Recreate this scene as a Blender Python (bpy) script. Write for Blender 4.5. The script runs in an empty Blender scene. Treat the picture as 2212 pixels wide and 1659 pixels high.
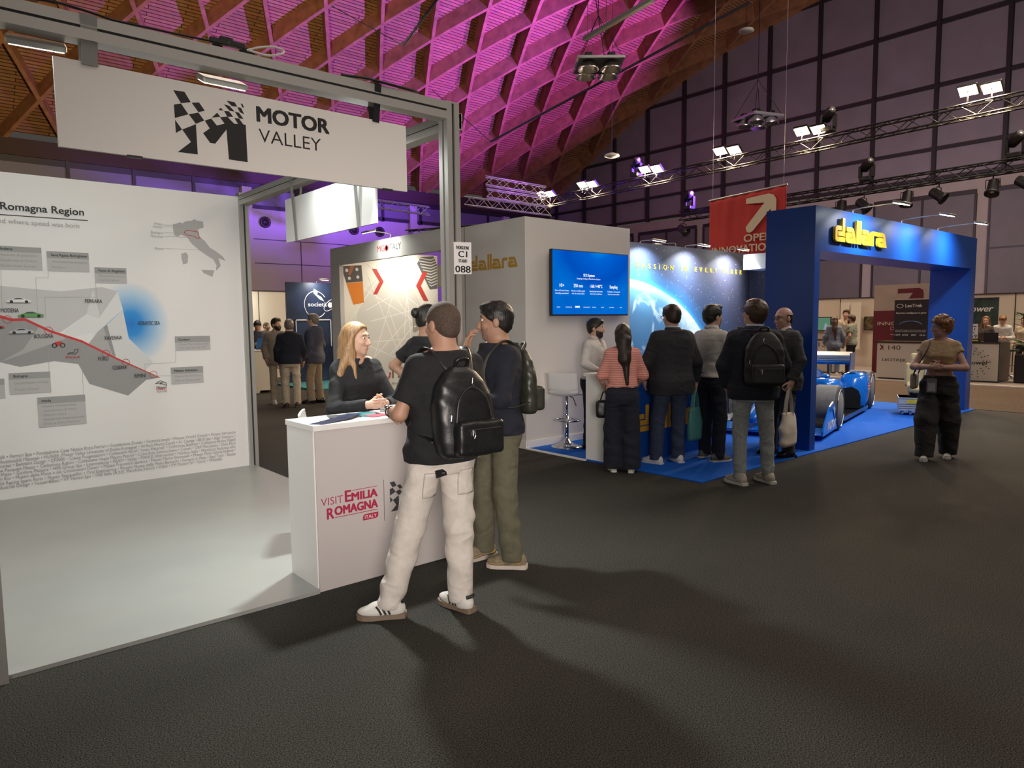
import bpy, math, random
import numpy as np
from mathutils import Vector, Matrix
random.seed(7)
SC = bpy.context.scene
COL = SC.collection
PI = math.pi

# ------------------------------------------------------------------ camera, world, exposure, large lights
cam_d = bpy.data.cameras.new('camera'); cam = bpy.data.objects.new('camera', cam_d); COL.objects.link(cam)
cam_d.sensor_width = 36.0; cam_d.lens = 36.0 * 1520.0 / 2212.0; cam_d.clip_end = 300; cam_d.clip_start = 0.05
_y, _p, _r = math.radians(49.4), math.radians(-5.12), math.radians(-0.565)
_fw = Vector((math.cos(_y)*math.cos(_p), math.sin(_y)*math.cos(_p), math.sin(_p)))
_rt = Vector((math.sin(_y), -math.cos(_y), 0)); _up = _rt.cross(_fw)
_r2 = math.cos(_r)*_rt + math.sin(_r)*_up; _u2 = -math.sin(_r)*_rt + math.cos(_r)*_up
cam.matrix_world = Matrix(((_r2.x, _u2.x, -_fw.x, 0), (_r2.y, _u2.y, -_fw.y, 0), (_r2.z, _u2.z, -_fw.z, 1.65), (0, 0, 0, 1)))
SC.camera = cam
SC.view_settings.view_transform = 'Standard'; SC.view_settings.look = 'None'
SC.view_settings.gamma = 1.0; SC.view_settings.use_curve_mapping = False
SC.view_settings.exposure = 0.0
try: SC.cycles.use_denoising = True
except Exception: pass

world = bpy.data.worlds.new('hall_ambient'); SC.world = world; world.use_nodes = True
_bg = world.node_tree.nodes['Background']; _bg.inputs[0].default_value = (1.0, 0.90, 0.80, 1); _bg.inputs[1].default_value = 0.06

def area_light(name, loc, target, size, energy, color=(1, 1, 1), spread=PI, size_y=None):
    d = bpy.data.lights.new(name, 'AREA'); d.energy = energy; d.color = color; d.size = size; d.spread = spread
    if size_y: d.shape = 'RECTANGLE'; d.size_y = size_y
    o = bpy.data.objects.new(name, d); COL.objects.link(o); o.location = loc
    o.rotation_euler = (Vector(target) - Vector(loc)).to_track_quat('-Z', 'Y').to_euler()
    return o
def spot_light(name, loc, target, energy, color=(1, 1, 1), angle=60, blend=0.5, radius=0.05):
    d = bpy.data.lights.new(name, 'SPOT'); d.energy = energy; d.color = color; d.spot_size = math.radians(angle)
    d.spot_blend = blend; d.shadow_soft_size = radius
    o = bpy.data.objects.new(name, d); COL.objects.link(o); o.location = loc
    o.rotation_euler = (Vector(target) - Vector(loc)).to_track_quat('-Z', 'Y').to_euler()
    return o

MAGENTA = (0.27, 0.085, 1.0); PURPLE = (0.42, 0.08, 0.80); WARM = (1.0, 0.74, 0.46)
# coloured uplights of the hall: magenta wash on the timber vault, violet wash on the side wall
spot_light('magenta_uplight', (25.0, 12.0, 6.0), (20.5, 31.5, 15.6), 82000, MAGENTA, 58, 0.6, 0.15)
spot_light('magenta_uplight', (30.5, 14.5, 6.0), (29.5, 29.0, 16.2), 40000, (0.42, 0.07, 1.0), 50, 0.5, 0.15)
spot_light('violet_wall_wash', (23.5, 33.5, 5.0), (23.5, 41.5, 4.5), 800, PURPLE, 105, 0.8, 0.3)
spot_light('violet_wall_wash', (30.0, 33.0, 5.5), (31.0, 41.5, 7.0), 1100, (0.36, 0.07, 1.0), 120, 0.8, 0.3)
spot_light('warm_vault_fill', (5.0, 15.0, 4.5), (7.5, 31.0, 13.5), 8000, (1.0, 0.74, 0.42), 95, 0.9, 0.2)  # spot added to lift the brown left part of the vault
spot_light('gable_fill', (25.0, 12.0, 3.5), (39.6, 17.0, 12.0), 3600, (0.95, 0.72, 0.82), 125, 0.9, 0.3)  # spot added to brighten the end wall panels
# large unseen fills added for soft hall ambience; the pendant lamps are switched off
area_light('hall_fill', (6.0, -5.0, 15.0), (6.0, 3.0, 0.0), 10.0, 720, (1.0, 0.86, 0.74))
area_light('front_fill', (-1.9, -3.2, 2.0), (2.7, 4.2, 1.15), 2.0, 30, (1.0, 0.90, 0.83), 0.65)  # unseen fill added behind the camera for surfaces facing it
area_light('hall_fill', (22.0, 2.0, 13.0), (20.0, 5.0, 0.0), 9.0, 1900, (1.0, 0.80, 0.62))
area_light('hall_fill', (9.0, 20.0, 12.0), (8.0, 16.0, 0.0), 6.0, 900, (1.0, 0.86, 0.72))

# ------------------------------------------------------------------ materials
_MATS = {}
def mat(name, col=(0.8, 0.8, 0.8), rough=0.5, metal=0.0, emit=None, estr=1.0, noise=0.0, nscale=20.0, bump=0.0, bscale=None, coat=0.0, trans=0.0, sheen=0.0, alpha=1.0):
    if name in _MATS: return _MATS[name]
    m = bpy.data.materials.new(name); m.use_nodes = True; nt = m.node_tree; b = nt.nodes['Principled BSDF']
    b.inputs['Base Color'].default_value = (*col, 1); b.inputs['Roughness'].default_value = rough; b.inputs['Metallic'].default_value = metal
    if coat: b.inputs['Coat Weight'].default_value = coat; b.inputs['Coat Roughness'].default_value = 0.05
    if trans: b.inputs['Transmission Weight'].default_value = trans
    if sheen: b.inputs['Sheen Weight'].default_value = sheen
    if emit is not None:
        b.inputs['Emission Color'].default_value = (*emit, 1); b.inputs['Emission Strength'].default_value = estr
    if noise or bump:
        tc = nt.nodes.new('ShaderNodeTexCoord'); n = nt.nodes.new('ShaderNodeTexNoise'); n.inputs['Scale'].default_value = nscale; n.inputs['Detail'].default_value = 4
        nt.links.new(tc.outputs['Object'], n.inputs['Vector'])
        if noise:
            r = nt.nodes.new('ShaderNodeValToRGB'); e = r.color_ramp.elements
            e[0].position = 0.3; e[1].position = 0.7
            e[0].color = (*[max(0, c*(1-noise)) for c in col], 1); e[1].color = (*[min(1, c*(1+noise)) for c in col], 1)
            nt.links.new(n.outputs['Fac'], r.inputs['Fac']); nt.links.new(r.outputs['Color'], b.inputs['Base Color'])
        if bump:
            n2 = n
            if bscale:
                n2 = nt.nodes.new('ShaderNodeTexNoise'); n2.inputs['Scale'].default_value = bscale; n2.inputs['Detail'].default_value = 3
                nt.links.new(tc.outputs['Object'], n2.inputs['Vector'])
            bp = nt.nodes.new('ShaderNodeBump'); bp.inputs['Strength'].default_value = bump; bp.inputs['Distance'].default_value = 0.01
            nt.links.new(n2.outputs['Fac'], bp.inputs['Height']); nt.links.new(bp.outputs['Normal'], b.inputs['Normal'])
    _MATS[name] = m
    return m
def emat(name, col, strength):
    if name in _MATS: return _MATS[name]
    m = bpy.data.materials.new(name); m.use_nodes = True; nt = m.node_tree; nt.nodes.clear()
    o = nt.nodes.new('ShaderNodeOutputMaterial'); e = nt.nodes.new('ShaderNodeEmission')
    e.inputs[0].default_value = (*col, 1); e.inputs[1].default_value = strength
    nt.links.new(e.outputs[0], o.inputs[0]); _MATS[name] = m
    return m

# ------------------------------------------------------------------ mesh helpers
def wloc(o):
    v = Vector((0, 0, 0))
    while o is not None: v += o.location; o = o.parent
    return v
def link_mesh(name, verts, faces, material, parent=None, smooth=False, origin=None, fmats=None):
    verts = np.asarray(verts, dtype=np.float64).reshape(-1, 3)
    off = np.zeros(3)
    if parent is not None: off = np.array(wloc(parent))
    elif origin is not None: off = np.array(origin, float)
    me = bpy.data.meshes.new(name)
    v = verts - off
    if isinstance(faces, np.ndarray) and faces.ndim == 2:
        n, k = faces.shape
        me.vertices.add(len(v)); me.vertices.foreach_set('co', v.astype(np.float32).ravel())
        me.loops.add(n*k); me.loops.foreach_set('vertex_index', faces.astype(np.int32).ravel())
        me.polygons.add(n); me.polygons.foreach_set('loop_start', np.arange(0, n*k, k, dtype=np.int32))
        me.update(calc_edges=True); me.validate()
    else:
        me.from_pydata(v.tolist(), [], faces); me.update()
    mats = material if isinstance(material, (list, tuple)) else [material]
    for m in mats: me.materials.append(m)
    if fmats is not None and len(me.polygons) == len(fmats): me.polygons.foreach_set('material_index', np.asarray(fmats, dtype=np.int32))
    if smooth: me.polygons.foreach_set('use_smooth', np.ones(len(me.polygons), dtype=bool))
    o = bpy.data.objects.new(name, me); COL.objects.link(o)
    if parent is not None: o.parent = parent
    else: o.location = off
    return o
def tag(o, label=None, cat=None, group=None, kind=None):
    if label: o['label'] = label
    if cat: o['category'] = cat
    if group: o['group'] = group
    if kind: o['kind'] = kind
    return o
def thing(name, loc, label=None, cat=None, group=None, kind=None):
    o = bpy.data.objects.new(name, None); COL.objects.link(o); o.location = loc; o.empty_display_size = 0.1
    return tag(o, label, cat, group, kind)
def copy_tree(o, parent=None, loc=None, rotz=None, label=None):
    c = o.copy(); COL.objects.link(c)
    if parent is not None: c.parent = parent
    if loc is not None: c.location = loc
    if rotz is not None: c.rotation_euler = (0, 0, rotz)
    if label: c['label'] = label
    for ch in list(o.children): copy_tree(ch, c)
    return c

class MB:
    def __init__(s): s.v = []; s.f = []
    def add(s, vs, fs):
        n = len(s.v); s.v += [tuple(map(float, p)) for p in vs]; s.f += [tuple(i+n for i in f) for f in fs]; return s
    def box(s, x0, x1, y0, y1, z0, z1):
        vs = [(x, y, z) for z in (z0, z1) for y in (y0, y1) for x in (x0, x1)]
        return s.add(vs, [(0, 2, 3, 1), (4, 5, 7, 6), (0, 1, 5, 4), (2, 6, 7, 3), (0, 4, 6, 2), (1, 3, 7, 5)])
    def bar(s, p0, p1, w, h, up=(0, 0, 1)):
        p0, p1 = Vector(p0), Vector(p1); d = (p1-p0).normalized(); u = Vector(up)
        if abs(d.dot(u)) > 0.98: u = Vector((1, 0, 0))
        r = d.cross(u).normalized()*w/2; t = r.cross(d).normalized()*h/2
        vs = [p + a*r + b*t for p in (p0, p1) for a, b in ((-1, -1), (1, -1), (1, 1), (-1, 1))]
        return s.add(vs, [(3, 2, 1, 0), (4, 5, 6, 7), (0, 1, 5, 4), (1, 2, 6, 5), (2, 3, 7, 6), (3, 0, 4, 7)])
    def cyl(s, p0, p1, r0, r1=None, n=12, caps=True):
        r1 = r0 if r1 is None else r1
        p0, p1 = Vector(p0), Vector(p1); d = (p1-p0).normalized()
        u = d.cross(Vector((0, 0, 1)) if abs(d.z) < 0.9 else Vector((1, 0, 0))).normalized(); w = d.cross(u)
        vs = []
        for p, r in ((p0, r0), (p1, r1)):
            for i in range(n):
                a = 2*PI*i/n; vs.append(p + u*(r*math.cos(a)) + w*(r*math.sin(a)))
        fs = [(i, (i+1) % n, n+(i+1) % n, n+i) for i in range(n)]
        if caps: fs += [tuple(range(n-1, -1, -1)), tuple(range(n, 2*n))]
        return s.add(vs, fs)
    def tube(s, pts, r, n=8, closed=False, flat=None):
        pts = [Vector(p) for p in pts]; m = len(pts); vs = []; up = Vector((0, 0, 1)); prev = None
        for i, p in enumerate(pts):
            if closed: d = (pts[(i+1) % m]-pts[i-1]).normalized()
            else: d = (pts[min(i+1, m-1)]-pts[max(i-1, 0)]).normalized()
            if prev is None:
                u = d.cross(up if abs(d.z) < 0.9 else Vector((1, 0, 0))).normalized()
            else:
                u = (prev - d*prev.dot(d)).normalized()
            prev = u; w = d.cross(u)
            rr = r[i] if isinstance(r, (list, tuple)) else r
            for k in range(n):
                a = 2*PI*k/n; vs.append(p + u*(rr*math.cos(a)) + w*((flat or rr)*math.sin(a)))
        fs = []
        for i in range(m if closed else m-1):
            j = (i+1) % m
            for k in range(n):
                l = (k+1) % n; fs.append((i*n+k, i*n+l, j*n+l, j*n+k))
        if not closed: fs += [tuple(range(n-1, -1, -1)), tuple((m-1)*n+k for k in range(n))]
        return s.add(vs, fs)
    def lathe(s, prof, c=(0, 0, 0), n=24, axis=None):
        c = Vector(c); vs = []; m = len(prof)
        ax = Vector(axis).normalized() if axis is not None else Vector((0, 0, 1))
        u = ax.cross(Vector((0, 0, 1)) if abs(ax.z) < 0.9 else Vector((1, 0, 0))).normalized(); w = ax.cross(u)
        for r, z in prof:
            for k in range(n):
                a = 2*PI*k/n; vs.append(c + ax*z + u*(r*math.cos(a)) + w*(r*math.sin(a)))
        fs = [(i*n+k, i*n+(k+1) % n, (i+1)*n+(k+1) % n, (i+1)*n+k) for i in range(m-1) for k in range(n)]
        if prof[0][0] > 1e-5: fs.append(tuple(range(n-1, -1, -1)))
        if prof[-1][0] > 1e-5: fs.append(tuple((m-1)*n+k for k in range(n)))
        return s.add(vs, fs)
    def prism(s, poly, o, u, v, depth):
        """2-D outline poly in the plane (o; u, v), thickened along u x v by depth (both directions signed)."""
        o, u, v = Vector(o), Vector(u), Vector(v); w = u.cross(v).normalized()*depth; n = len(poly)
        vs = [o + u*a + v*b for a, b in poly] + [o + u*a + v*b + w for a, b in poly]
        fs = [tuple(range(n-1, -1, -1)), tuple(range(n, 2*n))] + [(i, (i+1) % n, n+(i+1) % n, n+i) for i in range(n)]
        return s.add(vs, fs)
    def rbox(s, x0, x1, y0, y1, z0, z1, r=0.02, n=3):
        """box with rounded vertical edges and a small chamfer on top"""
        pts = []
        for cx, cy, a0 in ((x1-r, y1-r, 0), (x0+r, y1-r, PI/2), (x0+r, y0+r, PI), (x1-r, y0+r, 1.5*PI)):
            for i in range(n+1):
                a = a0 + PI/2*i/n; pts.append((cx+r*math.cos(a), cy+r*math.sin(a)))
        m = len(pts); vs = []; mx, my = (x0+x1)/2, (y0+y1)/2; q = min(r, (z1-z0)/3)*0.6
        def ring(z, ins): 
            for a, b in pts:
                dx, dy = a-mx, b-my; vs.append((mx + dx*(1-ins/max(1e-6, (x1-x0)/2)), my + dy*(1-ins/max(1e-6, (y1-y0)/2)), z))
        ring(z0, q); ring(z0+q, 0); ring(z1-q, 0); ring(z1, q)
        fs = [(k*m+i, k*m+(i+1) % m, (k+1)*m+(i+1) % m, (k+1)*m+i) for k in range(3) for i in range(m)]
        fs += [tuple(range(m-1, -1, -1)), tuple(range(3*m, 4*m))]
        return s.add(vs, fs)
    def ellipsoid(s, c, r, n=12, m=8):
        vs = [(c[0], c[1], c[2]-r[2])]
        for j in range(1, m):
            p = -PI/2 + PI*j/m
            for i in range(n):
                a = 2*PI*i/n; vs.append((c[0]+r[0]*math.cos(p)*math.cos(a), c[1]+r[1]*math.cos(p)*math.sin(a), c[2]+r[2]*math.sin(p)))
        vs.append((c[0], c[1], c[2]+r[2]))
        fs = [(0, 1+(i+1) % n, 1+i) for i in range(n)]
        for j in range(m-2):
            for i in range(n):
                a = 1+j*n; fs.append((a+i, a+(i+1) % n, a+n+(i+1) % n, a+n+i))
        t = len(vs)-1; a = 1+(m-2)*n
        fs += [(a+i, a+(i+1) % n, t) for i in range(n)]
        return s.add(vs, fs)
    def xform(s, M):
        s.v = [tuple(M @ Vector(p)) for p in s.v]; return s
    def build(s, name, material, parent=None, smooth=False, origin=None):
        return link_mesh(name, s.v, s.f, material, parent, smooth, origin)
def B(name, material, parent, x0, x1, y0, y1, z0, z1, origin=None): return MB().box(x0, x1, y0, y1, z0, z1).build(name, material, parent, origin=origin)

_TXT = {}
def text_mb(body, o, u, v, width=None, height=0.1, bold=0.0, align='C', depth=0.002, shear=0.0, spacing=1.0):
    """lettering lying in the plane (o; u, v); the built-in sans face; height = cap height, optional fitted width"""
    if bold > 0:
        bs = bold*height*1.1; mb0 = MB(); o_, u_, v_ = Vector(o), Vector(u), Vector(v)
        for i_, (dx, dy) in enumerate(((-bs, -bs*.6), (bs, -bs*.6), (0, 0), (-bs, bs*.6), (bs, bs*.6))):
            q = text_mb(body, o_+u_*dx+v_*dy, u, v, width, height, 0.0, align, depth+max(0.0006, depth*0.3)*i_*0.5, shear, spacing); mb0.add(q.v, q.f)
        return mb0
    key = (body, bold, spacing)
    if key not in _TXT:
        cu = bpy.data.curves.new('t', 'FONT'); cu.body = body; cu.size = 1.0; cu.offset = bold; cu.resolution_u = 3; cu.space_character = spacing; cu.fill_mode = 'FRONT'
        cu.extrude = 0.001
        ob = bpy.data.objects.new('t', cu); me = bpy.data.meshes.new_from_object(ob)
        vs = np.array([p.co[:] for p in me.vertices]).reshape(-1, 3); fs = [tuple(p.vertices) for p in me.polygons]
        bpy.data.objects.remove(ob); bpy.data.meshes.remove(me); bpy.data.curves.remove(cu)
        _TXT[key] = (vs, fs)
    vs, fs = _TXT[key]; vs = vs.copy()
    if not len(vs): return MB()
    x0, x1 = vs[:, 0].min(), vs[:, 0].max(); cap = 0.69
    sy = height/cap; sx = sy if width is None else width/(x1-x0)
    ax = {'L': x0, 'C': (x0+x1)/2, 'R': x1}[align]
    X = (vs[:, 0]-ax)*sx + shear*vs[:, 1]*sy; Y = vs[:, 1]*sy; Z = np.where(vs[:, 2] > 0, depth, -depth*0.2)
    o, u, v = np.array(o, float), np.array(u, float), np.array(v, float); w = np.cross(u, v)
    P = o + X[:, None]*u + Y[:, None]*v + Z[:, None]*w
    m = MB(); m.add(P.tolist(), fs); return m
def smooth_path(pts, k=6):
    """Catmull-Rom through pts"""
    P = [Vector(p) for p in pts]; out = []
    for i in range(len(P)-1):
        a, b, c, d = P[max(i-1, 0)], P[i], P[i+1], P[min(i+2, len(P)-1)]
        for j in range(k):
            t = j/k; out.append(0.5*((2*b) + (c-a)*t + (2*a-5*b+4*c-d)*t*t + (3*b-a-3*c+d)*t**3))
    out.append(P[-1]); return out
# ================================================================== THE HALL
def nodes_mat(name):
    m = bpy.data.materials.new(name); m.use_nodes = True; nt = m.node_tree
    return m, nt, nt.nodes['Principled BSDF']
def N(nt, t, **kw):
    n = nt.nodes.new(t)
    for k, v in kw.items():
        if k.startswith('i_'): n.inputs[k[2:].replace('_', ' ')].default_value = v
        else: setattr(n, k, v)
    return n
def ramp(nt, stops, interp='LINEAR'):
    r = nt.nodes.new('ShaderNodeValToRGB'); r.color_ramp.interpolation = interp; e = r.color_ramp.elements
    while len(e) < len(stops): e.new(0.5)
    for i, (p, c) in enumerate(stops): e[i].position = p; e[i].color = (*c, 1)
    return r
def carpet_mat(name, c0, c1, scale, big=0.12):
    m, nt, b = nodes_mat(name); L = nt.links.new
    tc = N(nt, 'ShaderNodeTexCoord'); n1 = N(nt, 'ShaderNodeTexNoise'); n1.inputs['Scale'].default_value = scale; n1.inputs['Detail'].default_value = 3
    n2 = N(nt, 'ShaderNodeTexNoise'); n2.inputs['Scale'].default_value = 0.9; n2.inputs['Detail'].default_value = 5
    L(tc.outputs['Object'], n1.inputs['Vector']); L(tc.outputs['Object'], n2.inputs['Vector'])
    r = ramp(nt, [(0.36, c0), (0.66, c1)]); L(n1.outputs['Fac'], r.inputs['Fac'])
    mx = N(nt, 'ShaderNodeMix', data_type='RGBA', blend_type='MULTIPLY'); mx.inputs[0].default_value = 1.0
    r2 = ramp(nt, [(0.3, (1-big,)*3), (0.7, (1+big,)*3)]); L(n2.outputs['Fac'], r2.inputs['Fac'])
    L(r.outputs['Color'], mx.inputs[6]); L(r2.outputs['Color'], mx.inputs[7]); L(mx.outputs[2], b.inputs['Base Color'])
    b.inputs['Roughness'].default_value = 0.95; b.inputs['Specular IOR Level'].default_value = 0.15
    bp = N(nt, 'ShaderNodeBump'); bp.inputs['Strength'].default_value = 0.25; bp.inputs['Distance'].default_value = 0.003
    L(n1.outputs['Fac'], bp.inputs['Height']); L(bp.outputs['Normal'], b.inputs['Normal'])
    return m
M_CARPET = carpet_mat('charcoal_needle_carpet', (0.007, 0.0068, 0.006), (0.078, 0.075, 0.066), 170)
M_BLUECARPET = carpet_mat('blue_exhibition_carpet', (0.006, 0.085, 0.46), (0.014, 0.145, 0.66), 80, 0.06)
fl = MB().box(-6, 45, -8, 42, -0.05, 0.0).build('floor', M_CARPET, origin=(15, 15, 0)); tag(fl, kind='structure')

XG, YC, ZC, RC = 39.6, 14.335, -25.634, 45.128
DECK = 0.85
def cyl_pt(x, s, R):
    a = s/RC; return (x, YC + R*math.sin(a), ZC + R*math.cos(a))
# timber deck: rough-sawn boards running along the vault
m, nt, b = nodes_mat('timber_deck'); L = nt.links.new
uvn = N(nt, 'ShaderNodeUVMap'); uvn.uv_map = 'UVMap'
br = N(nt, 'ShaderNodeTexBrick', offset=0.5); br.inputs['Color1'].default_value = (0.40, 0.205, 0.080, 1); br.inputs['Color2'].default_value = (0.31, 0.150, 0.058, 1)
br.inputs['Mortar'].default_value = (0.06, 0.028, 0.012, 1); br.inputs['Scale'].default_value = 1.0; br.inputs['Mortar Size'].default_value = 0.022
br.inputs['Brick Width'].default_value = 3.0; br.inputs['Row Height'].default_value = 0.19
L(uvn.outputs['UV'], br.inputs['Vector'])
nz = N(nt, 'ShaderNodeTexNoise'); nz.inputs['Scale'].default_value = 3.0; L(uvn.outputs['UV'], nz.inputs['Vector'])
mx = N(nt, 'ShaderNodeMix', data_type='RGBA', blend_type='OVERLAY'); mx.inputs[0].default_value = 0.35
L(br.outputs['Color'], mx.inputs[6]); L(nz.outputs['Color'], mx.inputs[7]); L(mx.outputs[2], b.inputs['Base Color']); b.inputs['Roughness'].default_value = 0.8
bp = N(nt, 'ShaderNodeBump'); bp.inputs['Strength'].default_value = 0.6; bp.inputs['Distance'].default_value = 0.03; bp.invert = True
L(br.outputs['Fac'], bp.inputs['Height']); L(bp.outputs['Normal'], b.inputs['Normal'])
M_DECK = m
S0, S1, X0 = -4.0, 29.3, -3.0
ns = 60; vs = []; fs = []; uv = []
for i in range(ns+1):
    s = S0 + (S1-S0)*i/ns
    vs += [cyl_pt(X0, s, RC+DECK), cyl_pt(XG+0.3, s, RC+DECK)]
for i in range(ns): fs.append((2*i, 2*i+1, 2*i+3, 2*i+2))
ceil_o = link_mesh('ceiling', vs, fs, M_DECK, origin=(18, YC, 19)); tag(ceil_o, kind='structure')
ul = ceil_o.data.uv_layers.new(name='UVMap')
for p in ceil_o.data.polygons:
    p.use_smooth = True
    for li in p.loop_indices:
        vi = ceil_o.data.loops[li].vertex_index; i = vi//2
        ul.data[li].uv = ((XG+0.3) if vi % 2 else X0, S0 + (S1-S0)*i/ns)
M_RIB = mat('glulam_rib', (0.33, 0.155, 0.062), 0.75, noise=0.25, nscale=2.5)
PX_, PS_ = 2.97, 3.03; XN, SN = 8.31, 20.45
k_ = (PX_/2)/PS_
def rib(x_at_sn, sg):
    vs = []; fs = []; w = 0.085; nrm = math.hypot(1, k_); n = 0
    NS = 26
    for i in range(NS+1):
        s = S0 + (S1-S0)*i/NS; x = x_at_sn + sg*(s-SN)*k_
        if x < X0-0.3 or x > XG+0.1: continue
        dx, dsn = w/nrm, -sg*w*k_/nrm
        for R, sd in ((RC, -1), (RC, 1), (RC+DECK, 1), (RC+DECK, -1)):
            vs.append(cyl_pt(x+sd*dx, s+sd*dsn, R))
        n += 1
    if n < 2: return
    for i in range(n-1):
        for a in range(4):
            c = (a+1) % 4; fs.append((4*i+a, 4*i+c, 4*i+4+c, 4*i+4+a))
    fs += [(3, 2, 1, 0), (4*n-4, 4*n-3, 4*n-2, 4*n-1)]
    link_mesh('rib', vs, fs, M_RIB, ceil_o)
for k in range(-8, 18):
    rib(XN + k*PX_, 1); rib(XN + k*PX_, -1)
# plated steel node discs where the ribs cross
M_STEEL = mat('node_steel', (0.18, 0.19, 0.28), 0.4, 0.8)
me0 = None
for r_ in range(-3, 4):
    for k in range(-3, 12):
        s = SN + r_*PS_; x = XN + k*PX_ + (PX_/2 if r_ % 2 else 0)
        if not (0 < x < XG-0.5 and 8 < s < 28.5): continue
        p = Vector(cyl_pt(x, s, RC-0.02)); a = s/RC; nv = Vector((0, math.sin(a), math.cos(a)))
        if me0 is None:
            o = MB().cyl((0, 0, -0.03), (0, 0, 0.05), 0.09, n=8).build('rib_node', M_STEEL, ceil_o); me0 = o.data
        else:
            o = bpy.data.objects.new('rib_node', me0); COL.objects.link(o); o.parent = ceil_o
        o.location = p - ceil_o.location; o.rotation_euler = nv.to_track_quat('Z', 'Y').to_euler()

# ---- end (gable) wall X = 39.6: grey panels between dark mullions every 3 m
M_GPAN = mat('gable_panel_grey', (0.25, 0.22, 0.235), 0.55, noise=0.1, nscale=0.6)
M_GMUL = mat('dark_mullion', (0.030, 0.024, 0.026), 0.5)
M_GLOW = mat('plaster_taupe', (0.38, 0.33, 0.29), 0.8, noise=0.06, nscale=1.0)
YW = 41.5
def arc_z(y): return ZC + math.sqrt(max(0, (RC+DECK)**2-(y-YC)**2))
gab = thing('wall_gable', (XG, 15, 0)); tag(gab, kind='structure')
yl = [3.0*i for i in range(-2, 14)] + [YW]
yl = sorted(set([round(0.4943*XG + 2.999*i, 3) for i in range(-9, 8)] + [YW]))
zl = [8.55, 10.0, 13.05, 16.05, 19.05, 22.0]
for i in range(len(yl)-1):
    y0, y1 = yl[i], yl[i+1]
    for j in range(len(zl)-1):
        z0, z1 = zl[j], zl[j+1]
        t0, t1 = min(z1, arc_z(y0)), min(z1, arc_z(y1))
        if max(t0, t1) <= z0+0.1: continue
        t0, t1 = max(t0, z0+0.02), max(t1, z0+0.02)
        if y1-y0 < 0.3: continue
        MB().prism([(y0+0.05, z0+0.05), (y1-0.05, z0+0.05), (y1-0.05, t1-0.03), (y0+0.05, t0-0.03)], (XG+0.1, 0, 0), (0, 1, 0), (0, 0, 1), 0.06).build('wall_panel', M_GPAN, gab)
    zt = arc_z(y0)
    MB().box(XG-0.10, XG+0.2, y0-0.09, y0+0.09, 8.4, zt).build('mullion', M_GMUL, gab)
for z in zl[:-1]:
    half = math.sqrt(max(0, (RC+DECK)**2-(z-ZC)**2)); ya, yb = max(yl[0], YC-half), min(YW, YC+half)
    MB().box(XG-0.06, XG+0.2, ya, yb, z-0.07, z+0.07).build('transom', M_GMUL, gab)
MB().box(XG+0.05, XG+0.3, yl[0], YW, 0, 8.4).build('lower_wall', M_GLOW, gab)
# lower storey: recessed grey doors between taupe columns
M_DOORG = mat('roller_door_grey', (0.15, 0.135, 0.135), 0.6, noise=0.06, nscale=1.5)
for k in range(8):
    y0 = -4.55 + 5.3*k + 0.35; y1 = y0 + 4.6
    MB().box(XG-0.02, XG+0.06, y0, y1, 0, 7.55).build('door_leaf', M_DOORG, gab)
    MB().box(XG-0.08, XG+0.06, y0-0.07, y1+0.07, 7.55, 7.75).build('door_head', M_GMUL, gab)
    for yy in (y0-0.05, (y0+y1)/2, y1+0.05): MB().box(XG-0.07, XG+0.06, yy-0.05, yy+0.05, 0, 7.55).build('door_stile', M_GMUL, gab)
    for zz in (2.4, 4.9): MB().box(XG-0.05, XG+0.06, y0, y1, zz-0.04, zz+0.04).build('door_rail', M_GMUL, gab)
# curved rim of the timber vault along the gable
vs = []; fs = []
for i in range(41):
    s = S0 + (S1-S0)*i/40
    for x, R in ((XG-0.35, RC-0.05), (XG+0.25, RC-0.05), (XG+0.25, RC+DECK), (XG-0.35, RC+DECK)): vs.append(cyl_pt(x, s, R))
for i in range(40):
    for a in range(4): fs.append((4*i+a, 4*i+(a+1) % 4, 4*i+4+(a+1) % 4, 4*i+4+a))
link_mesh('rim_beam', vs, fs, M_RIB, gab)

# ---- long side wall Y = 41.5 (violet wash): clerestory, duct nozzles, panels
sw = thing('wall_side', (18, YW, 0)); tag(sw, kind='structure')
M_SWALL = mat('side_wall_paint', (0.50, 0.46, 0.50), 0.7, noise=0.05, nscale=0.5)
M_SWIN = mat('clerestory_panel', (0.16, 0.15, 0.20), 0.45)
MB().box(-4, XG+0.2, YW+0.1, YW+0.4, 0, 10.6).build('plaster_wall', M_SWALL, sw)
MB().box(-4, XG, YW-0.15, YW+0.15, 9.75, 10.55).build('timber_fascia', mat('fascia_dark_timber', (0.05, 0.025, 0.015), 0.7), sw)
MB().box(-4, XG, YW-0.05, YW+0.15, 9.45, 9.75).build('dark_transom', M_GMUL, sw)
for i in range(15):
    x0 = -2.3 + 2.97*i
    if x0 > XG-3: break
    MB().box(x0+0.08, x0+2.89, YW, YW+0.12, 8.55, 9.45).build('clerestory_pane', M_SWIN, sw)
    MB().box(x0+0.08, x0+2.89, YW, YW+0.12, 9.78-0.3, 9.78-0.28).build('clerestory_rail', M_GMUL, sw)
    MB().box(x0-0.08, x0+0.08, YW-0.1, YW+0.15, 8.3, 9.75).build('mullion', M_GMUL, sw)
MB().box(-4, XG, YW-0.1, YW+0.15, 8.35, 8.55).build('dark_transom', M_GMUL, sw)
for x in (15.4, 26.7, 35.0): MB().box(x-0.28, x+0.28, YW-0.25, YW+0.15, 0, 9.5).build('column', M_SWALL, sw)
for x in (9.0, 16.5, 22.3, 24.2, 30.2):
    MB().lathe([(0.27, 0.0), (0.33, 0.06), (0.33, 0.16), (0.25, 0.20), (0.16, 0.10), (0.14, 0.02)], (x, YW+0.1, 7.6), 16, (0, -1, 0)).build('air_nozzle', M_GMUL, sw, smooth=True)
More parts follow.
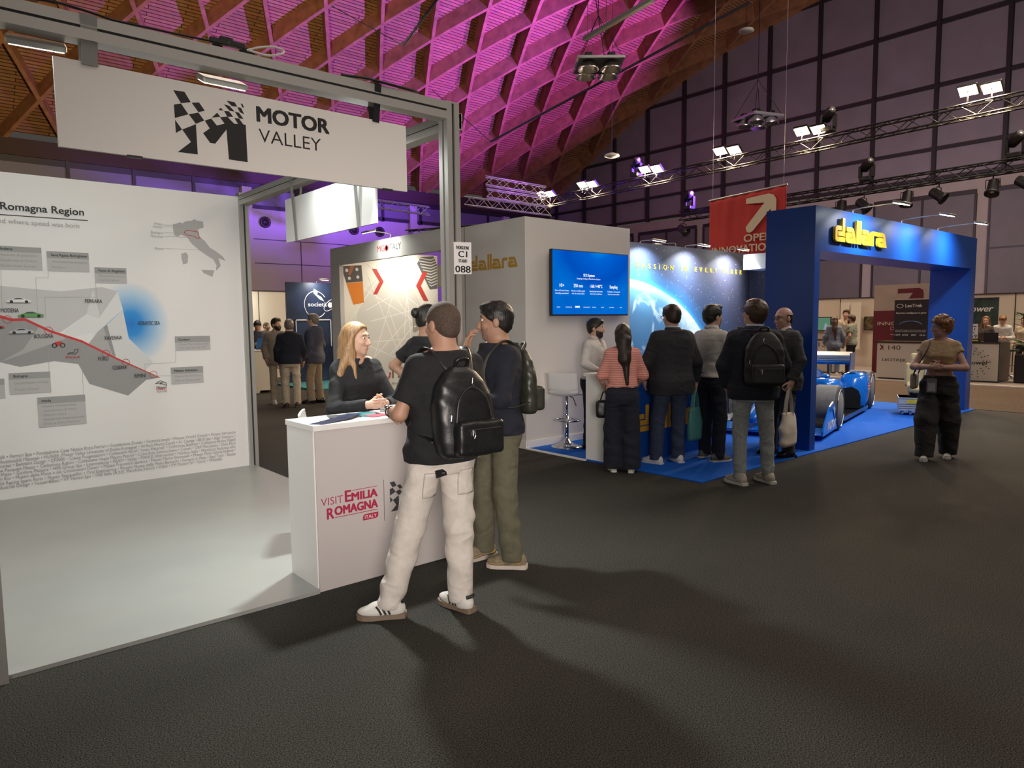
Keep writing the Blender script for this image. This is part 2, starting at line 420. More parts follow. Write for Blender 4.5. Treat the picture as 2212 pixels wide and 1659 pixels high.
for z in (2.6, 5.2, 6.6): MB().box(-4, XG, YW+0.07, YW+0.12, z-0.02, z+0.02).build('panel_joint', M_GMUL, sw)
for x in (12.5, 18.7, 21.8, 29.3, 33): MB().box(x-0.02, x+0.02, YW+0.07, YW+0.12, 0, 6.6).build('panel_joint', M_GMUL, sw)
# generated
P_POLYS = [('g2',[(0.545,2.024),(0.683,2.019),(1.16,1.978),(1.511,2.028),(1.65,1.987),(1.474,1.723),(1.364,1.758),(1.137,1.583),(1.052,1.601),(0.858,1.709),(0.753,1.706),(0.666,1.737),(0.529,1.759)]),('g1',[(1.434,2.006),(1.48,1.728),(1.364,1.758)]),('g1b',[(1.65,1.987),(1.688,1.805),(1.457,1.589),(1.133,1.509),(1.177,1.599),(1.364,1.758),(1.474,1.723)]),('g1',[(1.688,1.805),(1.727,1.512),(1.945,1.256),(1.862,1.168),(1.598,1.307),(1.521,1.629),(1.538,1.652)]),('g3',[(1.457,1.589),(1.538,1.658),(1.598,1.313),(1.368,1.468)]),('g4',[(1.505,1.629),(1.538,1.652),(1.599,1.331),(1.568,1.344)]),('g4',[(0.529,1.759),(0.666,1.732),(0.753,1.699),(0.857,1.703),(1.051,1.59),(1.173,1.536),(1.358,1.469),(1.609,1.307),(1.851,1.168),(2.005,1.092),(1.869,1.075),(1.69,0.923),(1.351,1.067),(1.267,1.269),(1.068,1.307),(0.795,1.264),(0.641,1.315),(0.504,1.354)]),('g3',[(0.641,1.315),(1.172,1.519),(1.137,1.571),(0.96,1.636),(0.827,1.428)]),('red',[(0.53,1.781),(0.667,1.752),(0.754,1.719),(0.858,1.722),(1.052,1.608),(1.31,1.502),(1.609,1.316),(1.999,1.096),(1.999,1.089),(1.608,1.297),(1.309,1.479),(1.051,1.583),(0.857,1.696),(0.752,1.693),(0.665,1.722),(0.528,1.747)]),('g3',[(2.209,2.701),(2.235,2.708),(2.282,2.728),(2.305,2.717),(2.33,2.74),(2.402,2.756),(2.427,2.773),(2.45,2.76),(2.516,2.753),(2.519,2.691),(2.458,2.667),(2.472,2.588),(2.525,2.547),(2.571,2.481),(2.631,2.447),(2.704,2.393),(2.737,2.344),(2.702,2.355),(2.659,2.372),(2.68,2.29),(2.654,2.257),(2.627,2.23),(2.636,2.294),(2.602,2.356),(2.542,2.391),(2.459,2.449),(2.39,2.508),(2.345,2.573),(2.282,2.599),(2.252,2.575),(2.217,2.588),(2.207,2.655)]),('g3',[(2.276,2.396),(2.326,2.417),(2.345,2.381),(2.335,2.3),(2.29,2.285),(2.276,2.353)]),('g3',[(2.474,2.237),(2.609,2.236),(2.587,2.163),(2.496,2.2)])]
P_LINES = [('red',[(2.316,2.626),(2.349,2.651),(2.456,2.639),(2.466,2.593),(2.48,2.578),(2.453,2.568),(2.418,2.59),(2.335,2.603),(2.316,2.626)],0.006),('ink',[(0.585,2.664),(0.723,2.67),(1.423,2.674)],0.008),('g5',[(2.113,2.686),(2.304,2.684)],0.003),('g5',[(2.113,2.672),(2.458,2.667)],0.003),('g5',[(2.115,2.609),(2.277,2.611)],0.003),('g5',[(2.113,2.57),(2.405,2.574)],0.003),('g5',[(2.118,2.444),(2.483,2.448)],0.003),('g5',[(1.067,2.159),(1.064,2.104),(0.964,2.101),(0.96,1.719)],0.003),('g5',[(1.457,2.065),(1.465,1.926),(1.026,1.92),(1.021,1.719)],0.003),('g5',[(2.169,1.371),(2.163,1.243),(1.864,1.241),(1.86,1.174)],0.003),('g5',[(0.706,2.391),(0.687,1.813)],0.003),('g5',[(1.026,1.442),(1.014,0.99)],0.003),('g5',[(1.302,1.456),(1.292,0.957)],0.003),('g5',[(1.938,1.112),(2.109,1.104)],0.003)]
P_BOXES = [('Modena', ['Maserati Automobili', 'Autodromo di Modena', 'Museo Enzo Ferrari'], 0.653, 1.024, 2.171, 2.386, 2.335), ("Sant'Agata Bolognese", ['Automobili Lamborghini', 'Mudetec'], 1.064, 1.413, 2.17, 2.358, 2.293), ('Funo di Argelato', ['Museo Ferruccio', 'Lamborghini'], 1.457, 1.74, 2.066, 2.222, 2.161), ('Coriano', ['Museo Marco Simoncelli', '"La storia del SIC"'], 2.167, 2.529, 1.369, 1.521, 1.455), ('Misano Adriatico', ['Misano World Circuit', 'Marco Simoncelli'], 2.11, 2.44, 1.012, 1.191, 1.121), ('Bologna', ['Ducati Motor Holding', 'Museo Ducati'], 0.7, 1.027, 1.009, 1.209, 1.148), ('Imola', ['Museo Multimediale', 'Autodromo di Imola', 'Checco Costa', 'Autodromo Internazionale', 'Enzo e Dino Ferrari'], 0.909, 1.306, 0.674, 0.964, 0.897), ('', [''], 0.458, 0.663, 0.978, 1.163, 1.104)]
P_TEXTS = [('Romagna Region', 0.73, 1.394, 2.719, 0.066, 'ink', 0.02), ('the land where speed was born', 0.563, 1.349, 2.595, 0.042, 'g5', 0), ('FERRARA', 1.358, 1.505, 1.869, 0.037, 'ink2', 0.012), ('MODENA', 0.676, 0.813, 1.776, 0.037, 'ink2', 0.012), ('BOLOGNA', 0.919, 1.072, 1.532, 0.037, 'ink2', 0.012), ('RAVENNA', 1.51, 1.664, 1.502, 0.037, 'ink2', 0.012), ('ADRIATIC SEA', 1.816, 2.028, 1.647, 0.037, 'ink2', 0.012), ('FORLÌ', 1.439, 1.529, 1.296, 0.037, 'ink2', 0.012), ('CESENA', 1.563, 1.692, 1.2, 0.037, 'ink2', 0.012), ('RIMINI', 1.76, 1.863, 1.105, 0.037, 'ink2', 0.012), ('Milan', 2.026, 2.102, 2.68, 0.026, 'g5', 0), ('Venice', 2.011, 2.101, 2.651, 0.026, 'g5', 0), ('Bologna', 1.99, 2.103, 2.59, 0.026, 'g5', 0), ('Florence', 1.986, 2.103, 2.553, 0.026, 'g5', 0), ('Rome', 2.021, 2.104, 2.427, 0.026, 'g5', 0), ('IMOLA', 1.164, 1.284, 1.329, 0.022, 'red', 0.01), ('Misano', 1.961, 2.059, 0.976, 0.024, 'ink2', 0.01), ('MWC', 1.962, 2.058, 0.954, 0.026, 'red', 0.01), ('World Circuit', 1.961, 2.059, 0.935, 0.012, 'ink2', 0), ('Automobili • Ferrari Spa • Fondazione Casa Natale Enzo Ferrari • Fondazione Ducati • Formula Imola • Misano World Circuit • Museo Ferruccio', 0.446, 2.756, 0.414, 0.031, 'g5b', 0), ('Dallara • Automobili Maserati • MUNER (Motor Valley University of Emilia-Romagna) • 04 Park Monte Corali • A1 Charge • 8810 Spa • Algo Tractors •', 0.443, 2.754, 0.37, 0.031, 'g5b', 0), ('Autopromotec • Beltrami Design • CF3000 • Ciesse Progettazioni • Collezione Ascari "moto Maserati" • Collezione Battilani • Collezione Bruno Nigelli', 0.441, 2.753, 0.33, 0.031, 'g5b', 0), ('Collezione Pasquale Mesto • Collezione Righini • Collezione Vespa Mauro Pascoli • Colorificio Sammarinese • Colotti • CRP Meccanica • Dino Paoli', 0.438, 2.751, 0.288, 0.031, 'g5b', 0), ('Gareschi Moto • Guidare Pilotare • HPE Group Spa • Intermeeting • ISSAM • Italjet • MAHLE Aftermarket • Manitou Italia • Marchioni Autostoriche', 0.435, 2.749, 0.248, 0.031, 'g5b', 0), ('Martino in Rio • Museo delle Moto e dei Ciclomotori Demm • Museo Francesco Baracca • Museo Marco Simoncelli • Museo Moto Glorie Italiane •', 0.433, 2.748, 0.209, 0.031, 'g5b', 0), ('Museo Old Racing Spare Parts • Museo Stanguellini • Oral Engineering • Piccolo Museo della Moto Bariaschi • Portami in Pista • Red Tech • Ruote', 0.43, 2.746, 0.166, 0.031, 'g5b', 0), ('Corso Industrial Design • Vaccari&Bosi • VF Venieri Spa • Villa Italia (A.S.D. Macchine Veloci) • Vislab • VM Motori Srl • Vyrus • Wheelab', 0.428, 2.594, 0.128, 0.031, 'g5b', 0)]
P_RINGS = [(1.038,1.601),(1.512,1.364),(1.687,1.265),(0.722,1.71),(1.939,1.128)]
P_SEA = ((1.775,1.601),(2.163,1.233),[(1.714,2.089),(2.01,2.098),(2.193,1.856),(2.163,1.246),(1.931,1.195),(1.891,1.295),(1.727,1.512),(1.688,1.805)])
P_VEH = [('white',(0.722,1.861),(0.917,1.863)),('green',(0.799,1.726),(1.01,1.725)),('silver',(0.725,1.572),(0.923,1.568)),('redcar',(0.555,1.625),(0.695,1.623)),('moto',(1.059,1.438),(1.164,1.434))]
P_CIRC = [[(1.182,1.368),(1.199,1.385),(1.234,1.384),(1.245,1.41),(1.273,1.417),(1.269,1.394),(1.248,1.368),(1.203,1.373),(1.182,1.368)],[(1.956,1.03),(2.003,1.058),(2.059,1.03),(2.06,1.001),(2.036,1.019),(1.996,1.025),(2.025,1.038),(1.956,1.03)]]
LOGO = [[(1.116,2.842),(1.17,2.844),(1.198,2.798),(1.15,2.784)],[(1.203,2.796),(1.24,2.804),(1.267,2.767),(1.235,2.754)],[(1.115,2.77),(1.15,2.782),(1.184,2.734),(1.117,2.704)],[(1.186,2.734),(1.234,2.752),(1.262,2.716),(1.219,2.692)],[(1.117,2.695),(1.149,2.652),(1.118,2.629)],[(1.15,2.652),(1.219,2.69),(1.221,2.536),(1.123,2.535),(1.19,2.595)],[(1.265,2.716),(1.298,2.733),(1.326,2.701),(1.366,2.718),(1.344,2.748),(1.383,2.757),(1.418,2.726),(1.439,2.728),(1.42,2.756),(1.445,2.758),(1.466,2.731),(1.48,2.73),(1.482,2.532),(1.381,2.533),(1.375,2.689),(1.313,2.605),(1.287,2.605),(1.253,2.65),(1.288,2.68)],[(1.33,2.768),(1.346,2.75),(1.3,2.737)],[(1.35,2.797),(1.365,2.785),(1.338,2.784)],[(1.367,2.784),(1.393,2.787),(1.414,2.762),(1.383,2.756)],[(1.368,2.818),(1.396,2.816),(1.422,2.791),(1.396,2.79)],[(1.383,2.84),(1.425,2.84),(1.438,2.819),(1.409,2.817)],[(1.424,2.79),(1.446,2.789),(1.469,2.76),(1.446,2.759)],[(1.439,2.818),(1.459,2.816),(1.474,2.785),(1.451,2.793)],[(1.458,2.84),(1.467,2.839),(1.475,2.82),(1.464,2.822)]]
# MOTOR BL (1.544, 2.763)
# MOTOR TL (1.546, 2.838)
# MOTOR BR (1.968, 2.761)
# VALLEY L (1.548, 2.66)
# VALLEY TL (1.553, 2.725)
# VALLEY R (1.918, 2.654)
# Vb (1.584, 2.649)
# ================================================================== MOTOR VALLEY STAND
M_WHITE = mat('white_laminate', (0.80, 0.79, 0.77), 0.45)
M_PANELW = mat('printed_panel_white', (0.78, 0.76, 0.75), 0.5)
M_ALU = mat('brushed_aluminium', (0.50, 0.49, 0.46), 0.42, 0.55)
M_ALUD = mat('aluminium_groove', (0.05, 0.05, 0.05), 0.5, 0.6)
M_BLACK = mat('black_plastic', (0.012, 0.012, 0.013), 0.45)
M_INK = mat('print_black', (0.012, 0.011, 0.012), 0.6)
M_INK2 = mat('print_dark_grey', (0.05, 0.05, 0.055), 0.6)
M_RED = mat('print_red', (0.55, 0.03, 0.03), 0.6)
M_CRIM = mat('print_crimson', (0.42, 0.015, 0.06), 0.6)
GREYS = dict(g1=(0.66,)*3, g1b=(0.72,)*3, g2=(0.55, 0.54, 0.54), g3=(0.42, 0.41, 0.41), g4=(0.30, 0.295, 0.295), g5=(0.36, 0.35, 0.35), g5b=(0.34, 0.33, 0.33))
GM = {k: mat('print_'+k, c, 0.6) for k, c in GREYS.items()}; GM.update(ink=M_INK, ink2=M_INK2, red=M_RED)
M_STAGE = mat('stage_floor_grey', (0.33, 0.34, 0.325), 0.35, noise=0.03, nscale=3)
UX, UZ, UY = (1, 0, 0), (0, 0, 1), (0, 1, 0); NY = (0, -1, 0)

st = thing('stage_platform', (1.6, 6, 0), 'low light grey stage floor under the exhibition stand with the wall map', 'platform')
MB().prism([(0.18, 3.95), (1.822, 3.95), (1.822, 3.974), (2.96, 3.974), (2.96, 8.1), (0.18, 8.1)], (0, 0, 0), UX, UY, 0.022).build('deck', M_STAGE, st)
MB().box(0.18, 1.815, 3.94, 3.95, 0.0, 0.022).build('edge_trim', M_STAGE, st)

def alu_post(name, x0, x1, y0, y1, z0, z1, label):
    t = thing(name, ((x0+x1)/2, (y0+y1)/2, z0), label, 'post')
    g = 0.012
    MB().box(x0+g, x1-g, y0+g, y1-g, z0, z1).build('core', M_ALUD, t)
    for a, b_ in ((x0, y0), (x1-0.04, y0), (x0, y1-0.04), (x1-0.04, y1-0.04)):
        MB().box(a, a+0.04, b_, b_+0.04, z0, z1).build('corner_profile', M_ALU, t)
    MB().box(x0, x1, y0, y1, z1, z1+0.012).build('cap', M_ALU, t)
    return t
alu_post('frame_post', 0.155, 0.255, 3.90, 4.0, 0, 3.09, 'aluminium post at the left end of the white stage edge')
alu_post('frame_post', 2.80, 2.90, 3.90, 4.0, 0, 3.09, 'tall aluminium post rising behind the two men at the counter')
alu_post('frame_post', 2.90, 3.0, 8.01, 8.11, 0, 3.09, 'aluminium post at the right edge of the white map wall')
def alu_beam(p0, p1, label, axis):
    t = thing('frame_beam', p0, label, 'beam'); x0, y0 = p0[:2]; x1, y1 = p1[:2]
    if axis == 'x':
        MB().box(x0, x1, y0-0.042, y0+0.042, 2.99, 3.095).build('core', M_ALUD, t)
        for z in (2.985, 3.048): MB().box(x0, x1, y0-0.05, y0+0.05, z, z+0.05).build('rail', M_ALU, t)
    else:
        MB().box(x0-0.042, x0+0.042, y0, y1, 2.97, 3.07).build('core', M_ALUD, t)
        for z in (2.962, 3.022): MB().box(x0-0.05, x0+0.05, y0, y1, z, z+0.052).build('rail', M_ALU, t)
    return t
alu_beam((0.255, 3.95, 2.985), (2.80, 3.95, 0), 'long aluminium beam carrying the hanging logo sign', 'x')
alu_beam((2.95, 4.0, 2.96), (2.95, 8.01, 0), 'aluminium beam running back from the front post to the map wall', 'y')
alu_beam((0.205, 4.0, 2.96), (0.205, 8.0, 0), 'aluminium side beam of the stand, out at the left picture edge', 'y')

# map wall
pan = thing('map_wall', (1.0, 8.07, 0), 'white display wall printed with a grey region map and blue sea', 'display wall')
MB().box(-1.4, 2.90, 8.05, 8.09, 0.02, 3.06).build('panel', M_PANELW, pan)
YF = 8.05
_lay = [0]
def pr(poly, m, name, parent, o=(0, 0), y=YF, th=0.0006):
    _lay[0] += 1; q = 0.0008 + 0.00012*_lay[0]
    return MB().prism([(a, c) for a, c in poly], (0, y-q+th, 0), UX, UZ, th).build(name, m, parent)
# the blue Adriatic: a radial print that fades to white
m, nt, b = nodes_mat('print_blue_sea'); L = nt.links.new
geo = N(nt, 'ShaderNodeNewGeometry'); sub = N(nt, 'ShaderNodeVectorMath', operation='SUBTRACT'); sub.inputs[1].default_value = (1.755, 8.05, 1.66)
scl = N(nt, 'ShaderNodeVectorMath', operation='MULTIPLY'); scl.inputs[1].default_value = (1/0.37, 0, 1/0.43)
ln = N(nt, 'ShaderNodeVectorMath', operation='LENGTH')
L(geo.outputs['Position'], sub.inputs[0]); L(sub.outputs[0], scl.inputs[0]); L(scl.outputs[0], ln.inputs[0])
rp = ramp(nt, [(0.0, (0.0, 0.17, 0.60)), (0.28, (0.02, 0.27, 0.68)), (0.7, (0.42, 0.60, 0.76)), (1.0, (0.78, 0.76, 0.75))])
L(ln.outputs['Value'], rp.inputs['Fac']); L(rp.outputs['Color'], b.inputs['Base Color']); b.inputs['Roughness'].default_value = 0.5
cx_, cz_ = 1.755, 1.66
pr([(cx_+0.37*math.cos(2*PI*i/40), cz_+0.43*math.sin(2*PI*i/40)) for i in range(40)], m, 'sea_print', pan)
for c, poly in P_POLYS: pr(poly, GM[c], 'map_area', pan)
def pline(pts, w, m, parent, name, y=YF):
    _lay[0] += 1; q = 0.0008 + 0.00012*_lay[0]; mb = MB()
    for (a, c), (d, e) in zip(pts[:-1], pts[1:]):
        l = math.hypot(d-a, e-c) or 1; nx, nz = -(e-c)/l*w/2, (d-a)/l*w/2
        ex, ez = (d-a)/l*w*0.4, (e-c)/l*w*0.4
        mb.prism([(a-nx-ex, c-nz-ez), (d-nx+ex, e-nz+ez), (d+nx+ex, e+nz+ez), (a+nx-ex, c+nz-ez)], (0, y-q, 0), UX, UZ, 0.0004)
    return mb.build(name, m, parent)
for c, pts, w in P_LINES: pline(pts, w, GM[c], pan, 'map_line')
for pts in P_CIRC: pline(pts, 0.006, M_INK2, pan, 'circuit_outline')
for (x, z) in P_RINGS: pline([(x+0.035*math.cos(i*PI/8), z+0.035*math.sin(i*PI/8)) for i in range(17)], 0.004, M_RED, pan, 'town_ring')
M_BOXH = mat('print_box_head', (0.33, 0.325, 0.325), 0.6); M_BOXB = mat('print_box_body', (0.47, 0.455, 0.455), 0.6)
for t_, rows, x0, x1, z0, z1, zh in P_BOXES:
    pr([(x0, z0), (x1, z0), (x1, zh), (x0, zh)], M_BOXB, 'caption_box', pan); pr([(x0, zh), (x1, zh), (x1, z1), (x0, z1)], M_BOXH, 'caption_head', pan)
    _lay[0] += 1
    yq = YF-0.0012-0.00012*_lay[0]
    if t_:
        text_mb(t_, (x0+0.035, yq, zh+0.3*(z1-zh)), UX, UZ, None, 0.024, 0.015, 'L', 0.0006).build('lettering', M_INK, pan)
        n = len(rows)
        for i, rw in enumerate(rows):
            zz = zh - (i+0.78)*(zh-z0)/(n+0.3)
            text_mb(rw, (x0+0.04, yq, zz), UX, UZ, min(x1-x0-0.06, 0.0155*len(rw)), 0.022, 0, 'L', 0.0006).build('lettering', GM['g4'], pan)
for s_, x0, x1, z, cap, c, bold in P_TEXTS:
    _lay[0] += 0.3
    text_mb(s_, (x0, YF-0.0014-0.00012*_lay[0], z), UX, UZ, x1-x0, cap, bold, 'L', 0.0006).build('lettering', GM[c], pan)
# little printed vehicles
M_PWH = mat('print_car_white', (0.75, 0.75, 0.76), 0.5); M_PGR = mat('print_car_green', (0.08, 0.30, 0.07), 0.5); M_PSI = mat('print_car_silver', (0.45, 0.46, 0.48), 0.5)
CAR2 = [(0, .12), (.03, .30), (.20, .40), (.36, .62), (.60, .64), (.78, .45), (.97, .36), (1, .14), (.88, .1), (.12, .1)]
WIN2 = [(.26, .42), (.38, .58), (.57, .60), (.70, .45)]
for nm, a, c in P_VEH:
    w = c[0]-a[0]; z = a[1]
    if nm == 'moto':
        for q in (.18, .82): pline([(a[0]+w*q+0.019*math.cos(i*PI/5), z+0.02+0.019*math.sin(i*PI/5)) for i in range(11)], 0.006, M_INK, pan, 'motorcycle_wheel')
        pr([(a[0]+w*.25, z+.02), (a[0]+w*.6, z+.018), (a[0]+w*.8, z+.05), (a[0]+w*.6, z+.06), (a[0]+w*.2, z+.05)], M_RED, 'motorcycle_print', pan); continue
    mm = dict(white=M_PWH, green=M_PGR, silver=M_PSI, redcar=M_RED)[nm]
    pr([(a[0]+w*x, z+w*.30*y) for x, y in [(0, .05), (1, .05), (.96, .0), (.04, .0)]], M_INK2, 'car_shadow_print', pan)
    pr([(a[0]+w*x, z+w*.42*y) for x, y in CAR2], mm, 'car_print', pan)
    pr([(a[0]+w*x, z+w*.42*y) for x, y in WIN2], M_INK2, 'car_window_print', pan)
    for q in (.2, .8): pr([(a[0]+w*q+w*.07*math.cos(i*PI/6), z+w*.075+w*.07*math.sin(i*PI/6)) for i in range(12)], M_INK, 'car_wheel_print', pan)

# hanging logo sign
sg = thing('hanging_sign', (1.55, 3.95, 2.48), 'white hanging sign with black chequered logo and MOTOR VALLEY lettering', 'sign')
MB().box(0.598, 2.505, 3.94, 3.96, 2.485, 2.895).build('board', mat('sign_board_white', (0.72, 0.69, 0.65), 0.6), sg)
for i, poly in enumerate(LOGO):
    MB().prism(poly, (0, 3.9395, 0), UX, UZ, 0.001).build('logo_piece', M_INK, sg)
text_mb('MOTOR', (1.545, 3.939, 2.762), UX, UZ, 0.425, 0.078, 0.05, 'L', 0.0008).build('lettering', M_INK, sg)
text_mb('VALLEY', (1.55, 3.939, 2.652), UX, UZ, 0.368, 0.072, -0.006, 'L', 0.0008).build('lettering', M_INK, sg)
M_STRAPG = mat('grey_webbing', (0.28, 0.275, 0.26), 0.9, bump=0.3, nscale=300); M_STRAPB = mat('black_webbing', (0.012, 0.012, 0.012), 0.9)
for x, mm in ((0.745, M_STRAPG), (2.285, M_STRAPB)):
    w = 0.035 if mm is M_STRAPG else 0.022
    pts = [(2.88, 3.932), (3.10, 3.893), (3.108, 3.95), (3.10, 4.008), (2.88, 3.968)]
    mb = MB()
    for (z0, y0), (z1, y1) in zip(pts[:-1], pts[1:]): mb.bar((x, y0, z0), (x, y1, z1), 2*w, 0.003, up=(0, -1, 0) if abs(z1-z0) > 0.05 else (0, 0, 1))
    mb.build('strap', mm, sg)
    B('strap_clip', M_BLACK, sg, x-0.02, x+0.02, 3.93, 3.97, 2.885, 2.897)
for x in (0.92, 2.36): B('edge_clip', M_ALUD, sg, x-0.035, x+0.035, 3.935, 3.965, 2.478, 2.488)
# cable bundle, power cable and floods on the beam
cb = thing('cable_bundle', (1.45, 3.95, 3.10), 'bundle of black connectors and white cable lying on the beam', 'cable')
for i, (x, z, l) in enumerate(((1.30, 3.115, 0.10), (1.40, 3.122, 0.09), (1.36, 3.14, 0.07), (1.47, 3.113, 0.08), (1.33, 3.105, 0.05))):
    MB().rbox(x, x+l, 3.90+0.012*i, 3.93+0.012*i, z, z+0.028, 0.006, 2).build('connector', M_BLACK, cb)
MB().tube(smooth_path([(1.50, 3.91, 3.12), (1.60, 3.90, 3.112), (1.68, 3.905, 3.14), (1.70, 3.92, 3.17), (1.64, 3.925, 3.175), (1.56, 3.92, 3.15), (1.50, 3.93, 3.125)]), 0.006, 6).build('white_cable', mat('cable_white', (0.6, 0.6, 0.57), 0.5), cb)
MB().tube(smooth_path([(0.85, 3.905, 3.105), (1.0, 3.90, 3.107), (1.15, 3.905, 3.112), (1.30, 3.91, 3.12)]), 0.006, 6).build('black_cable', M_BLACK, cb)
MB().tube(smooth_path([(0.50, 3.92, 3.115), (0.62, 3.90, 3.122), (0.75, 3.893, 3.112), (0.85, 3.905, 3.105)]), 0.006, 6).build('black_cable', M_BLACK, cb)
MB().tube(smooth_path([(2.05, 3.915, 3.108), (2.2, 3.90, 3.117), (2.28, 3.89, 3.113), (2.5, 3.90, 3.112), (2.6, 3.93, 3.118)]), 0.009, 6).build('black_cable', M_BLACK, cb)
E_COOL = emat('led_cool_white', (0.93, 1.0, 0.95), 28.0)
def led_flood(loc, target, w, label, energy, spread=2.6, color=(0.95, 1.0, 0.95), light=True):
    t = thing('led_floodlight', loc, label, 'floodlight', 'led floodlights on the stand frames')
    d = (Vector(target)-Vector(loc)).normalized(); hd = (Vector((d.x, d.y, 0)).normalized()*0.45+Vector((0, 0, -1))).normalized(); q = hd.to_track_quat('-Z', 'Y'); M = Matrix.Translation(loc) @ q.to_matrix().to_4x4()
    MB().rbox(-w/2, w/2, -0.07, 0.07, 0.0, 0.03, 0.012, 2).xform(M).build('housing', M_ALU, t)
    MB().box(-w/2+0.012, w/2-0.012, -0.055, 0.055, -0.004, 0.0).xform(M).build('lens', E_COOL, t)
    if light:
        o = area_light('flood_beam', Vector(loc)+hd*0.02+d*0.01, target, w-0.03, energy, color, spread, 0.11); o.parent = None
    return t
led_flood((1.40, 4.05, 2.955), (1.40, 7.4, 1.0), 0.24, 'led floodlight under the beam behind the logo sign', 26)
led_flood((0.55, 4.05, 2.955), (0.9, 7.4, 1.0), 0.24, 'led floodlight under the beam near the left post', 20)
led_flood((2.55, 5.95, 2.985), (2.92, 5.80, 2.55), 0.20, 'led floodlight aimed at the blank inner sign', 4)
led_flood((2.78, 5.05, 3.0), (2.1, 3.2, 0.3), 0.22, 'led floodlight on the inner beam aimed at the counter', 52, 2.0)
# arm of that floodlight
B('arm', M_ALU, bpy.data.objects['led_floodlight.002'], 2.57, 2.90, 5.94, 5.96, 3.02, 3.035)
# inner blank sign on the side beam
isg = thing('hanging_sign', (2.95, 5.9, 2.44), 'blank white sign hung on straps from the inner beam', 'sign')
MB().box(2.94, 2.96, 5.10, 6.87, 2.45, 2.868).build('board', M_PANELW, isg)
for y in (5.38, 6.62):
    mb = MB()
    for (z0, x0), (z1, x1) in zip([(2.45, 2.935), (3.06, 2.895), (3.08, 2.95), (3.06, 3.005), (2.45, 2.965)][:-1], [(3.06, 2.895), (3.08, 2.95), (3.06, 3.005), (2.45, 2.965)]):
        mb.bar((x0, y, z0), (x1, y, z1), 0.05, 0.003, up=(-1, 0, 0) if abs(z1-z0) > 0.1 else UZ)
    mb.build('strap', M_STRAPG, isg)

# reception counter
ct = thing('reception_counter', (2.3, 4.16, 0), 'white reception counter with crimson tourism logo and chequered logo on its front', 'counter')
MB().box(1.818, 2.795, 3.972, 4.355, 0.022, 1.0).build('body', M_WHITE, ct)
MB().box(1.826, 2.79, 3.960, 3.972, 0.0, 0.998).build('front_panel', mat('counter_front_print', (0.54, 0.50, 0.49), 0.4), ct)
MB().box(1.812, 2.80, 3.952, 4.362, 1.0, 1.033).build('counter_top', M_WHITE, ct)
YT = 3.9595
text_mb('VISIT', (1.850, YT, 0.533), UX, UZ, 0.147, 0.048, -0.008, 'L', 0.0006).build('lettering', M_CRIM, ct)
text_mb('E', (2.012, YT, 0.533), UX, UZ, 0.040, 0.071, 0.03, 'L', 0.0006).build('lettering', M_CRIM, ct)
text_mb('MILIA', (2.058, YT, 0.533), UX, UZ, 0.18, 0.050, 0.05, 'L', 0.0006).build('lettering', M_CRIM, ct)
text_mb('R', (1.888, YT, 0.446), UX, UZ, 0.044, 0.067, 0.03, 'L', 0.0006).build('lettering', M_CRIM, ct)
text_mb('OMAGNA', (1.94, YT, 0.462), UX, UZ, 0.298, 0.052, 0.05, 'L', 0.0006).build('lettering', M_CRIM, ct)
MB().box(2.061, 2.238, YT-0.0006, YT, 0.597, 0.6005).build('logo_rule', M_CRIM, ct); MB().box(1.94, 2.239, YT-0.0006, YT, 0.445, 0.449).build('logo_rule', M_CRIM, ct)
MB().box(2.286, 2.289, YT-0.0006, YT, 0.36, 0.632).build('logo_rule', M_INK2, ct)
MB().prism([(2.131, .391), (2.222, .391), (2.236, .396), (2.242, .408), (2.242, .430), (2.148, .430), (2.136, .425), (2.131, .414)], (0, YT, 0), UX, UZ, 0.0006).build('logo_badge', M_CRIM, ct)
text_mb('ITALY', (2.187, YT-0.0007, 0.399), UX, UZ, 0.085, 0.022, 0, 'C', 0.0005).build('lettering', M_WHITE, ct)
lx0, lz0 = 1.115, 2.577; ks = 0.64
for poly in LOGO: MB().prism([(2.331+(a-1.115)*ks, 0.417+(c-2.545)*ks) for a, c in poly], (0, YT, 0), UX, UZ, 0.0006).build('logo_piece', M_INK2, ct)
# printed matter on the counter
def leaflet(name, x, y, z, w, l, rot, m, th, label, cat, group=None):
    M = Matrix.Translation((x, y, z)) @ Matrix.Rotation(rot, 4, 'Z')
    return tag(MB().box(-w/2, w/2, -l/2, l/2, 0, th).xform(M).build(name, m, origin=(x, y, z)), label, cat, group)
M_LFB = mat('leaflet_navy', (0.012, 0.018, 0.06), 0.3, noise=0.6, nscale=25); M_LFT = mat('leaflet_teal', (0.05, 0.22, 0.24), 0.3, noise=0.5, nscale=18); M_LFR = mat('leaflet_red', (0.45, 0.06, 0.10), 0.3, noise=0.3, nscale=18)
for i in range(9):
    leaflet('leaflet', 1.945+0.026*i, 4.055+0.011*i, 1.0335+0.0016*i, 0.10, 0.21, -1.05+0.03*i, M_LFB, 0.0015, 'navy leaflet in the fanned row at the near end of the counter', 'leaflet', 'fanned navy leaflets on the counter')
leaflet('tablet', 2.145, 4.20, 1.0337, 0.20, 0.14, -0.3, M_BLACK, 0.008, 'thin black folder lying on the counter by the woman in black', 'folder')
leaflet('brochure', 2.30, 4.21, 1.0336, 0.20, 0.21, 0.25, M_LFT, 0.002, 'teal printed brochure on the counter below the clasped hands', 'brochure')
leaflet('brochure', 2.335, 4.10, 1.036, 0.15, 0.10, 0.15, M_LFR, 0.002, 'red printed brochure overlapping the teal brochure on the counter', 'brochure')
leaflet('brochure', 2.46, 4.12, 1.0336, 0.15, 0.21, 1.2, mat('leaflet_pale', (0.65, 0.70, 0.72), 0.3, noise=0.2, nscale=20), 0.002, 'pale printed brochure on the counter by the wristwatch', 'brochure')
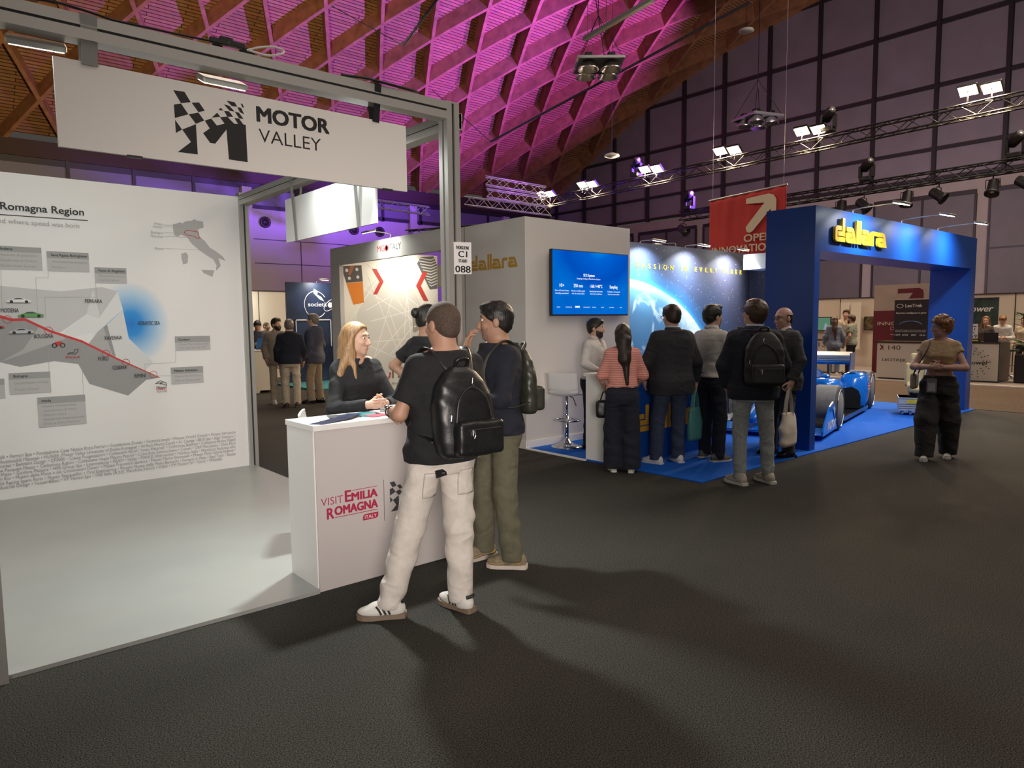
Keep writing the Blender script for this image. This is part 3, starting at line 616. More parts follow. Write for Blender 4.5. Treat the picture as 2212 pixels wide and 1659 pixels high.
cs = thing('leaflet_stack', (2.53, 4.22, 1.033), 'stack of small silvery leaflets at the far end of the counter', 'leaflet stack')
for i in range(6):
    M = Matrix.Translation((2.53, 4.22, 1.0335+0.006*i)) @ Matrix.Rotation(0.12*math.sin(i*2.1)+0.1, 4, 'Z')
    MB().box(-0.06, 0.06, -0.075, 0.075, 0, 0.0055).xform(M).build('leaflet', mat('leaflet_silver', (0.55, 0.56, 0.58), 0.35), cs)
# paper stand number on the post
def stand_card(x, y, z, u, num, label, w=0.148, h=0.215, bend=True):
    u = Vector(u); n = u.cross(Vector(UZ)); o = Vector((x, y, z))
    t = thing('stand_number_card', o, label, 'card')
    MB().prism([(0, 0), (w, 0.006), (w, h+0.006), (0, h)], o, u, UZ, 0.001).build('paper', mat('paper_white', (0.80, 0.80, 0.80), 0.7), t)
    oo = o + n*0.0012
    for s_, zz, cap, wd in (('PADIGLIONE', 0.170, 0.022, 0.72), ('C1', 0.118, 0.040, 0.5), ('STAND', 0.082, 0.021, 0.48), (num, 0.014, 0.045, 0.86)):
        text_mb(s_, oo + u*(w/2) + Vector((0, 0, zz*h/0.215)), u, UZ, w*wd, cap*h/0.215, 0.02, 'C', 0.0006).build('lettering', M_INK, t)
    return t
stand_card(2.831, 3.892, 1.968, UX, '088', 'white card reading C1 STAND 088 stuck to the tall front post')
# white moulded chair back seen behind the seated woman
# ================================================================== NEIGHBOUR STANDS
M_PLASTER = mat('stand_wall_white', (0.66, 0.64, 0.61), 0.65)
M_GOLD = mat('print_gold', (0.50, 0.29, 0.05), 0.5)
M_YEL = mat('sign_letter_yellow', (0.95, 0.62, 0.02), 0.4)
M_BLUEW = mat('stand_blue_laminate', (0.004, 0.060, 0.33), 0.35)
DL = dict(d=([[(0, .15), (0, .8), (.06, .93), (.18, 1), (.58, 1), (.58, .72), (.2, .72), (.2, .3), (.95, .3), (.95, 0), (.15, 0), (.05, .05)], [(.26, .37), (.26, .65), (.68, .65), (.68, 1.48), (.72, 1.52), (.88, 1.52), (.92, 1.48), (.92, .37)]], 1.02),
          a=([[(.08, 1), (.62, 1), (.76, .93), (.82, .8), (1.04, 0), (.2, 0), (.06, .06), (0, .2), (0, .5), (.05, .6), (.15, .66), (.5, .66), (.57, .60), (.63, .36), (.3, .36), (.3, .30), (.72, .30), (.66, .62), (.58, .72), (.1, .72)]], 1.09),
          l=([[(0, 0), (0, 1.48), (.03, 1.52), (.19, 1.52), (.22, 1.48), (.22, 0)]], 0.27), r=([[(0, 0), (0, .8), (.05, .93), (.17, 1), (.64, 1), (.64, .72), (.24, .72), (.24, 0)]], 0.70))
def dallara(o, u, v, width, xh, depth, m, parent):
    tot = sum(DL[c][1] for c in 'dallara')-0.05; k = width/tot; x = 0
    for c in 'dallara':
        for poly in DL[c][0]: MB().prism([((x+a)*k, e*xh) for a, e in poly], o, u, v, depth).build('letter_'+c, m, parent)
        x += DL[c][1]
# ---- white cabin with screen (X 5.98..8.01, Y 6.70..8.45)
cab = thing('stand_cabin', (7, 7.5, 0), 'white stand cabin wall with gold lettering and a mounted screen', 'stand wall')
MB().box(5.98, 8.01, 6.70, 6.76, 0.0, 2.957).build('front_wall', M_PLASTER, cab)
MB().box(5.98, 6.04, 6.76, 8.45, 0.0, 2.957).build('side_wall', M_PLASTER, cab)
MB().box(7.95, 8.01, 6.76, 8.0, 0.0, 2.957).build('side_wall', M_PLASTER, cab)
MB().box(5.962, 5.98, 6.69, 8.45, 0.0, 0.10).build('skirting', M_WHITE, cab); MB().box(5.98, 8.01, 6.682, 6.70, 0.0, 0.10).build('skirting', M_WHITE, cab)
dallara((5.979, 7.84, 2.338), (0, -1, 0), UZ, 1.0, 0.135, 0.002, M_GOLD, cab)
MB().box(5.976, 5.98, 7.96, 7.965, 0.1, 2.95).build('panel_joint', M_GMUL, cab)
# screen
tv = thing('wall_screen', (7.1, 6.65, 1.71), 'large flat screen with a blue slide mounted on the white wall', 'screen')
MB().rbox(6.352, 7.868, 6.605, 6.655, 1.712, 2.572, 0.01, 2).build('housing', M_BLACK, tv)
MB().box(6.8, 7.4, 6.655, 6.70, 1.95, 2.35).build('wall_bracket', M_BLACK, tv)
m = bpy.data.materials.new('screen_blue'); m.use_nodes = True; nt = m.node_tree; nt.nodes.clear(); L = nt.links.new
out = N(nt, 'ShaderNodeOutputMaterial'); em = N(nt, 'ShaderNodeEmission'); geo = N(nt, 'ShaderNodeNewGeometry'); sub = N(nt, 'ShaderNodeVectorMath', operation='SUBTRACT'); sub.inputs[1].default_value = (7.25, 6.6, 2.62)
scl = N(nt, 'ShaderNodeVectorMath', operation='MULTIPLY'); scl.inputs[1].default_value = (1.1, 0, 1.6); ln = N(nt, 'ShaderNodeVectorMath', operation='LENGTH')
L(geo.outputs['Position'], sub.inputs[0]); L(sub.outputs[0], scl.inputs[0]); L(scl.outputs[0], ln.inputs[0])
rp = ramp(nt, [(0.0, (0.0, 0.30, 0.86)), (0.25, (0.0, 0.13, 0.66)), (0.7, (0.0, 0.075, 0.50)), (1.0, (0.0, 0.14, 0.62))]); L(ln.outputs['Value'], rp.inputs['Fac'])
nz = N(nt, 'ShaderNodeTexNoise'); nz.inputs['Scale'].default_value = 2.2; L(geo.outputs['Position'], nz.inputs['Vector'])
mx = N(nt, 'ShaderNodeMix', data_type='RGBA', blend_type='SOFT_LIGHT'); mx.inputs[0].default_value = 0.3; L(rp.outputs['Color'], mx.inputs[6]); L(nz.outputs['Fac'], mx.inputs[7])
L(mx.outputs[2], em.inputs[0]); em.inputs[1].default_value = 1.0; L(em.outputs[0], out.inputs[0])
MB().box(6.366, 7.854, 6.6035, 6.606, 1.73, 2.56).build('display', m, tv)
E_TXT = emat('screen_text_white', (0.85, 0.92, 1.0), 1.1); E_TXT2 = emat('screen_text_dim', (0.35, 0.55, 0.9), 0.9)
def tvt(s, x, z, cap, w, mm=E_TXT, bold=0.01): text_mb(s, (x, 6.603, z), UX, UZ, w, cap, bold, 'C', 0.0006).build('slide_text', mm, tv)
tvt('SD2 System', 7.05, 2.235, 0.036, 0.22); tvt('Sampling, Drilling & Distribution System', 7.045, 2.195, 0.020, 0.46, E_TXT, 0)
for x, a, w, l1, l2 in ((6.535, '10+', 0.085, 'Years of Sound Surface', 'Sampling operational'), (6.84, '250 mm', 0.175, 'Maximum drilling depth', 'into the comet surface'), (7.19, '-160 / +40°C', 0.255, 'Operating range under extreme', 'thermal conditions'), (7.55, 'Sampling', 0.165, 'Collection of material', 'from the comet surface')):
    tvt(a, x, 2.088, 0.043, w); tvt(l1, x, 2.032, 0.019, 0.26, E_TXT, 0); tvt(l2, x, 1.997, 0.019, 0.24, E_TXT, 0)
for i, (x, w) in enumerate(((6.44, .06), (6.60, .12), (6.78, .09), (6.94, .13), (7.11, .08), (7.29, .06), (7.46, .10), (7.68, .05))):
    MB().box(x, x+w, 6.6025, 6.6035, 1.818, 1.831 if i != 2 else 1.84).build('slide_tab', E_TXT if i == 2 else E_TXT2, tv)
# ---- space backdrop wall (Y = 8.0) with printed lettering and lamps
m, nt, b = nodes_mat('space_backdrop_print'); L = nt.links.new
geo = N(nt, 'ShaderNodeNewGeometry'); sx = N(nt, 'ShaderNodeSeparateXYZ'); L(geo.outputs['Position'], sx.inputs[0])
# earth: a disc of radius 3.3 m centred low on the wall, the bright limb running down to the right
sub = N(nt, 'ShaderNodeVectorMath', operation='SUBTRACT'); sub.inputs[1].default_value = (9.25, 0, -0.42); sc2 = N(nt, 'ShaderNodeVectorMath', operation='MULTIPLY'); sc2.inputs[1].default_value = (1/3.28, 0, 1/2.80); ln = N(nt, 'ShaderNodeVectorMath', operation='LENGTH')
L(geo.outputs['Position'], sub.inputs[0]); L(sub.outputs[0], sc2.inputs[0]); L(sc2.outputs[0], ln.inputs[0])
sky = ramp(nt, [(0.0, (0.03, 0.11, 0.22)), (0.80, (0.05, 0.15, 0.28)), (0.93, (0.10, 0.28, 0.44)), (0.985, (0.36, 0.52, 0.60)), (1.0, (0.04, 0.32, 0.62)), ])
L(ln.outputs['Value'], sky.inputs['Fac'])
atm = ramp(nt, [(0.0, (0.04, 0.30, 0.62)), (0.03, (0.03, 0.13, 0.32)), (0.11, (0.035, 0.06, 0.13)), (0.35, (0.045, 0.048, 0.082)), (1.0, (0.05, 0.05, 0.065))])
mr = N(nt, 'ShaderNodeMapRange'); mr.inputs[1].default_value = 1.0; mr.inputs[2].default_value = 2.0; L(ln.outputs['Value'], mr.inputs[0]); L(mr.outputs[0], atm.inputs['Fac'])
gt = N(nt, 'ShaderNodeMath', operation='GREATER_THAN'); gt.inputs[1].default_value = 1.0; L(ln.outputs['Value'], gt.inputs[0])
cl = N(nt, 'ShaderNodeTexNoise'); cl.inputs['Scale'].default_value = 2.6; cl.inputs['Detail'].default_value = 7; cl.inputs['Distortion'].default_value = 0.8; L(geo.outputs['Position'], cl.inputs['Vector'])
clr = ramp(nt, [(0.52, (0, 0, 0)), (0.70, (1, 1, 1))]); L(cl.outputs['Fac'], clr.inputs['Fac'])
ce = N(nt, 'ShaderNodeMix', data_type='RGBA'); L(clr.outputs['Color'], ce.inputs[0]); L(sky.outputs['Color'], ce.inputs[6]); ce.inputs[7].default_value = (0.55, 0.68, 0.75, 1)
st_ = N(nt, 'ShaderNodeTexVoronoi'); st_.inputs['Scale'].default_value = 16.0; L(geo.outputs['Position'], st_.inputs['Vector'])
sr = ramp(nt, [(0.05, (0.55, 0.58, 0.65)), (0.13, (0, 0, 0))]); L(st_.outputs['Distance'], sr.inputs['Fac'])
sadd = N(nt, 'ShaderNodeMix', data_type='RGBA', blend_type='ADD'); sadd.inputs[0].default_value = 1.0; L(atm.outputs['Color'], sadd.inputs[6]); L(sr.outputs['Color'], sadd.inputs[7])
fin = N(nt, 'ShaderNodeMix', data_type='RGBA'); L(gt.outputs[0], fin.inputs[0]); L(ce.outputs[2], fin.inputs[6]); L(sadd.outputs[2], fin.inputs[7])
# white lit limb growing toward the right
lm = N(nt, 'ShaderNodeMapRange'); lm.inputs[1].default_value = 10.6; lm.inputs[2].default_value = 12.2; L(sx.outputs['X'], lm.inputs[0])
lr = ramp(nt, [(0.80, (0, 0, 0)), (0.93, (1, 1, 1)), (0.995, (1, 1, 1)), (1.0, (0, 0, 0))]); L(ln.outputs['Value'], lr.inputs['Fac'])
lmul = N(nt, 'ShaderNodeMath', operation='MULTIPLY'); L(lm.outputs[0], lmul.inputs[0]); L(lr.outputs['Color'], lmul.inputs[1])
fin2 = N(nt, 'ShaderNodeMix', data_type='RGBA'); L(lmul.outputs[0], fin2.inputs[0]); L(fin.outputs[2], fin2.inputs[6]); fin2.inputs[7].default_value = (0.70, 0.78, 0.78, 1)
L(fin2.outputs[2], b.inputs['Base Color']); b.inputs['Roughness'].default_value = 0.5
spw = thing('backdrop_wall', (11, 8.0, 0), 'starry backdrop wall printed with the blue earth and a yellow slogan', 'display wall')
MB().box(8.01, 13.41, 8.0, 8.06, 0, 2.99).build('panel', m, spw)
MB().box(13.41, 13.47, 6.9, 8.06, 0, 2.99).build('side_panel', m, spw)
text_mb('PASSION IN EVERY FIBER', (9.739, 7.998, 2.552), UX, UZ, 3.36, 0.086, 0.0, 'L', 0.006, spacing=2.3).build('lettering', M_YEL, spw)
# printed blue car nose and suitcase shapes at the foot of the backdrop
wf = tag(MB().box(12.75, 13.40, 7.0, 7.75, 2.62, 2.92).build('light_box', M_WHITE, origin=(13.1, 7.4, 2.62)), 'white fascia box under the red banner by the backdrop corner', 'fascia')
def arm_lamp(base, out, target, label, energy, group, color=(0.95, 0.98, 1.0), spread=2.4):
    base, out = Vector(base), Vector(out); d = (out-base); t = thing('arm_spotlight', base, label, 'spotlight', group)
    MB().tube(smooth_path([base, base+Vector((0, 0, 0.06)), base+d*0.5+Vector((0, 0, 0.05)), out+Vector((0, 0, 0.02))], 5), 0.008, 6).build('arm', M_ALU, t)
    dd = d.normalized(); sd = dd.cross(Vector(UZ)).normalized(); tilt = (Vector(target)-out).normalized()
    hd = (Vector((0, 0, -1)) - dd*0.25).normalized(); q = hd.to_track_quat('-Z', 'Y'); M = Matrix.Translation(out) @ q.to_matrix().to_4x4()
    MB().rbox(-0.11, 0.11, -0.08, 0.08, 0.0, 0.03, 0.02, 2).xform(M).build('lamp_head', M_ALU, t)
    MB().box(-0.095, 0.095, -0.065, 0.065, -0.004, 0.0).xform(M).build('lens', E_COOL, t)
    area_light('arm_spot_beam', out + tilt*0.02, target, 0.18, energy, color, spread, 0.12)
    return t
for i, (x, w) in enumerate(((9.88, 'leftmost'), (11.2, 'middle'), (12.52, 'rightmost'))):
    arm_lamp((x, 8.02, 2.96), (x, 7.62, 2.985), (x, 7.98, 2.0), '%s arm lamp shining down the starry backdrop wall' % w, 40, 'arm lamps over the backdrop wall', spread=2.2)
arm_lamp((10.9, 8.04, 2.99), (10.9, 8.5, 3.04), (10.9, 8.1, 2.0), 'arm lamp seen from behind, turned over the back of the starry wall', 8, 'arm lamps over the backdrop wall')
# ---- blue portal
ar = thing('blue_portal', (11.3, 4.45, 0), 'big blue entrance portal with raised yellow lettering', 'portal')
MB().box(8.38, 8.52, 4.14, 4.78, 0, 2.47).build('left_leg', M_BLUEW, ar)
MB().box(14.00, 14.24, 4.14, 4.78, 0, 2.47).build('right_leg', M_BLUEW, ar)
MB().box(8.38, 14.24, 4.14, 4.78, 2.47, 3.0).build('lintel', M_BLUEW, ar)
dallara((8.80, 4.12, 2.598), UX, UZ, 1.54, 0.195, 0.03, M_YEL, ar)
for i, (x, w) in enumerate(((9.55, 'leftmost'), (11.15, 'middle'), (12.6, 'rightmost'))):
    arm_lamp((x, 4.2, 3.0), (x, 3.62, 3.06), (x, 4.13, 2.45), '%s arm lamp on top of the blue portal' % w, 26, 'arm lamps over the blue portal', spread=2.2)
# ---- blue carpet and white edge trim
bc = tag(MB().box(5.99, 14.3, 4.06, 6.69, 0.0, 0.012).build('carpet', M_BLUECARPET, origin=(10, 5.4, 0)), 'bright blue carpet laid in front of the cabin and portal', 'carpet')
bc2 = tag(MB().box(8.02, 14.3, 6.69, 7.99, 0.0, 0.012).build('carpet', M_BLUECARPET, origin=(11, 7.3, 0)), 'blue carpet strip at the foot of the starry backdrop', 'carpet')
tag(MB().box(5.955, 5.99, 5.65, 6.69, 0.0, 0.018).build('trim_1', M_WHITE, origin=(5.97, 6.2, 0)), kind='structure')
# ---- blue counter
dc = thing('display_counter', (6.9, 5.4, 0), 'blue display counter with gold lettering and white top', 'counter')
MB().box(6.10, 7.84, 5.135, 5.68, 0.012, 0.995).build('body', M_BLUEW, dc)
MB().box(6.02, 6.10, 5.135, 5.69, 0.012, 0.995).build('end_panel', M_WHITE, dc)
MB().box(6.01, 7.88, 5.115, 5.72, 0.995, 1.03).build('counter_top', M_WHITE, dc)
dallara((6.26, 5.134, 0.362), UX, UZ, 1.385, 0.203, 0.003, mat('print_ochre', (0.62, 0.33, 0.02), 0.5), dc)
# bottle on the counter
bo_ = (7.47, 5.24, 1.03)
bt = thing('water_bottle', bo_, 'clear plastic water bottle with green label on the white counter top', 'bottle')
M_PET = mat('clear_plastic', (0.85, 0.92, 0.95), 0.05, trans=0.9)
MB().lathe([(0.034, 0), (0.036, 0.02), (0.036, 0.15), (0.030, 0.19), (0.016, 0.225), (0.013, 0.235)], bo_, 16).build('bottle_body', M_PET, bt, True)
MB().lathe([(0.0372, 0.03), (0.0372, 0.125)], bo_, 16).build('label_wrap', mat('bottle_label', (0.35, 0.45, 0.18), 0.5, noise=0.5, nscale=60), bt, True)
MB().lathe([(0.015, 0.232), (0.015, 0.255), (0.0, 0.256)], bo_, 12).build('cap', mat('bottle_cap_pink', (0.75, 0.42, 0.40), 0.5), bt)
bx = thing('sample_case', (7.82, 5.55, 1.03), 'grey display case with black carrying handle on the counter', 'case')
MB().rbox(7.66, 7.86, 5.50, 5.62, 1.03, 1.36, 0.01, 2).build('shell', mat('case_grey', (0.16, 0.17, 0.20), 0.5), bx)
MB().tube(smooth_path([(7.71, 5.56, 1.36), (7.735, 5.56, 1.41), (7.76, 5.56, 1.44), (7.785, 5.56, 1.41), (7.81, 5.56, 1.36)]), 0.009, 6).build('handle', M_BLACK, bx)
MB().box(7.66, 7.86, 5.499, 5.621, 1.335, 1.352).build('lid_line', mat('case_blue', (0.02, 0.12, 0.5), 0.4), bx)
bb = thing('carton', (7.66, 5.4, 1.03), 'small bright blue carton between bottle and grey case', 'carton')
MB().box(7.59, 7.71, 5.36, 5.44, 1.03, 1.19).build('carton_body', mat('carton_blue', (0.01, 0.22, 0.72), 0.35), bb)
text_mb('24', (7.64, 5.3595, 1.05), UX, UZ, 0.045, 0.035, 0.02, 'C', 0.0005).build('lettering', M_WHITE, bb)
# bar stool
def bar_stool(x, y, rot, label):
    t = thing('bar_stool', (x, y, 0), label, 'stool'); M_CH = mat('chrome', (0.62, 0.63, 0.64), 0.12, 1.0)
    MB().lathe([(0.205, 0.012), (0.20, 0.022), (0.12, 0.045), (0.05, 0.085), (0.032, 0.13)], (x, y, 0), 28).build('base', M_CH, t, True)
    MB().cyl((x, y, 0.1), (x, y, 0.42), 0.028, n=16).build('lower_column', M_CH, t, True)
    MB().cyl((x, y, 0.42), (x, y, 0.70), 0.019, n=16).build('upper_column', M_CH, t, True)
    R_ = Matrix.Translation((x, y, 0)) @ Matrix.Rotation(rot, 4, 'Z')
    MB().tube([(0.165*math.cos(a), 0.04+0.13*math.sin(a), 0.355) for a in [2*PI*i/20 for i in range(20)]], 0.011, 8, True).xform(R_).build('foot_ring', M_CH, t, True)
    MB().bar((0, -0.09, 0.355), (0, 0.16, 0.355), 0.02, 0.015).xform(R_).build('ring_strut', M_CH, t)
    MB().tube([(0.02, 0, 0.68), (0.10, -0.05, 0.66), (0.13, -0.07, 0.60), (0.15, -0.08, 0.56)], 0.006, 6).xform(R_).build('lever', M_BLACK, t)
    prof = [(0.19, 0.700), (0.05, 0.695), (-0.08, 0.697), (-0.15, 0.715), (-0.185, 0.76), (-0.20, 0.85), (-0.215, 0.96), (-0.217, 0.985)]
    pts = smooth_path([(0, p, z) for p, z in prof], 4); vs = []; fs = []; nw = 9
    for i, p in enumerate(pts):
        f = i/(len(pts)-1)
        for k in range(nw):
            u_ = (k/(nw-1)-0.5)*2; cv = 0.025*u_*u_*math.sin(min(1, f*1.2)*PI*0.9)
            vs.append((0.20*u_, p.y + cv*(1 if f > .5 else 0), p.z + cv*(1 if f < .6 else 0.2)))
    n0 = len(vs)
    for i, p in enumerate(pts):
        q = (pts[min(i+1, len(pts)-1)]-pts[max(i-1, 0)]).normalized(); nn = Vector((0, -q.z, q.y))
        for k in range(nw):
            v_ = vs[i*nw+k]; vs.append((v_[0], v_[1]+nn.y*0.018*(1), v_[2]+nn.z*0.018))
    m_ = len(pts)
    for i in range(m_-1):
        for k in range(nw-1):
            a = i*nw+k; fs += [(a, a+1, a+nw+1, a+nw), (n0+a, n0+a+nw, n0+a+nw+1, n0+a+1)]
    for i in range(m_-1):
        for k, s_ in ((0, 1), (nw-1, -1)):
            a = i*nw+k; fs.append((a, a+nw, n0+a+nw, n0+a) if s_ > 0 else (a, n0+a, n0+a+nw, a+nw))
    for k in range(nw-1): fs += [(k, n0+k, n0+k+1, k+1), ((m_-1)*nw+k, (m_-1)*nw+k+1, n0+(m_-1)*nw+k+1, n0+(m_-1)*nw+k)]
    mb = MB(); mb.add(vs, fs); mb.xform(R_).build('seat_shell', mat('stool_white', (0.78, 0.77, 0.75), 0.35), t, True)
    return t
bar_stool(6.43, 6.42, math.radians(-60), 'white moulded bar stool on chrome base in front of the cabin wall')
# ---- MG ITALY stand: header frame on the same line, back wall at Y = 12
mg = thing('stand_portal', (5.98, 10.2, 0), 'white stand header with red lettering under a lamp', 'stand frame')
MB().box(5.98, 6.06, 8.45, 12.06, 2.685, 2.995).build('header', M_PLASTER, mg)
MB().box(5.98, 6.06, 11.72, 12.06, 0, 2.685).build('leg', M_PLASTER, mg)
text_mb('MG', (5.979, 10.36, 2.80), NY, UZ, 0.24, 0.10, 0.0, 'L', 0.001).build('lettering', M_RED, mg)
text_mb('ITALY', (5.979, 10.0, 2.80), NY, UZ, 0.38, 0.10, 0.0, 'L', 0.001).build('lettering', M_INK2, mg)
MB().lathe([(0.055, 0), (0.055, 0.001), (0.035, 0.001), (0.035, 0)], (5.979, 10.06, 2.845), 16, (-1, 0, 0)).build('logo_ring', M_RED, mg)
arm_lamp((6.0, 9.98, 3.0), (5.62, 9.98, 3.06), (5.98, 9.98, 2.6), 'arm lamp lighting the white header of the neighbour stand', 7, 'arm lamps of the neighbour stand', (1.0, 0.98, 0.88))
M_MGW = mat('neighbour_wall_cream', (0.80, 0.76, 0.66), 0.6)
mw = thing('graphic_wall', (7.3, 12.0, 0), 'cream stand wall with red chevrons, orange tool shape and logo', 'display wall')
MB().box(6.06, 8.55, 12.0, 12.06, 0, 2.72).build('panel', M_MGW, mw)
GY = 11.999
M_ORG = mat('print_orange', (0.72, 0.22, 0.02), 0.5); M_TOOLG = mat('print_tool_grey', (0.10, 0.09, 0.085), 0.4); M_LACE = mat('print_web_line', (0.88, 0.86, 0.80), 0.6); M_MGG = mat('print_pale_grey', (0.62, 0.60, 0.55), 0.6)
def wp(poly, mm, name, k=1, Y=GY): return MB().prism(poly, (0, Y-0.0006*k, 0), UX, UZ, 0.0005).build(name, mm, mw)
bpy.data.objects.remove([c for c in mw.children][0])
MB().box(6.06, 8.31, 12.0, 12.06, 0, 2.985).build('panel', M_MGW, mw)
random.seed(3)
for i in range(16):
    a = random.uniform(0, PI); cx0, cz0 = random.uniform(6.7, 7.9), random.uniform(0.9, 2.5); ll = 0.9
    _l = [(cx0-ll*math.cos(a), cz0-ll*math.sin(a)), (cx0+ll*math.cos(a), cz0+ll*math.sin(a))]
    _l = [(min(8.29, max(6.15, x)), min(2.9, max(0.2, z))) for x, z in _l]
    (x0, z0), (x1, z1) = _l; d = math.hypot(x1-x0, z1-z0) or 1; nx, nz = -(z1-z0)/d*0.008, (x1-x0)/d*0.008
    wp([(x0-nx, z0-nz), (x1-nx, z1-nz), (x1+nx, z1+nz), (x0+nx, z0+nz)], M_LACE, 'web_line', 1+0.06*i)
wp([(7.2+0.75*math.cos(t), 1.6+0.95*math.sin(t)) for t in [2*PI*i/28 for i in range(28)]], mat('print_web_disc', (0.70, 0.67, 0.60), 0.6), 'web_disc', 0.5)
wp([(6.159, 2.69), (6.581, 2.722), (6.6, 2.421), (6.259, 2.385)], M_TOOLG, 'tool_grey_print', 2); wp([(6.259, 2.378), (6.6, 2.416), (6.611, 2.024), (6.39, 1.982)], M_ORG, 'tool_orange_print', 2)
wp([(6.345, 2.698), (6.434, 2.702), (6.349, 2.53), (6.30, 2.53)], mat('print_rust', (0.35, 0.12, 0.05), 0.5), 'tool_gap_print', 3)
for x, z in ((6.273, 2.615), (6.482, 2.641), (6.321, 2.47), (6.497, 2.499)): wp([(x+0.032*math.cos(i*PI/6), z+0.032*math.sin(i*PI/6)) for i in range(12)], M_MGG, 'bolt_print', 4)
M_CHEV = mat('print_chevron_red', (0.50, 0.05, 0.04), 0.5)
wp([(6.802, 2.668), (6.901, 2.663), (7.048, 2.428), (6.897, 2.182), (6.807, 2.181), (6.957, 2.422)], M_CHEV, 'chevron_print', 2)
wp([(7.952, 2.652), (8.068, 2.652), (7.899, 2.372), (8.072, 2.072), (7.96, 2.071), (7.785, 2.369)], M_CHEV, 'chevron_print', 5)
wp([(7.902, 2.936), (8.216, 2.975), (8.305, 2.811), (8.302, 2.323), (8.117, 2.3), (7.819, 2.808)], mat('print_disc_grey', (0.13, 0.13, 0.13), 0.4), 'milling_disc_print', 2)
for i in range(10):
    z0 = 2.36+0.058*i; xl = max(7.84, 8.10-0.030*i); wp([(xl, z0+0.03), (8.15, z0), (8.30, z0+0.06), (8.30, z0+0.08), (8.15, z0+0.025), (xl, z0+0.05)], M_MGG, 'disc_fin_print', 3)
wp([(7.70, 1.78), (7.974, 1.795), (7.984, 1.77), (7.971, 1.552), (7.726, 1.434), (7.69, 1.46), (7.682, 1.76)], mat('print_bracket', (0.35, 0.32, 0.28), 0.5), 'bracket_print', 2)
for x, z, r_ in ((7.828, 1.664, 0.045), (7.74, 1.56, 0.018), (7.86, 1.52, 0.02)): wp([(x+r_*1.2*math.cos(i*PI/8), z+r_*math.sin(i*PI/8)) for i in range(16)], M_MGW, 'hole_print', 3)
text_mb('ITALY', (7.19, GY-0.001, 0.55), UX, UZ, 0.78, 0.228, -0.004, 'L', 0.0006).build('lettering', mat('print_brown', (0.10, 0.055, 0.03), 0.6), mw)
text_mb('MG', (6.80, GY-0.001, 0.55), UX, UZ, 0.42, 0.228, -0.004, 'R', 0.0006).build('lettering', M_RED, mw)
for i in range(10):
    a0 = -2.6+0.28*i; wp([(7.02+r_*math.cos(a), 0.65+r_*math.sin(a)) for r_, a in ((0.10, a0), (0.145, a0+0.04), (0.145, a0+0.2), (0.10, a0+0.25))], M_CHEV if i > 1 else M_INK2, 'logo_gear_print', 2)
text_mb('Amazing Machines', (7.16, GY-0.001, 0.425), UX, UZ, 0.62, 0.05, -0.01, 'L', 0.0006, shear=0.3).build('lettering', M_INK2, mw)
wp([(7.27, 0.395), (7.55, 0.40), (7.55, 0.405), (7.27, 0.400)], mat('print_green', (0.10, 0.25, 0.10), 0.6), 'logo_rule', 2)
area_light('neighbour_stand_lamp', (7.45, 11.55, 3.08), (7.4, 11.98, 1.6), 0.3, 20, (1.0, 0.96, 0.84), 2.5)
t = thing('led_floodlight', (7.45, 11.55, 3.08), 'led floodlight hung inside the neighbour stand above its graphic wall', 'floodlight')
MB().rbox(7.33, 7.57, 11.48, 11.62, 3.09, 3.12, 0.01, 2).build('housing', M_BLACK, t); B('arm', M_ALU, t, 7.44, 7.46, 11.62, 12.03, 3.09, 3.10)
pn = tag(MB().box(9.4, 9.46, 10.0, 14.0, 2.45, 2.95).build('fascia_board', M_MGW, origin=(9.4, 12, 2.45)), 'cream fascia board seen through the gap beside the tall post', 'fascia')
# ================================================================== FAR STANDS ON THE LEFT
M_CREAM = mat('far_wall_cream', (0.62, 0.58, 0.50), 0.7)
sw2 = thing('dark_display_wall', (9.2, 18.6, 0), 'dark navy display wall with white satellite logo and aerospace lettering', 'display wall')
m, nt, b = nodes_mat('navy_satellite_print'); L = nt.links.new
geo = N(nt, 'ShaderNodeNewGeometry'); nz = N(nt, 'ShaderNodeTexNoise'); nz.inputs['Scale'].default_value = 1.1; nz.inputs['Detail'].default_value = 6; L(geo.outputs['Position'], nz.inputs['Vector'])
rp = ramp(nt, [(0.35, (0.012, 0.018, 0.04)), (0.62, (0.02, 0.04, 0.10)), (0.8, (0.04, 0.10, 0.24))]); L(nz.outputs['Fac'], rp.inputs['Fac']); L(rp.outputs['Color'], b.inputs['Base Color']); b.inputs['Roughness'].default_value = 0.4
MB().box(7.72, 10.4, 18.2, 18.26, 0, 2.74).build('panel', m, sw2)
YB = 18.198
text_mb('società aerospaziale', (8.33, YB, 2.10), UX, UZ, 1.55, 0.115, 0.015, 'L', 0.001).build('lettering', M_WHITE, sw2)
MB().tube([(8.55+0.33*math.cos(a), YB, 2.15+0.36*math.sin(a)) for a in [0.6+5.0*i/24 for i in range(25)]], 0.012, 5).build('logo_orbit', M_WHITE, sw2)
MB().lathe([(0.075, 0), (0.075, 0.002), (0, 0.002)], (8.98, YB, 2.14), 16, (0, -1, 0)).build('logo_globe', M_WHITE, sw2)
MB().tube([(8.98+0.19*math.cos(a), YB, 2.14+0.19*math.sin(a)*0.7+0.10*math.cos(a)) for a in [2*PI*i/20 for i in range(20)]], 0.009, 5, True).build('logo_orbit', M_WHITE, sw2)
MB().prism([(8.50, 2.58), (8.62, 2.52), (8.60, 2.42), (8.72, 2.36), (8.80, 2.24), (8.66, 2.30), (8.50, 2.46)], (0, YB, 0), UX, UZ, 0.002).build('logo_satellite', M_WHITE, sw2)
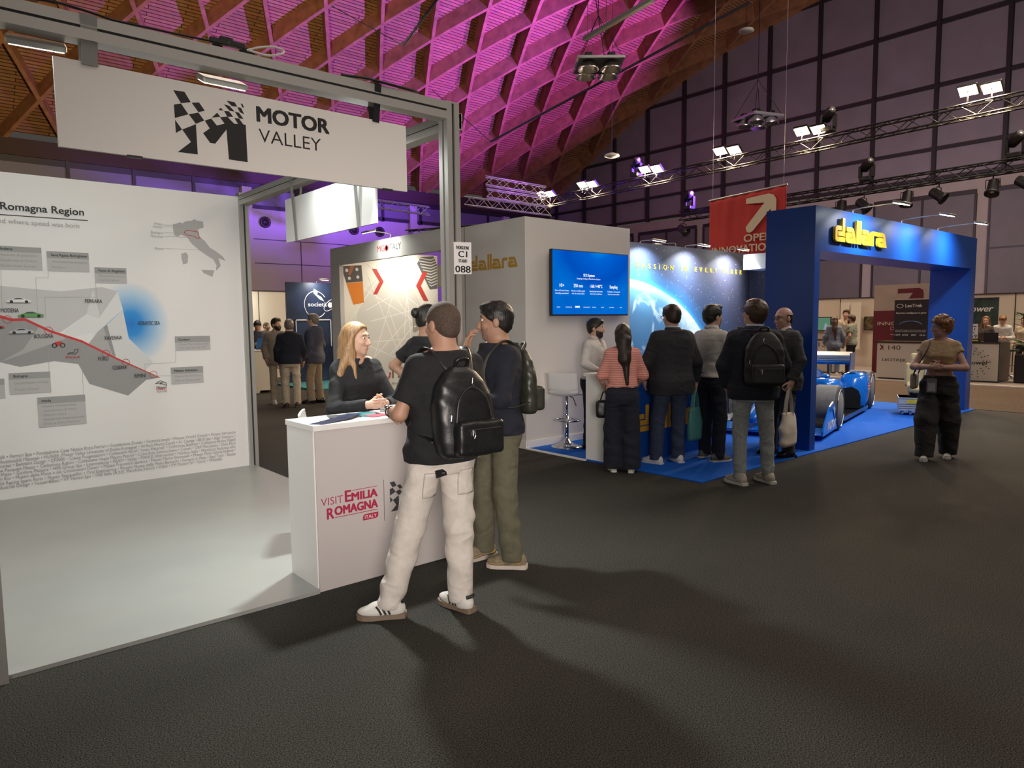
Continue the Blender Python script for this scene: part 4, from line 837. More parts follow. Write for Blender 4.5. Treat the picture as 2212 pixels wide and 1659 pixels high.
for x0, x1, z0, z1 in ((7.95, 8.98, 1.72, 1.745), (7.95, 7.97, 1.35, 1.745), (8.96, 8.98, 1.0, 1.745)): MB().box(x0, x1, YB-0.02, YB, z0, z1).build('frame_strip', M_WHITE, sw2)
arm_lamp((8.6, 18.2, 2.74), (8.6, 17.75, 2.80), (8.6, 18.18, 2.1), 'small arm lamp on top of the dark aerospace wall', 9, 'arm lamps of the aerospace stand')
# green-striped screen on a black stand at its right
ms = thing('floor_screen', (9.15, 17.6, 0), 'floor standing screen with white and green picture behind the men', 'screen')
MB().box(8.75, 9.75, 17.6, 17.64, 0.75, 1.40).build('housing', M_BLACK, ms); MB().box(8.77, 9.73, 17.597, 17.6, 0.77, 1.38).build('display', emat('screen_pale', (0.60, 0.72, 0.70), 0.55), ms)
MB().box(9.08, 9.16, 17.594, 17.597, 0.77, 1.38).build('green_bar', emat('screen_green', (0.02, 0.65, 0.25), 0.8), ms); MB().box(8.78, 9.2, 17.594, 17.597, 1.20, 1.37).build('green_block', emat('screen_green2', (0.03, 0.35, 0.15), 0.8), ms)
for x in (8.95, 9.5): MB().box(x-0.03, x+0.03, 17.61, 17.65, 0, 0.75).build('leg', M_BLACK, ms)
tag(MB().box(7.4, 10.4, 15.9, 18.2, 0, 0.05).build('stage_platform', mat('teal_carpet', (0.02, 0.17, 0.19), 0.9), origin=(8.9, 17, 0)), 'low teal stage floor in front of the dark aerospace wall', 'platform')
stand_card(9.42, 18.19, 1.66, UX, '074', 'white stand number card hung on the dark aerospace wall', 0.27, 0.40)
# cream wall and desk left of it
cw = thing('partition_wall', (7.0, 21, 0), 'cream partition wall with wall lamp far behind the left opening', 'partition')
MB().box(5.6, 9.3, 21.0, 21.06, 0, 2.62).build('panel', M_CREAM, cw); MB().box(5.6, 9.3, 20.99, 21.07, 2.60, 2.64).build('top_rail', M_GMUL, cw)
for x in (6.8, 8.05): B('joint', M_GMUL, cw, x-0.01, x+0.01, 20.995, 21.0, 0, 2.6)
arm_lamp((7.05, 20.9, 2.62), (7.05, 20.45, 2.68), (7.6, 20.99, 1.8), 'bright arm lamp at the left end of the cream partition', 25, 'arm lamps of the aerospace stand', (1, 0.95, 0.82))
ds = thing('info_desk', (6.4, 16.9, 0), 'white info desk with cut-out foot far behind the left opening', 'desk')
MB().prism([(5.45, 0), (6.28, 0), (6.30, 0.06), (6.55, 0.06), (6.57, 0), (6.66, 0), (6.66, 1.0), (5.45, 1.0)], (0, 16.55, 0), UX, UZ, -0.5).build('body', M_CREAM, ds)
MB().box(5.43, 6.68, 16.53, 17.07, 1.0, 1.03).build('desk_top', M_WHITE, ds)
lf = thing('leaflet_holder', (6.35, 16.7, 1.03), 'blue leaflet standing on the far info desk', 'leaflet holder')
MB().prism([(6.28, 0.0), (6.48, 0.0), (6.52, 0.27), (6.34, 0.27)], (0, 16.7, 1.03), UX, UZ, 0.02).build('leaflet', mat('leaflet_blue', (0.01, 0.10, 0.30), 0.4), lf); MB().prism([(6.28, 0.0), (6.48, 0.0), (6.48, 0.03), (6.28, 0.03)], (0, 16.67, 1.03), UX, UZ, 0.02).build('foot', M_BLACK, lf)
# ================================================================== FAR STANDS ON THE RIGHT
M_MAROON = mat('maroon_print', (0.14, 0.012, 0.025), 0.6); M_DESKW = mat('desk_front_cream', (0.60, 0.57, 0.50), 0.55); M_WOODTOP = mat('dark_desk_top', (0.03, 0.02, 0.018), 0.4); M_BEIGE = mat('far_stand_wall_beige', (0.58, 0.50, 0.42), 0.7)
NYV = (0, -1, 0)
fw = thing('partition_wall', (24.2, 9.5, 0), 'long beige partition wall behind the far numbered desks', 'partition')
MB().box(24.2, 24.26, -4.0, 14.5, 0, 2.30).build('panel', M_BEIGE, fw)
for y in (0, 3, 6, 8.2, 11.0): MB().box(24.19, 24.2, y-0.012, y+0.012, 0, 2.3).build('joint', M_GMUL, fw)
MB().box(24.18, 24.28, -4.0, 14.5, 2.29, 2.32).build('top_rail', M_GMUL, fw)
lp = thing('lit_panel', (23.9, 10.4, 0), 'pair of tall pale lit columns beside the framed picture', 'panel')
for y in (10.37, 10.72): MB().box(23.9, 24.0, y-0.14, y+0.14, 0.6, 2.15).build('column', M_CREAM, lp)
pc = thing('wall_picture', (24.15, 9.85, 1.3), 'dark picture of golden lights on the beige partition', 'picture')
MB().box(24.15, 24.19, 9.45, 10.18, 1.24, 1.68).build('frame', M_BLACK, pc); MB().box(24.145, 24.15, 9.47, 10.16, 1.26, 1.66).build('print', mat('print_gold_lights', (0.10, 0.075, 0.035), 0.4, noise=0.95, nscale=9), pc)
fs_ = thing('wall_screen', (24.1, 11.5, 1.2), 'small far screen showing a figure in green, behind the blue portal', 'screen')
MB().box(24.08, 24.15, 11.25, 11.95, 1.20, 1.68).build('housing', M_BLACK, fs_); MB().box(24.07, 24.08, 11.28, 11.92, 1.23, 1.65).build('display', emat('screen_greenery', (0.10, 0.22, 0.14), 0.9), fs_)
MB().prism([(-11.50, 1.24), (-11.36, 1.24), (-11.38, 1.46), (-11.46, 1.46)], (24.069, 0, 0), NYV, UZ, 0.001).build('figure', emat('screen_figure', (0.25, 0.32, 0.35), 0.9), fs_)
tw = thing('sign_tower', (21.5, 8.0, 0), 'maroon and sand sign tower with arrow, lettered INNOVATION DISTRICT', 'sign tower')
MB().box(21.5, 21.9, 7.26, 8.80, 1.84, 2.575).build('upper_panel', mat('sand_print', (0.46, 0.38, 0.31), 0.6, noise=0.15, nscale=1.2), tw)
MB().box(21.5, 21.9, 7.26, 8.80, 0, 1.84).build('lower_panel', M_MAROON, tw)
MB().prism([(-8.16, 2.32), (-8.16, 2.45), (-7.60, 2.46), (-7.50, 2.40), (-7.48, 2.30), (-7.48, 1.84), (-7.62, 1.84), (-7.62, 2.10), (-7.86, 1.86), (-8.0, 1.96), (-7.76, 2.33)], (21.498, 0, 0), NYV, UZ, 0.002).build('arrow', M_MAROON, tw)
M_SANDT = mat('sand_lettering', (0.62, 0.54, 0.45), 0.6)
text_mb('INNOVATION', (21.497, 8.68, 1.42), NYV, UZ, 1.30, 0.10, 0.025, 'L', 0.002).build('lettering', M_SANDT, tw); text_mb('DISTRICT', (21.497, 8.32, 1.28), NYV, UZ, 0.72, 0.10, -0.01, 'L', 0.002).build('lettering', M_SANDT, tw)
text_mb('eni', (21.497, 8.32, 1.14), NYV, UZ, 0.3, 0.05, 0.01, 'L', 0.002).build('lettering', M_SANDT, tw)
def far_desk(y0, y1, num, name_, label, x=19.6):
    t = thing('numbered_desk', (x, (y0+y1)/2, 0), label, 'desk')
    MB().box(x, x+0.55, y0, y1, 0.06, 0.98).build('front', M_DESKW, t); MB().box(x-0.02, x+0.60, y0-0.03, y1+0.03, 0.98, 1.02).build('desk_top', M_WOODTOP, t); MB().box(x+0.03, x+0.5, y0+0.03, y1-0.03, 0, 0.06).build('plinth', M_BLACK, t)
    if num:
        text_mb(num, (x-0.001, y1-0.28, 0.80), NYV, UZ, 0.30, 0.115, -0.002, 'L', 0.001).build('lettering', M_INK2, t)
        for s_ in (0, 1): MB().prism([(-y1+0.06+s_*0.085, 0.93), (-y1+0.095+s_*0.06, 0.93), (-y1+0.135+s_*0.02, 0.858), (-y1+0.095+s_*0.06, 0.786), (-y1+0.06+s_*0.085, 0.786), (-y1+0.105+s_*0.02, 0.858)], (x-0.001, 0, 0), NYV, UZ, 0.001).build('chevron_mark', M_MAROON, t)
    if name_: text_mb(name_, (x-0.001, y1-0.14, 0.50), NYV, UZ, 0.085*len(name_), 0.07, 0.005, 'L', 0.001).build('lettering', M_INK2, t)
    return t
far_desk(5.95, 7.90, '140', 'LEOTREK', 'cream desk numbered 140 with dark top in front of the maroon tower')
d139 = far_desk(9.40, 11.2, None, None, 'cream desk numbered 139 half hidden by the blue portal leg', 20.6)
text_mb('139', (20.598, 9.98, 0.80), NYV, UZ, 0.36, 0.125, 0, 'L', 0.001).build('lettering', M_INK2, d139); text_mb('Plant', (20.598, 10.02, 0.28), NYV, UZ, 0.36, 0.10, 0.01, 'L', 0.001).build('lettering', M_INK2, d139)
dq = far_desk(5.27, 6.0, None, None, 'cream desk with dotted sunburst logo right of the blue portal', 20.1)
dq.location.y -= 0.0
text_mb('Qower', (20.098, 5.98, 0.46), NYV, UZ, 0.50, 0.10, 0.015, 'L', 0.001, shear=0.2).build('lettering', M_INK, dq)
mb = MB()
for i in range(14):
    for r_ in (0.22, 0.29, 0.36):
        a = 2*PI*i/14 + r_; y, z = 5.80+r_*math.cos(a), 0.50+r_*math.sin(a)
        if 5.1 < y < 5.98: mb.prism([(-y-0.014, z-0.01), (-y+0.014, z-0.01), (-y+0.014, z+0.01), (-y-0.014, z+0.01)], (20.098, 0, 0), NYV, UZ, 0.001)
o = mb.build('sunburst_dots', M_INK2, dq); o['kind'] = 'stuff'
MB().box(20.102, 20.95, 5.255, 5.27, 0.03, 1.0).build('side_panel', M_WOODTOP, dq)
def rollup(x, y0, y1, z0, z1, label, mm):
    t = thing('roll_up_banner', (x, (y0+y1)/2, 0), label, 'banner')
    MB().box(x, x+0.012, y0, y1, z0, z1).build('print', mm, t); MB().box(x-0.01, x+0.02, y0-0.01, y1+0.01, z1, z1+0.03).build('top_rail', M_ALU, t); MB().box(x-0.05, x+0.06, y0, y1, 0.0, 0.09).build('base', M_ALU, t); MB().box(x+0.012, x+0.03, (y0+y1)/2-0.012, (y0+y1)/2+0.012, 0.05, z1).build('pole', M_ALU, t)
    return t
M_NIGHT = mat('banner_night', (0.016, 0.014, 0.022), 0.5)
ru = rollup(20.9, 7.14, 8.0, 0.09, 2.12, 'black roll-up banner with white lettering and blue horizon behind desk 140', M_NIGHT)
text_mb('LeoTrek', (20.898, 7.72, 1.92), NYV, UZ, 0.42, 0.085, 0.02, 'L', 0.001).build('lettering', M_WHITE, ru)
MB().tube([(20.897, 7.86+0.07*math.cos(a)*(1+.25*math.cos(2*a)), 1.955+0.055*math.sin(a)) for a in [2*PI*i/16 for i in range(16)]], 0.006, 5, True).build('logo_mark', M_WHITE, ru)
MB().tube([(20.897, 7.57+0.30*math.cos(a), 1.40+0.14*math.sin(a)) for a in [0.35+2.45*i/14 for i in range(15)]], 0.008, 5).build('horizon', mat('banner_blue', (0.15, 0.30, 0.60), 0.5), ru)
text_mb('Real-time intelligence in space', (20.898, 7.57, 1.74), NYV, UZ, 0.76, 0.045, 0.02, 'C', 0.001).build('lettering', M_WHITE, ru)
for z, s_ in ((1.28, 'Critical 2D imagery arrives too late: when'), (1.24, 'disaster strikes every minute counts')): text_mb(s_, (20.898, 7.96, z), NYV, UZ, 0.78, 0.024, 0.01, 'L', 0.001).build('lettering', M_WHITE, ru)
for y, s_ in ((7.90, '10M'), (7.70, '$215B'), (7.48, '200+'), (7.26, '12k km')): text_mb(s_, (20.898, y, 1.14), NYV, UZ, 0.14, 0.04, 0.015, 'C', 0.001).build('lettering', M_WHITE, ru)
rq = rollup(22.6, 5.98, 7.3, 0.09, 2.16, 'dark green roll-up banner with white script lettering at the right', mat('banner_green', (0.02, 0.05, 0.045), 0.5, noise=0.6, nscale=4))
text_mb('Qower', (22.598, 6.85, 1.78), NYV, UZ, 0.72, 0.17, 0.02, 'L', 0.001, shear=0.25).build('lettering', M_WHITE, rq)
stand_card(20.09, 5.98, 1.10, NYV, '059', 'white card reading C1 059 standing at the desk right of the portal', 0.25, 0.36)
tag(MB().box(19.3, 24.5, -4.0, 12.5, 0, 0.03).build('floor', mat('far_platform', (0.20, 0.165, 0.14), 0.8), origin=(22, 4, 0)), kind='structure')
tag(MB().box(19.26, 19.3, -4.0, 12.5, 0, 0.035).build('trim_2', M_WHITE, origin=(19.28, 4, 0)), kind='structure')
lap = thing('laptop', (20.3, 5.45, 1.02), 'open laptop on the desk right of the blue portal', 'laptop')
MB().box(20.2, 20.42, 5.32, 5.62, 1.02, 1.035).build('keyboard_deck', M_ALUD, lap); MB().prism([(-5.62, 1.035), (-5.32, 1.035), (-5.32, 1.25), (-5.62, 1.25)], (20.2, 0, 0), NYV, UZ, 0.012).build('screen_lid', M_BLACK, lap)
bk = thing('business_card_box', (20.15, 5.82, 1.02), 'small black box with yellow print on the desk right of the portal', 'box')
MB().box(20.12, 20.2, 5.68, 5.96, 1.02, 1.10).build('box_body', M_BLACK, bk); MB().box(20.119, 20.12, 5.72, 5.92, 1.04, 1.075).build('box_print', mat('print_yellow', (0.6, 0.55, 0.05), 0.5), bk)
# bar table / chrome stool frame by the planter
hs = thing('chrome_stool', (21.6, 5.42, 0.03), 'chrome swivel stool between dark cabinet and planter', 'stool'); M_CH = mat('chrome', (0.62, 0.63, 0.64), 0.12, 1.0)
for k in range(5):
    a = 2*PI*k/5; MB().cyl((21.6, 5.42, 0.13), (21.6+0.2*math.cos(a), 5.42+0.2*math.sin(a), 0.06), 0.02, 0.014, 8).build('foot', M_CH, hs)
MB().cyl((21.6, 5.42, 0.09), (21.6, 5.42, 0.74), 0.025, n=12).build('column', M_CH, hs); MB().lathe([(0.18, 0.74), (0.2, 0.77), (0.19, 0.80), (0, 0.81)], (21.6, 5.42, 0), 20).build('seat', M_BLACK, hs, True)
MB().tube([(21.6+0.18*math.cos(a), 5.42+0.18*math.sin(a), 0.36) for a in [2*PI*i/16 for i in range(16)]], 0.01, 6, True).build('foot_ring', M_CH, hs)
pl_ = thing('planter', (20.6, 4.78, 0.03), 'black planter with large green leaves at the right picture edge', 'planter')
MB().rbox(20.3, 20.8, 4.43, 5.0, 0.03, 0.72, 0.03, 2).build('pot', M_BLACK, pl_)
M_LEAF = mat('leaf_green', (0.03, 0.11, 0.02), 0.4, noise=0.3, nscale=12)
random.seed(5)
def leaf(p, d, l, w, parent):
    p, d = Vector(p), Vector(d).normalized(); s_ = d.cross(Vector(UZ)).normalized(); n = 7; vs = []; fs = []
    for i in range(n):
        f = i/(n-1); c = p + d*l*f + Vector((0, 0, -0.35*l*f*f)); ww = w*math.sin(PI*min(0.98, 0.08+f*0.92))**0.8
        vs += [c - s_*ww + Vector((0, 0, 0.15*ww)), c, c + s_*ww + Vector((0, 0, 0.15*ww))]
    for i in range(n-1):
        for k in (0, 1): a = 3*i+k; fs.append((a, a+1, a+4, a+3))
    mb = MB(); mb.add(vs, fs); o = mb.build('leaf', M_LEAF, parent, True)
for i in range(34):
    a = random.uniform(0, 2*PI); h_ = random.choice([random.uniform(0.75, 1.0), random.uniform(1.0, 1.75)]); r_ = random.uniform(0.02, 0.12)
    leaf((20.55+r_*math.cos(a), 4.82+r_*math.sin(a), h_), (math.cos(a), math.sin(a), random.uniform(0.2, 0.9)), random.uniform(0.18, 0.38), random.uniform(0.05, 0.085), pl_)
for i in range(4):
    MB().tube(smooth_path([(20.55, 4.82, 0.7), (20.55+0.05*math.cos(i*1.6), 4.82+0.05*math.sin(i*1.6), 1.2), (20.55+0.1*math.cos(i*1.6), 4.82+0.1*math.sin(i*1.6), 1.7)]), 0.012, 6).build('stem', M_LEAF, pl_)
tag(MB().box(14.34, 19.26, -6.0, 12.5, 0.0, 0.006).build('floor', carpet_mat('brown_aisle_carpet', (0.035, 0.024, 0.017), (0.115, 0.080, 0.056), 90), origin=(17, 4, 0)), kind='structure')
# ================================================================== RIGGING: trusses, lamps, banner
M_TRUSS = mat('black_truss', (0.010, 0.010, 0.011), 0.5, 0.0)
M_TRUSSA = mat('aluminium_truss', (0.45, 0.45, 0.48), 0.4, 0.8)
def truss(p0, p1, w, label, mm=None, step=0.45, r=0.025):
    mm = mm or M_TRUSS; p0, p1 = Vector(p0), Vector(p1); d = (p1-p0); n = max(1, int(d.length/step)); dn = d.normalized(); sd = dn.cross(Vector(UZ)).normalized()*w/2; up = Vector((0, 0, w/2))
    t = thing('lighting_truss', (p0+p1)/2, label, 'truss')
    cs = [-sd-up, sd-up, sd+up, -sd+up]
    for c in cs: MB().cyl(p0+c, p1+c, r, n=6).build('chord', mm, t)
    mb = MB()
    for i in range(n):
        a, b_ = p0+d*(i/n), p0+d*((i+1)/n)
        for k in range(4):
            c, e = cs[k], cs[(k+1) % 4]
            if i % 2: c, e = e, c
            mb.cyl(a+c, b_+e, r*0.55, n=4, caps=False)
    o = mb.build('lattice_bracing', mm, t); o['kind'] = 'stuff'
    return t
truss((22.0, 24.5, 6.85), (22.0, 2.0, 7.20), 0.34, 'long dark truss carrying pairs of glowing warm floodlights')
truss((24.0, 17.4, 5.78), (24.0, 1.5, 5.92), 0.34, 'lower dark truss hung with black spotlights in front of the end wall')
E_WARM = emat('halogen_glow', (1.0, 0.70, 0.34), 60.0)
def flood(loc, label, energy):
    x, y, z = loc; t = thing('halogen_floodlight', loc, label, 'floodlight', 'warm floodlights on the long truss')
    M = Matrix.Translation(loc) @ Matrix.Rotation(math.radians(38), 4, 'Y')
    MB().rbox(-0.17, 0.17, -0.24, 0.24, 0.0, 0.09, 0.02, 2).xform(M).build('housing', M_BLACK, t)
    MB().box(-0.15, 0.15, -0.21, 0.21, -0.006, 0.0).xform(M).build('lens', E_WARM, t)
    MB().bar((x, y, z-0.32), (x, y, z), 0.03, 0.03).build('bracket', M_TRUSS, t)
    area_light('halogen_beam', (x-0.03, y, z-0.03), (x-6.0, y, z-6.0), 0.3, energy, WARM, 2.8)
for i, (pa, zz) in enumerate(((23.4, 6.98), (20.9, 7.02), (17.6, 7.10), (14.3, 7.18), (11.35, 7.25), (6.75, 7.36))):
    flood((21.9, pa, zz+0.28), 'warm floodlight, %s pair on the long truss, left lamp' % ('first', 'second', 'third', 'fourth', 'fifth', 'sixth')[i], 260)
    flood((21.9, pa-0.55, zz+0.22), 'warm floodlight, %s pair on the long truss, right lamp' % ('first', 'second', 'third', 'fourth', 'fifth', 'sixth')[i], 260)
def can(loc, az, tilt, label):
    t = thing('par_can', loc, label, 'spotlight', 'black spotlights under the lower truss'); loc = Vector(loc)
    d = Vector((math.cos(az)*math.cos(tilt), math.sin(az)*math.cos(tilt), math.sin(tilt)))
    MB().lathe([(0.10, -0.28), (0.14, -0.24), (0.15, 0.10), (0.19, 0.14), (0.19, 0.20), (0.16, 0.20), (0.12, 0.08)], loc - Vector((0, 0, 0.42)), 14, d).build('barrel', M_BLACK, t, True)
    MB().lathe([(0.12, 0.13), (0.0, 0.15)], loc - Vector((0, 0, 0.42)), 14, d).build('lens', mat('lens_glass', (0.5, 0.5, 0.5), 0.15, 0.6), t, True)
    s_ = d.cross(Vector(UZ)).normalized()*0.18; c = loc - Vector((0, 0, 0.42))
    MB().tube([c-s_, c-s_+Vector((0, 0, 0.25)), c+s_+Vector((0, 0, 0.25)), c+s_], 0.014, 5).build('yoke', M_BLACK, t)
    MB().cyl(loc - Vector((0, 0, 0.18)), loc, 0.02, n=6).build('clamp', M_BLACK, t)
random.seed(11)
for i, (y, dirn) in enumerate(((17.3, -0.6), (15.8, -0.6), (13.8, -0.7), (11.0, -1.35), (10.25, -0.75), (8.95, -1.3), (8.05, -0.65), (6.65, -1.1), (5.85, -0.6), (5.0, -1.3), (4.1, -0.7))):
    can((24.0, y, 5.64+(17.4-y)/15.9*0.14), math.radians(-90+random.uniform(-15, 15)) if dirn > -1 else math.radians(180), dirn, 'black spotlight, %s from the left under the lower truss' % ('first', 'second', 'third', 'fourth', 'fifth', 'sixth', 'seventh', 'eighth', 'ninth', 'tenth', 'eleventh')[i])
def mover(loc, label):
    x, y, z = loc; t = thing('moving_head_lamp', loc, label, 'lamp', 'moving head lamps standing on the trusses')
    MB().rbox(x-0.18, x+0.18, y-0.18, y+0.18, z, z+0.14, 0.03, 2).build('base', M_BLACK, t)
    for s_ in (-1, 1): MB().box(x-0.07, x+0.07, y+s_*0.20-0.04, y+s_*0.20+0.04, z+0.12, z+0.50).build('yoke_arm', M_BLACK, t)
    d = Vector((-0.4, -0.5, 0.35)).normalized(); MB().lathe([(0.10, -0.24), (0.15, -0.18), (0.16, 0.1), (0.13, 0.22), (0.11, 0.24)], (x, y, z+0.52), 14, d).build('head', M_BLACK, t, True)
    MB().lathe([(0.11, 0.241), (0, 0.25)], (x, y, z+0.52), 14, d).build('lens', mat('lens_glass', (0.5, 0.5, 0.5), 0.15, 0.6), t, True)
for loc, l in (((22, 10.55, 7.36), 'moving head lamp on the long truss right of the fifth warm pair'), ((22, 18.1, 7.2), 'moving head lamp on the long truss left of the third warm pair'), ((24, 17.05, 6.0), 'moving head lamp at the left end of the lower truss'), ((24, 10.2, 6.06), 'moving head lamp on the lower truss right of the red banner'), ((24, 6.15, 6.08), 'moving head lamp on the lower truss near the right picture edge')): mover(loc, l)
# red hanging banner
bn = thing('hanging_banner', (15, 9.1, 3.2), 'red fabric banner with sand coloured arrow reading OPEN INNOVATION DISTRICT', 'banner')
M_REDF = mat('banner_red_fabric', (0.62, 0.045, 0.04), 0.8, noise=0.08, nscale=1.5); M_SAND = mat('banner_sand', (0.85, 0.68, 0.48), 0.8)
vs = []; fs = []; ny, nz_ = 40, 14
for j in range(nz_+1):
    for i in range(ny+1):
        f = i/ny; g_ = j/nz_; wv = 0.012*math.sin(f*19+1.3*g_)*(0.3+g_)+0.008*math.sin(f*41+2*g_)*(1-g_)
        vs.append((15.0+wv, 10.06-1.97*f, 4.50+0.10*f-1.55*g_))
for j in range(nz_):
    for i in range(ny): a = j*(ny+1)+i; fs.append((a, a+ny+1, a+ny+2, a+1))
mb = MB(); mb.add(vs, fs); o = mb.build('fabric', M_REDF, bn, True); md = o.modifiers.new('thickness', 'SOLIDIFY'); md.thickness = 0.004
MB().cyl((15, 10.08, 4.505), (15, 8.07, 4.605), 0.02, n=8).build('top_pole', M_ALU, bn)
for y, z in ((9.98, 4.51), (8.16, 4.60)): MB().cyl((15, y, z), (15, y, 18.3), 0.003, n=5).build('hanger_wire', M_STEEL, bn)
def bnp(poly, nm, q=0.03): MB().prism([(-a, c) for a, c in poly], (15.0-q, 0, 0), NYV, UZ, 0.004).build(nm, M_SAND, bn)
bnp([(9.06, 4.30), (9.06, 4.42), (8.50, 4.46), (8.38, 4.42), (8.31, 4.32), (8.31, 3.75), (8.44, 3.75), (8.44, 4.12), (8.88, 3.66), (8.96, 3.63), (9.03, 3.66), (9.06, 3.74), (9.03, 3.80), (8.60, 4.27)], 'arrow')
for s_, z, w, cap, bo, y0 in (('OPEN', 3.43, 0.74, 0.165, 0.03, 9.10), ('INNOVATION', 3.20, 1.60, 0.165, 0.03, 9.95), ('DISTRICT', 2.98, 1.18, 0.16, -0.012, 9.50)): text_mb(s_, (14.97, y0, z), NYV, UZ, w, cap, bo, 'L', 0.003).build('lettering', M_SAND, bn)
# quad high-bay lamps, off
def quad(loc, rot, label, s=1.0):
    t = thing('quad_pendant_lamp', loc, label, 'pendant lamp', 'four-reflector pendant lamps, switched off'); M = Matrix.Translation(loc) @ Matrix.Rotation(rot, 4, 'Z')
    mb = MB()
    for a, c in (((-.9, -.9), (.9, -.9)), ((.9, -.9), (.9, .9)), ((.9, .9), (-.9, .9)), ((-.9, .9), (-.9, -.9))): mb.bar((a[0]*s, a[1]*s, 0), (c[0]*s, c[1]*s, 0), 0.06, 0.08)
    mb.xform(M).build('frame', M_TRUSSA, t)
    MB().box(-.86*s, .86*s, -.86*s, .86*s, -0.01, 0.02).xform(M).build('tray', mat('lamp_tray', (0.10, 0.10, 0.10), 0.6), t)
    for a in (-.45, .45):
        for c in (-.45, .45):
            rf = MB().lathe([(0.14, 0.0), (0.20, -0.05), (0.34, -0.24), (0.36, -0.30), (0.33, -0.30), (0.18, -0.08), (0, -0.05)], (a*s, c*s, 0), 18).xform(M).build('reflector', mat('reflector_alu', (0.75, 0.74, 0.72), 0.22, 1.0), t, True)
            MB().rbox(a*s-0.13, a*s+0.13, c*s-0.13, c*s+0.13, 0.02, 0.25, 0.03, 2).xform(M).build('gear_box', M_BLACK, t)
    for a in (-.85, .85):
        p = M @ Vector((a*s, -.85*s, 0)); q = M @ Vector((0, 0, 1.6)); MB().cyl(p, q, 0.012, n=5).build('hanger_wire', M_BLACK, t); p = M @ Vector((a*s, .85*s, 0)); MB().cyl(p, q, 0.012, n=5).build('hanger_wire', M_BLACK, t)
    p = M @ Vector((0, 0, 1.6)); MB().cyl(p, p+Vector((0, 0, 4.5)), 0.015, n=5).build('hanger_wire', M_BLACK, t)
quad((18.27, 16.69, 10.21), math.radians(50), 'larger four-reflector pendant lamp in front of the pink vault', 0.84)
quad((28.5, 16.79, 10.27), math.radians(70), 'smaller four-reflector pendant lamp in front of the end wall', 0.84)
bb_ = thing('suspended_light_bar', (16.3, 14.2, 10.2), 'dark suspended light bar high before the vault', 'light bar')
MB().bar((16.69, 15.82, 10.41), (15.86, 12.52, 10.25), 0.14, 0.12).build('channel', mat('bar_grey', (0.05, 0.055, 0.05), 0.5), bb_)
for f in (0.05, 0.35, 0.65, 0.95):
    p = Vector((16.69, 15.82, 10.41)).lerp(Vector((15.86, 12.52, 10.25)), f); MB().cyl(p, p+Vector((0, 0, 6.2)), 0.008, n=5).build('hanger_wire', M_BLACK, bb_)
for loc, top, l in (((24.27, 14.82, 12.18), 19.0, 'white smoke detector pod hanging near the top of the end wall'), ((20.2, 17.77, 7.63), 18.0, 'white smoke detector pod hanging low on a long wire')):
    t = thing('smoke_detector', loc, l, 'detector'); MB().lathe([(0.10, 0.16), (0.26, 0.10), (0.28, 0.04), (0.18, 0.0), (0, -0.02)], loc, 18).build('dome', mat('detector_white', (0.6, 0.6, 0.6), 0.5), t, True); MB().cyl(Vector(loc)+Vector((0, 0, 0.15)), (loc[0], loc[1], top), 0.006, n=5).build('hanger_wire', M_BLACK, t)
tr = thing('tie_rod', (19, 17, 10), 'dark steel tie rod crossing in front of the pink vault', 'tie rod')
MB().cyl((17.49, 21.52, 8.51), (20.69, 12.52, 11.51), 0.045, n=8).build('rod', mat('tie_steel', (0.06, 0.06, 0.09), 0.4, 0.5), tr)
MB().cyl((17.49, 21.52, 8.51), (18.6, 27.0, 12.0), 0.018, n=6).build('stay', M_STEEL, tr); MB().cyl((19.1, 17.0, 10.0), (19.6, 18.6, 16.0), 0.018, n=6).build('stay', M_STEEL, tr)
tr = thing('tie_rod', (13, 22, 12), 'thin steel tie rod above the logo sign', 'tie rod')
MB().cyl((13.3, 20.95, 10.9), (14.2, 17.2, 13.6), 0.04, n=8).build('rod', mat('tie_steel', (0.06, 0.06, 0.09), 0.4, 0.5), tr); MB().cyl((14.2, 17.2, 13.6), (13.5, 19.5, 15.4), 0.018, n=6).build('stay', M_STEEL, tr); MB().cyl((13.3, 20.95, 10.9), (12.3, 24.0, 12.9), 0.018, n=6).build('stay', M_STEEL, tr)
truss((16.6, 20.75, 6.82), (18.3, 19.3, 6.42), 0.30, 'short violet-lit aluminium truss, upper one above the white cabin', M_TRUSSA, 0.3, 0.022)
truss((16.6, 20.7, 6.36), (18.3, 19.25, 6.0), 0.30, 'short violet-lit aluminium truss, middle one above the white cabin', M_TRUSSA, 0.3, 0.022)
truss((16.62, 21.99, 6.25), (18.1, 18.9, 5.62), 0.30, 'short violet-lit aluminium truss, lowest one above the white cabin', M_TRUSSA, 0.3, 0.022)
truss((16.9, 29.8, 7.22), (19.0, 28.0, 6.82), 0.36, 'violet-lit aluminium truss seen right of the inner sign', M_TRUSSA, 0.35, 0.028)
truss((15.2, 24.0, 5.05), (18.3, 19.2, 5.20), 0.34, 'dark truss showing just above the neighbour stand header')
for i, (loc, l) in enumerate((((16.3, 22.4, 5.28), 'moving head lamp on the dark truss over the neighbour header'),)): mover(loc, l)
spot_light('violet_truss_light', (15.5, 18.5, 4.6), (17.5, 20.3, 6.4), 260, PURPLE, 70, 0.6, 0.1)
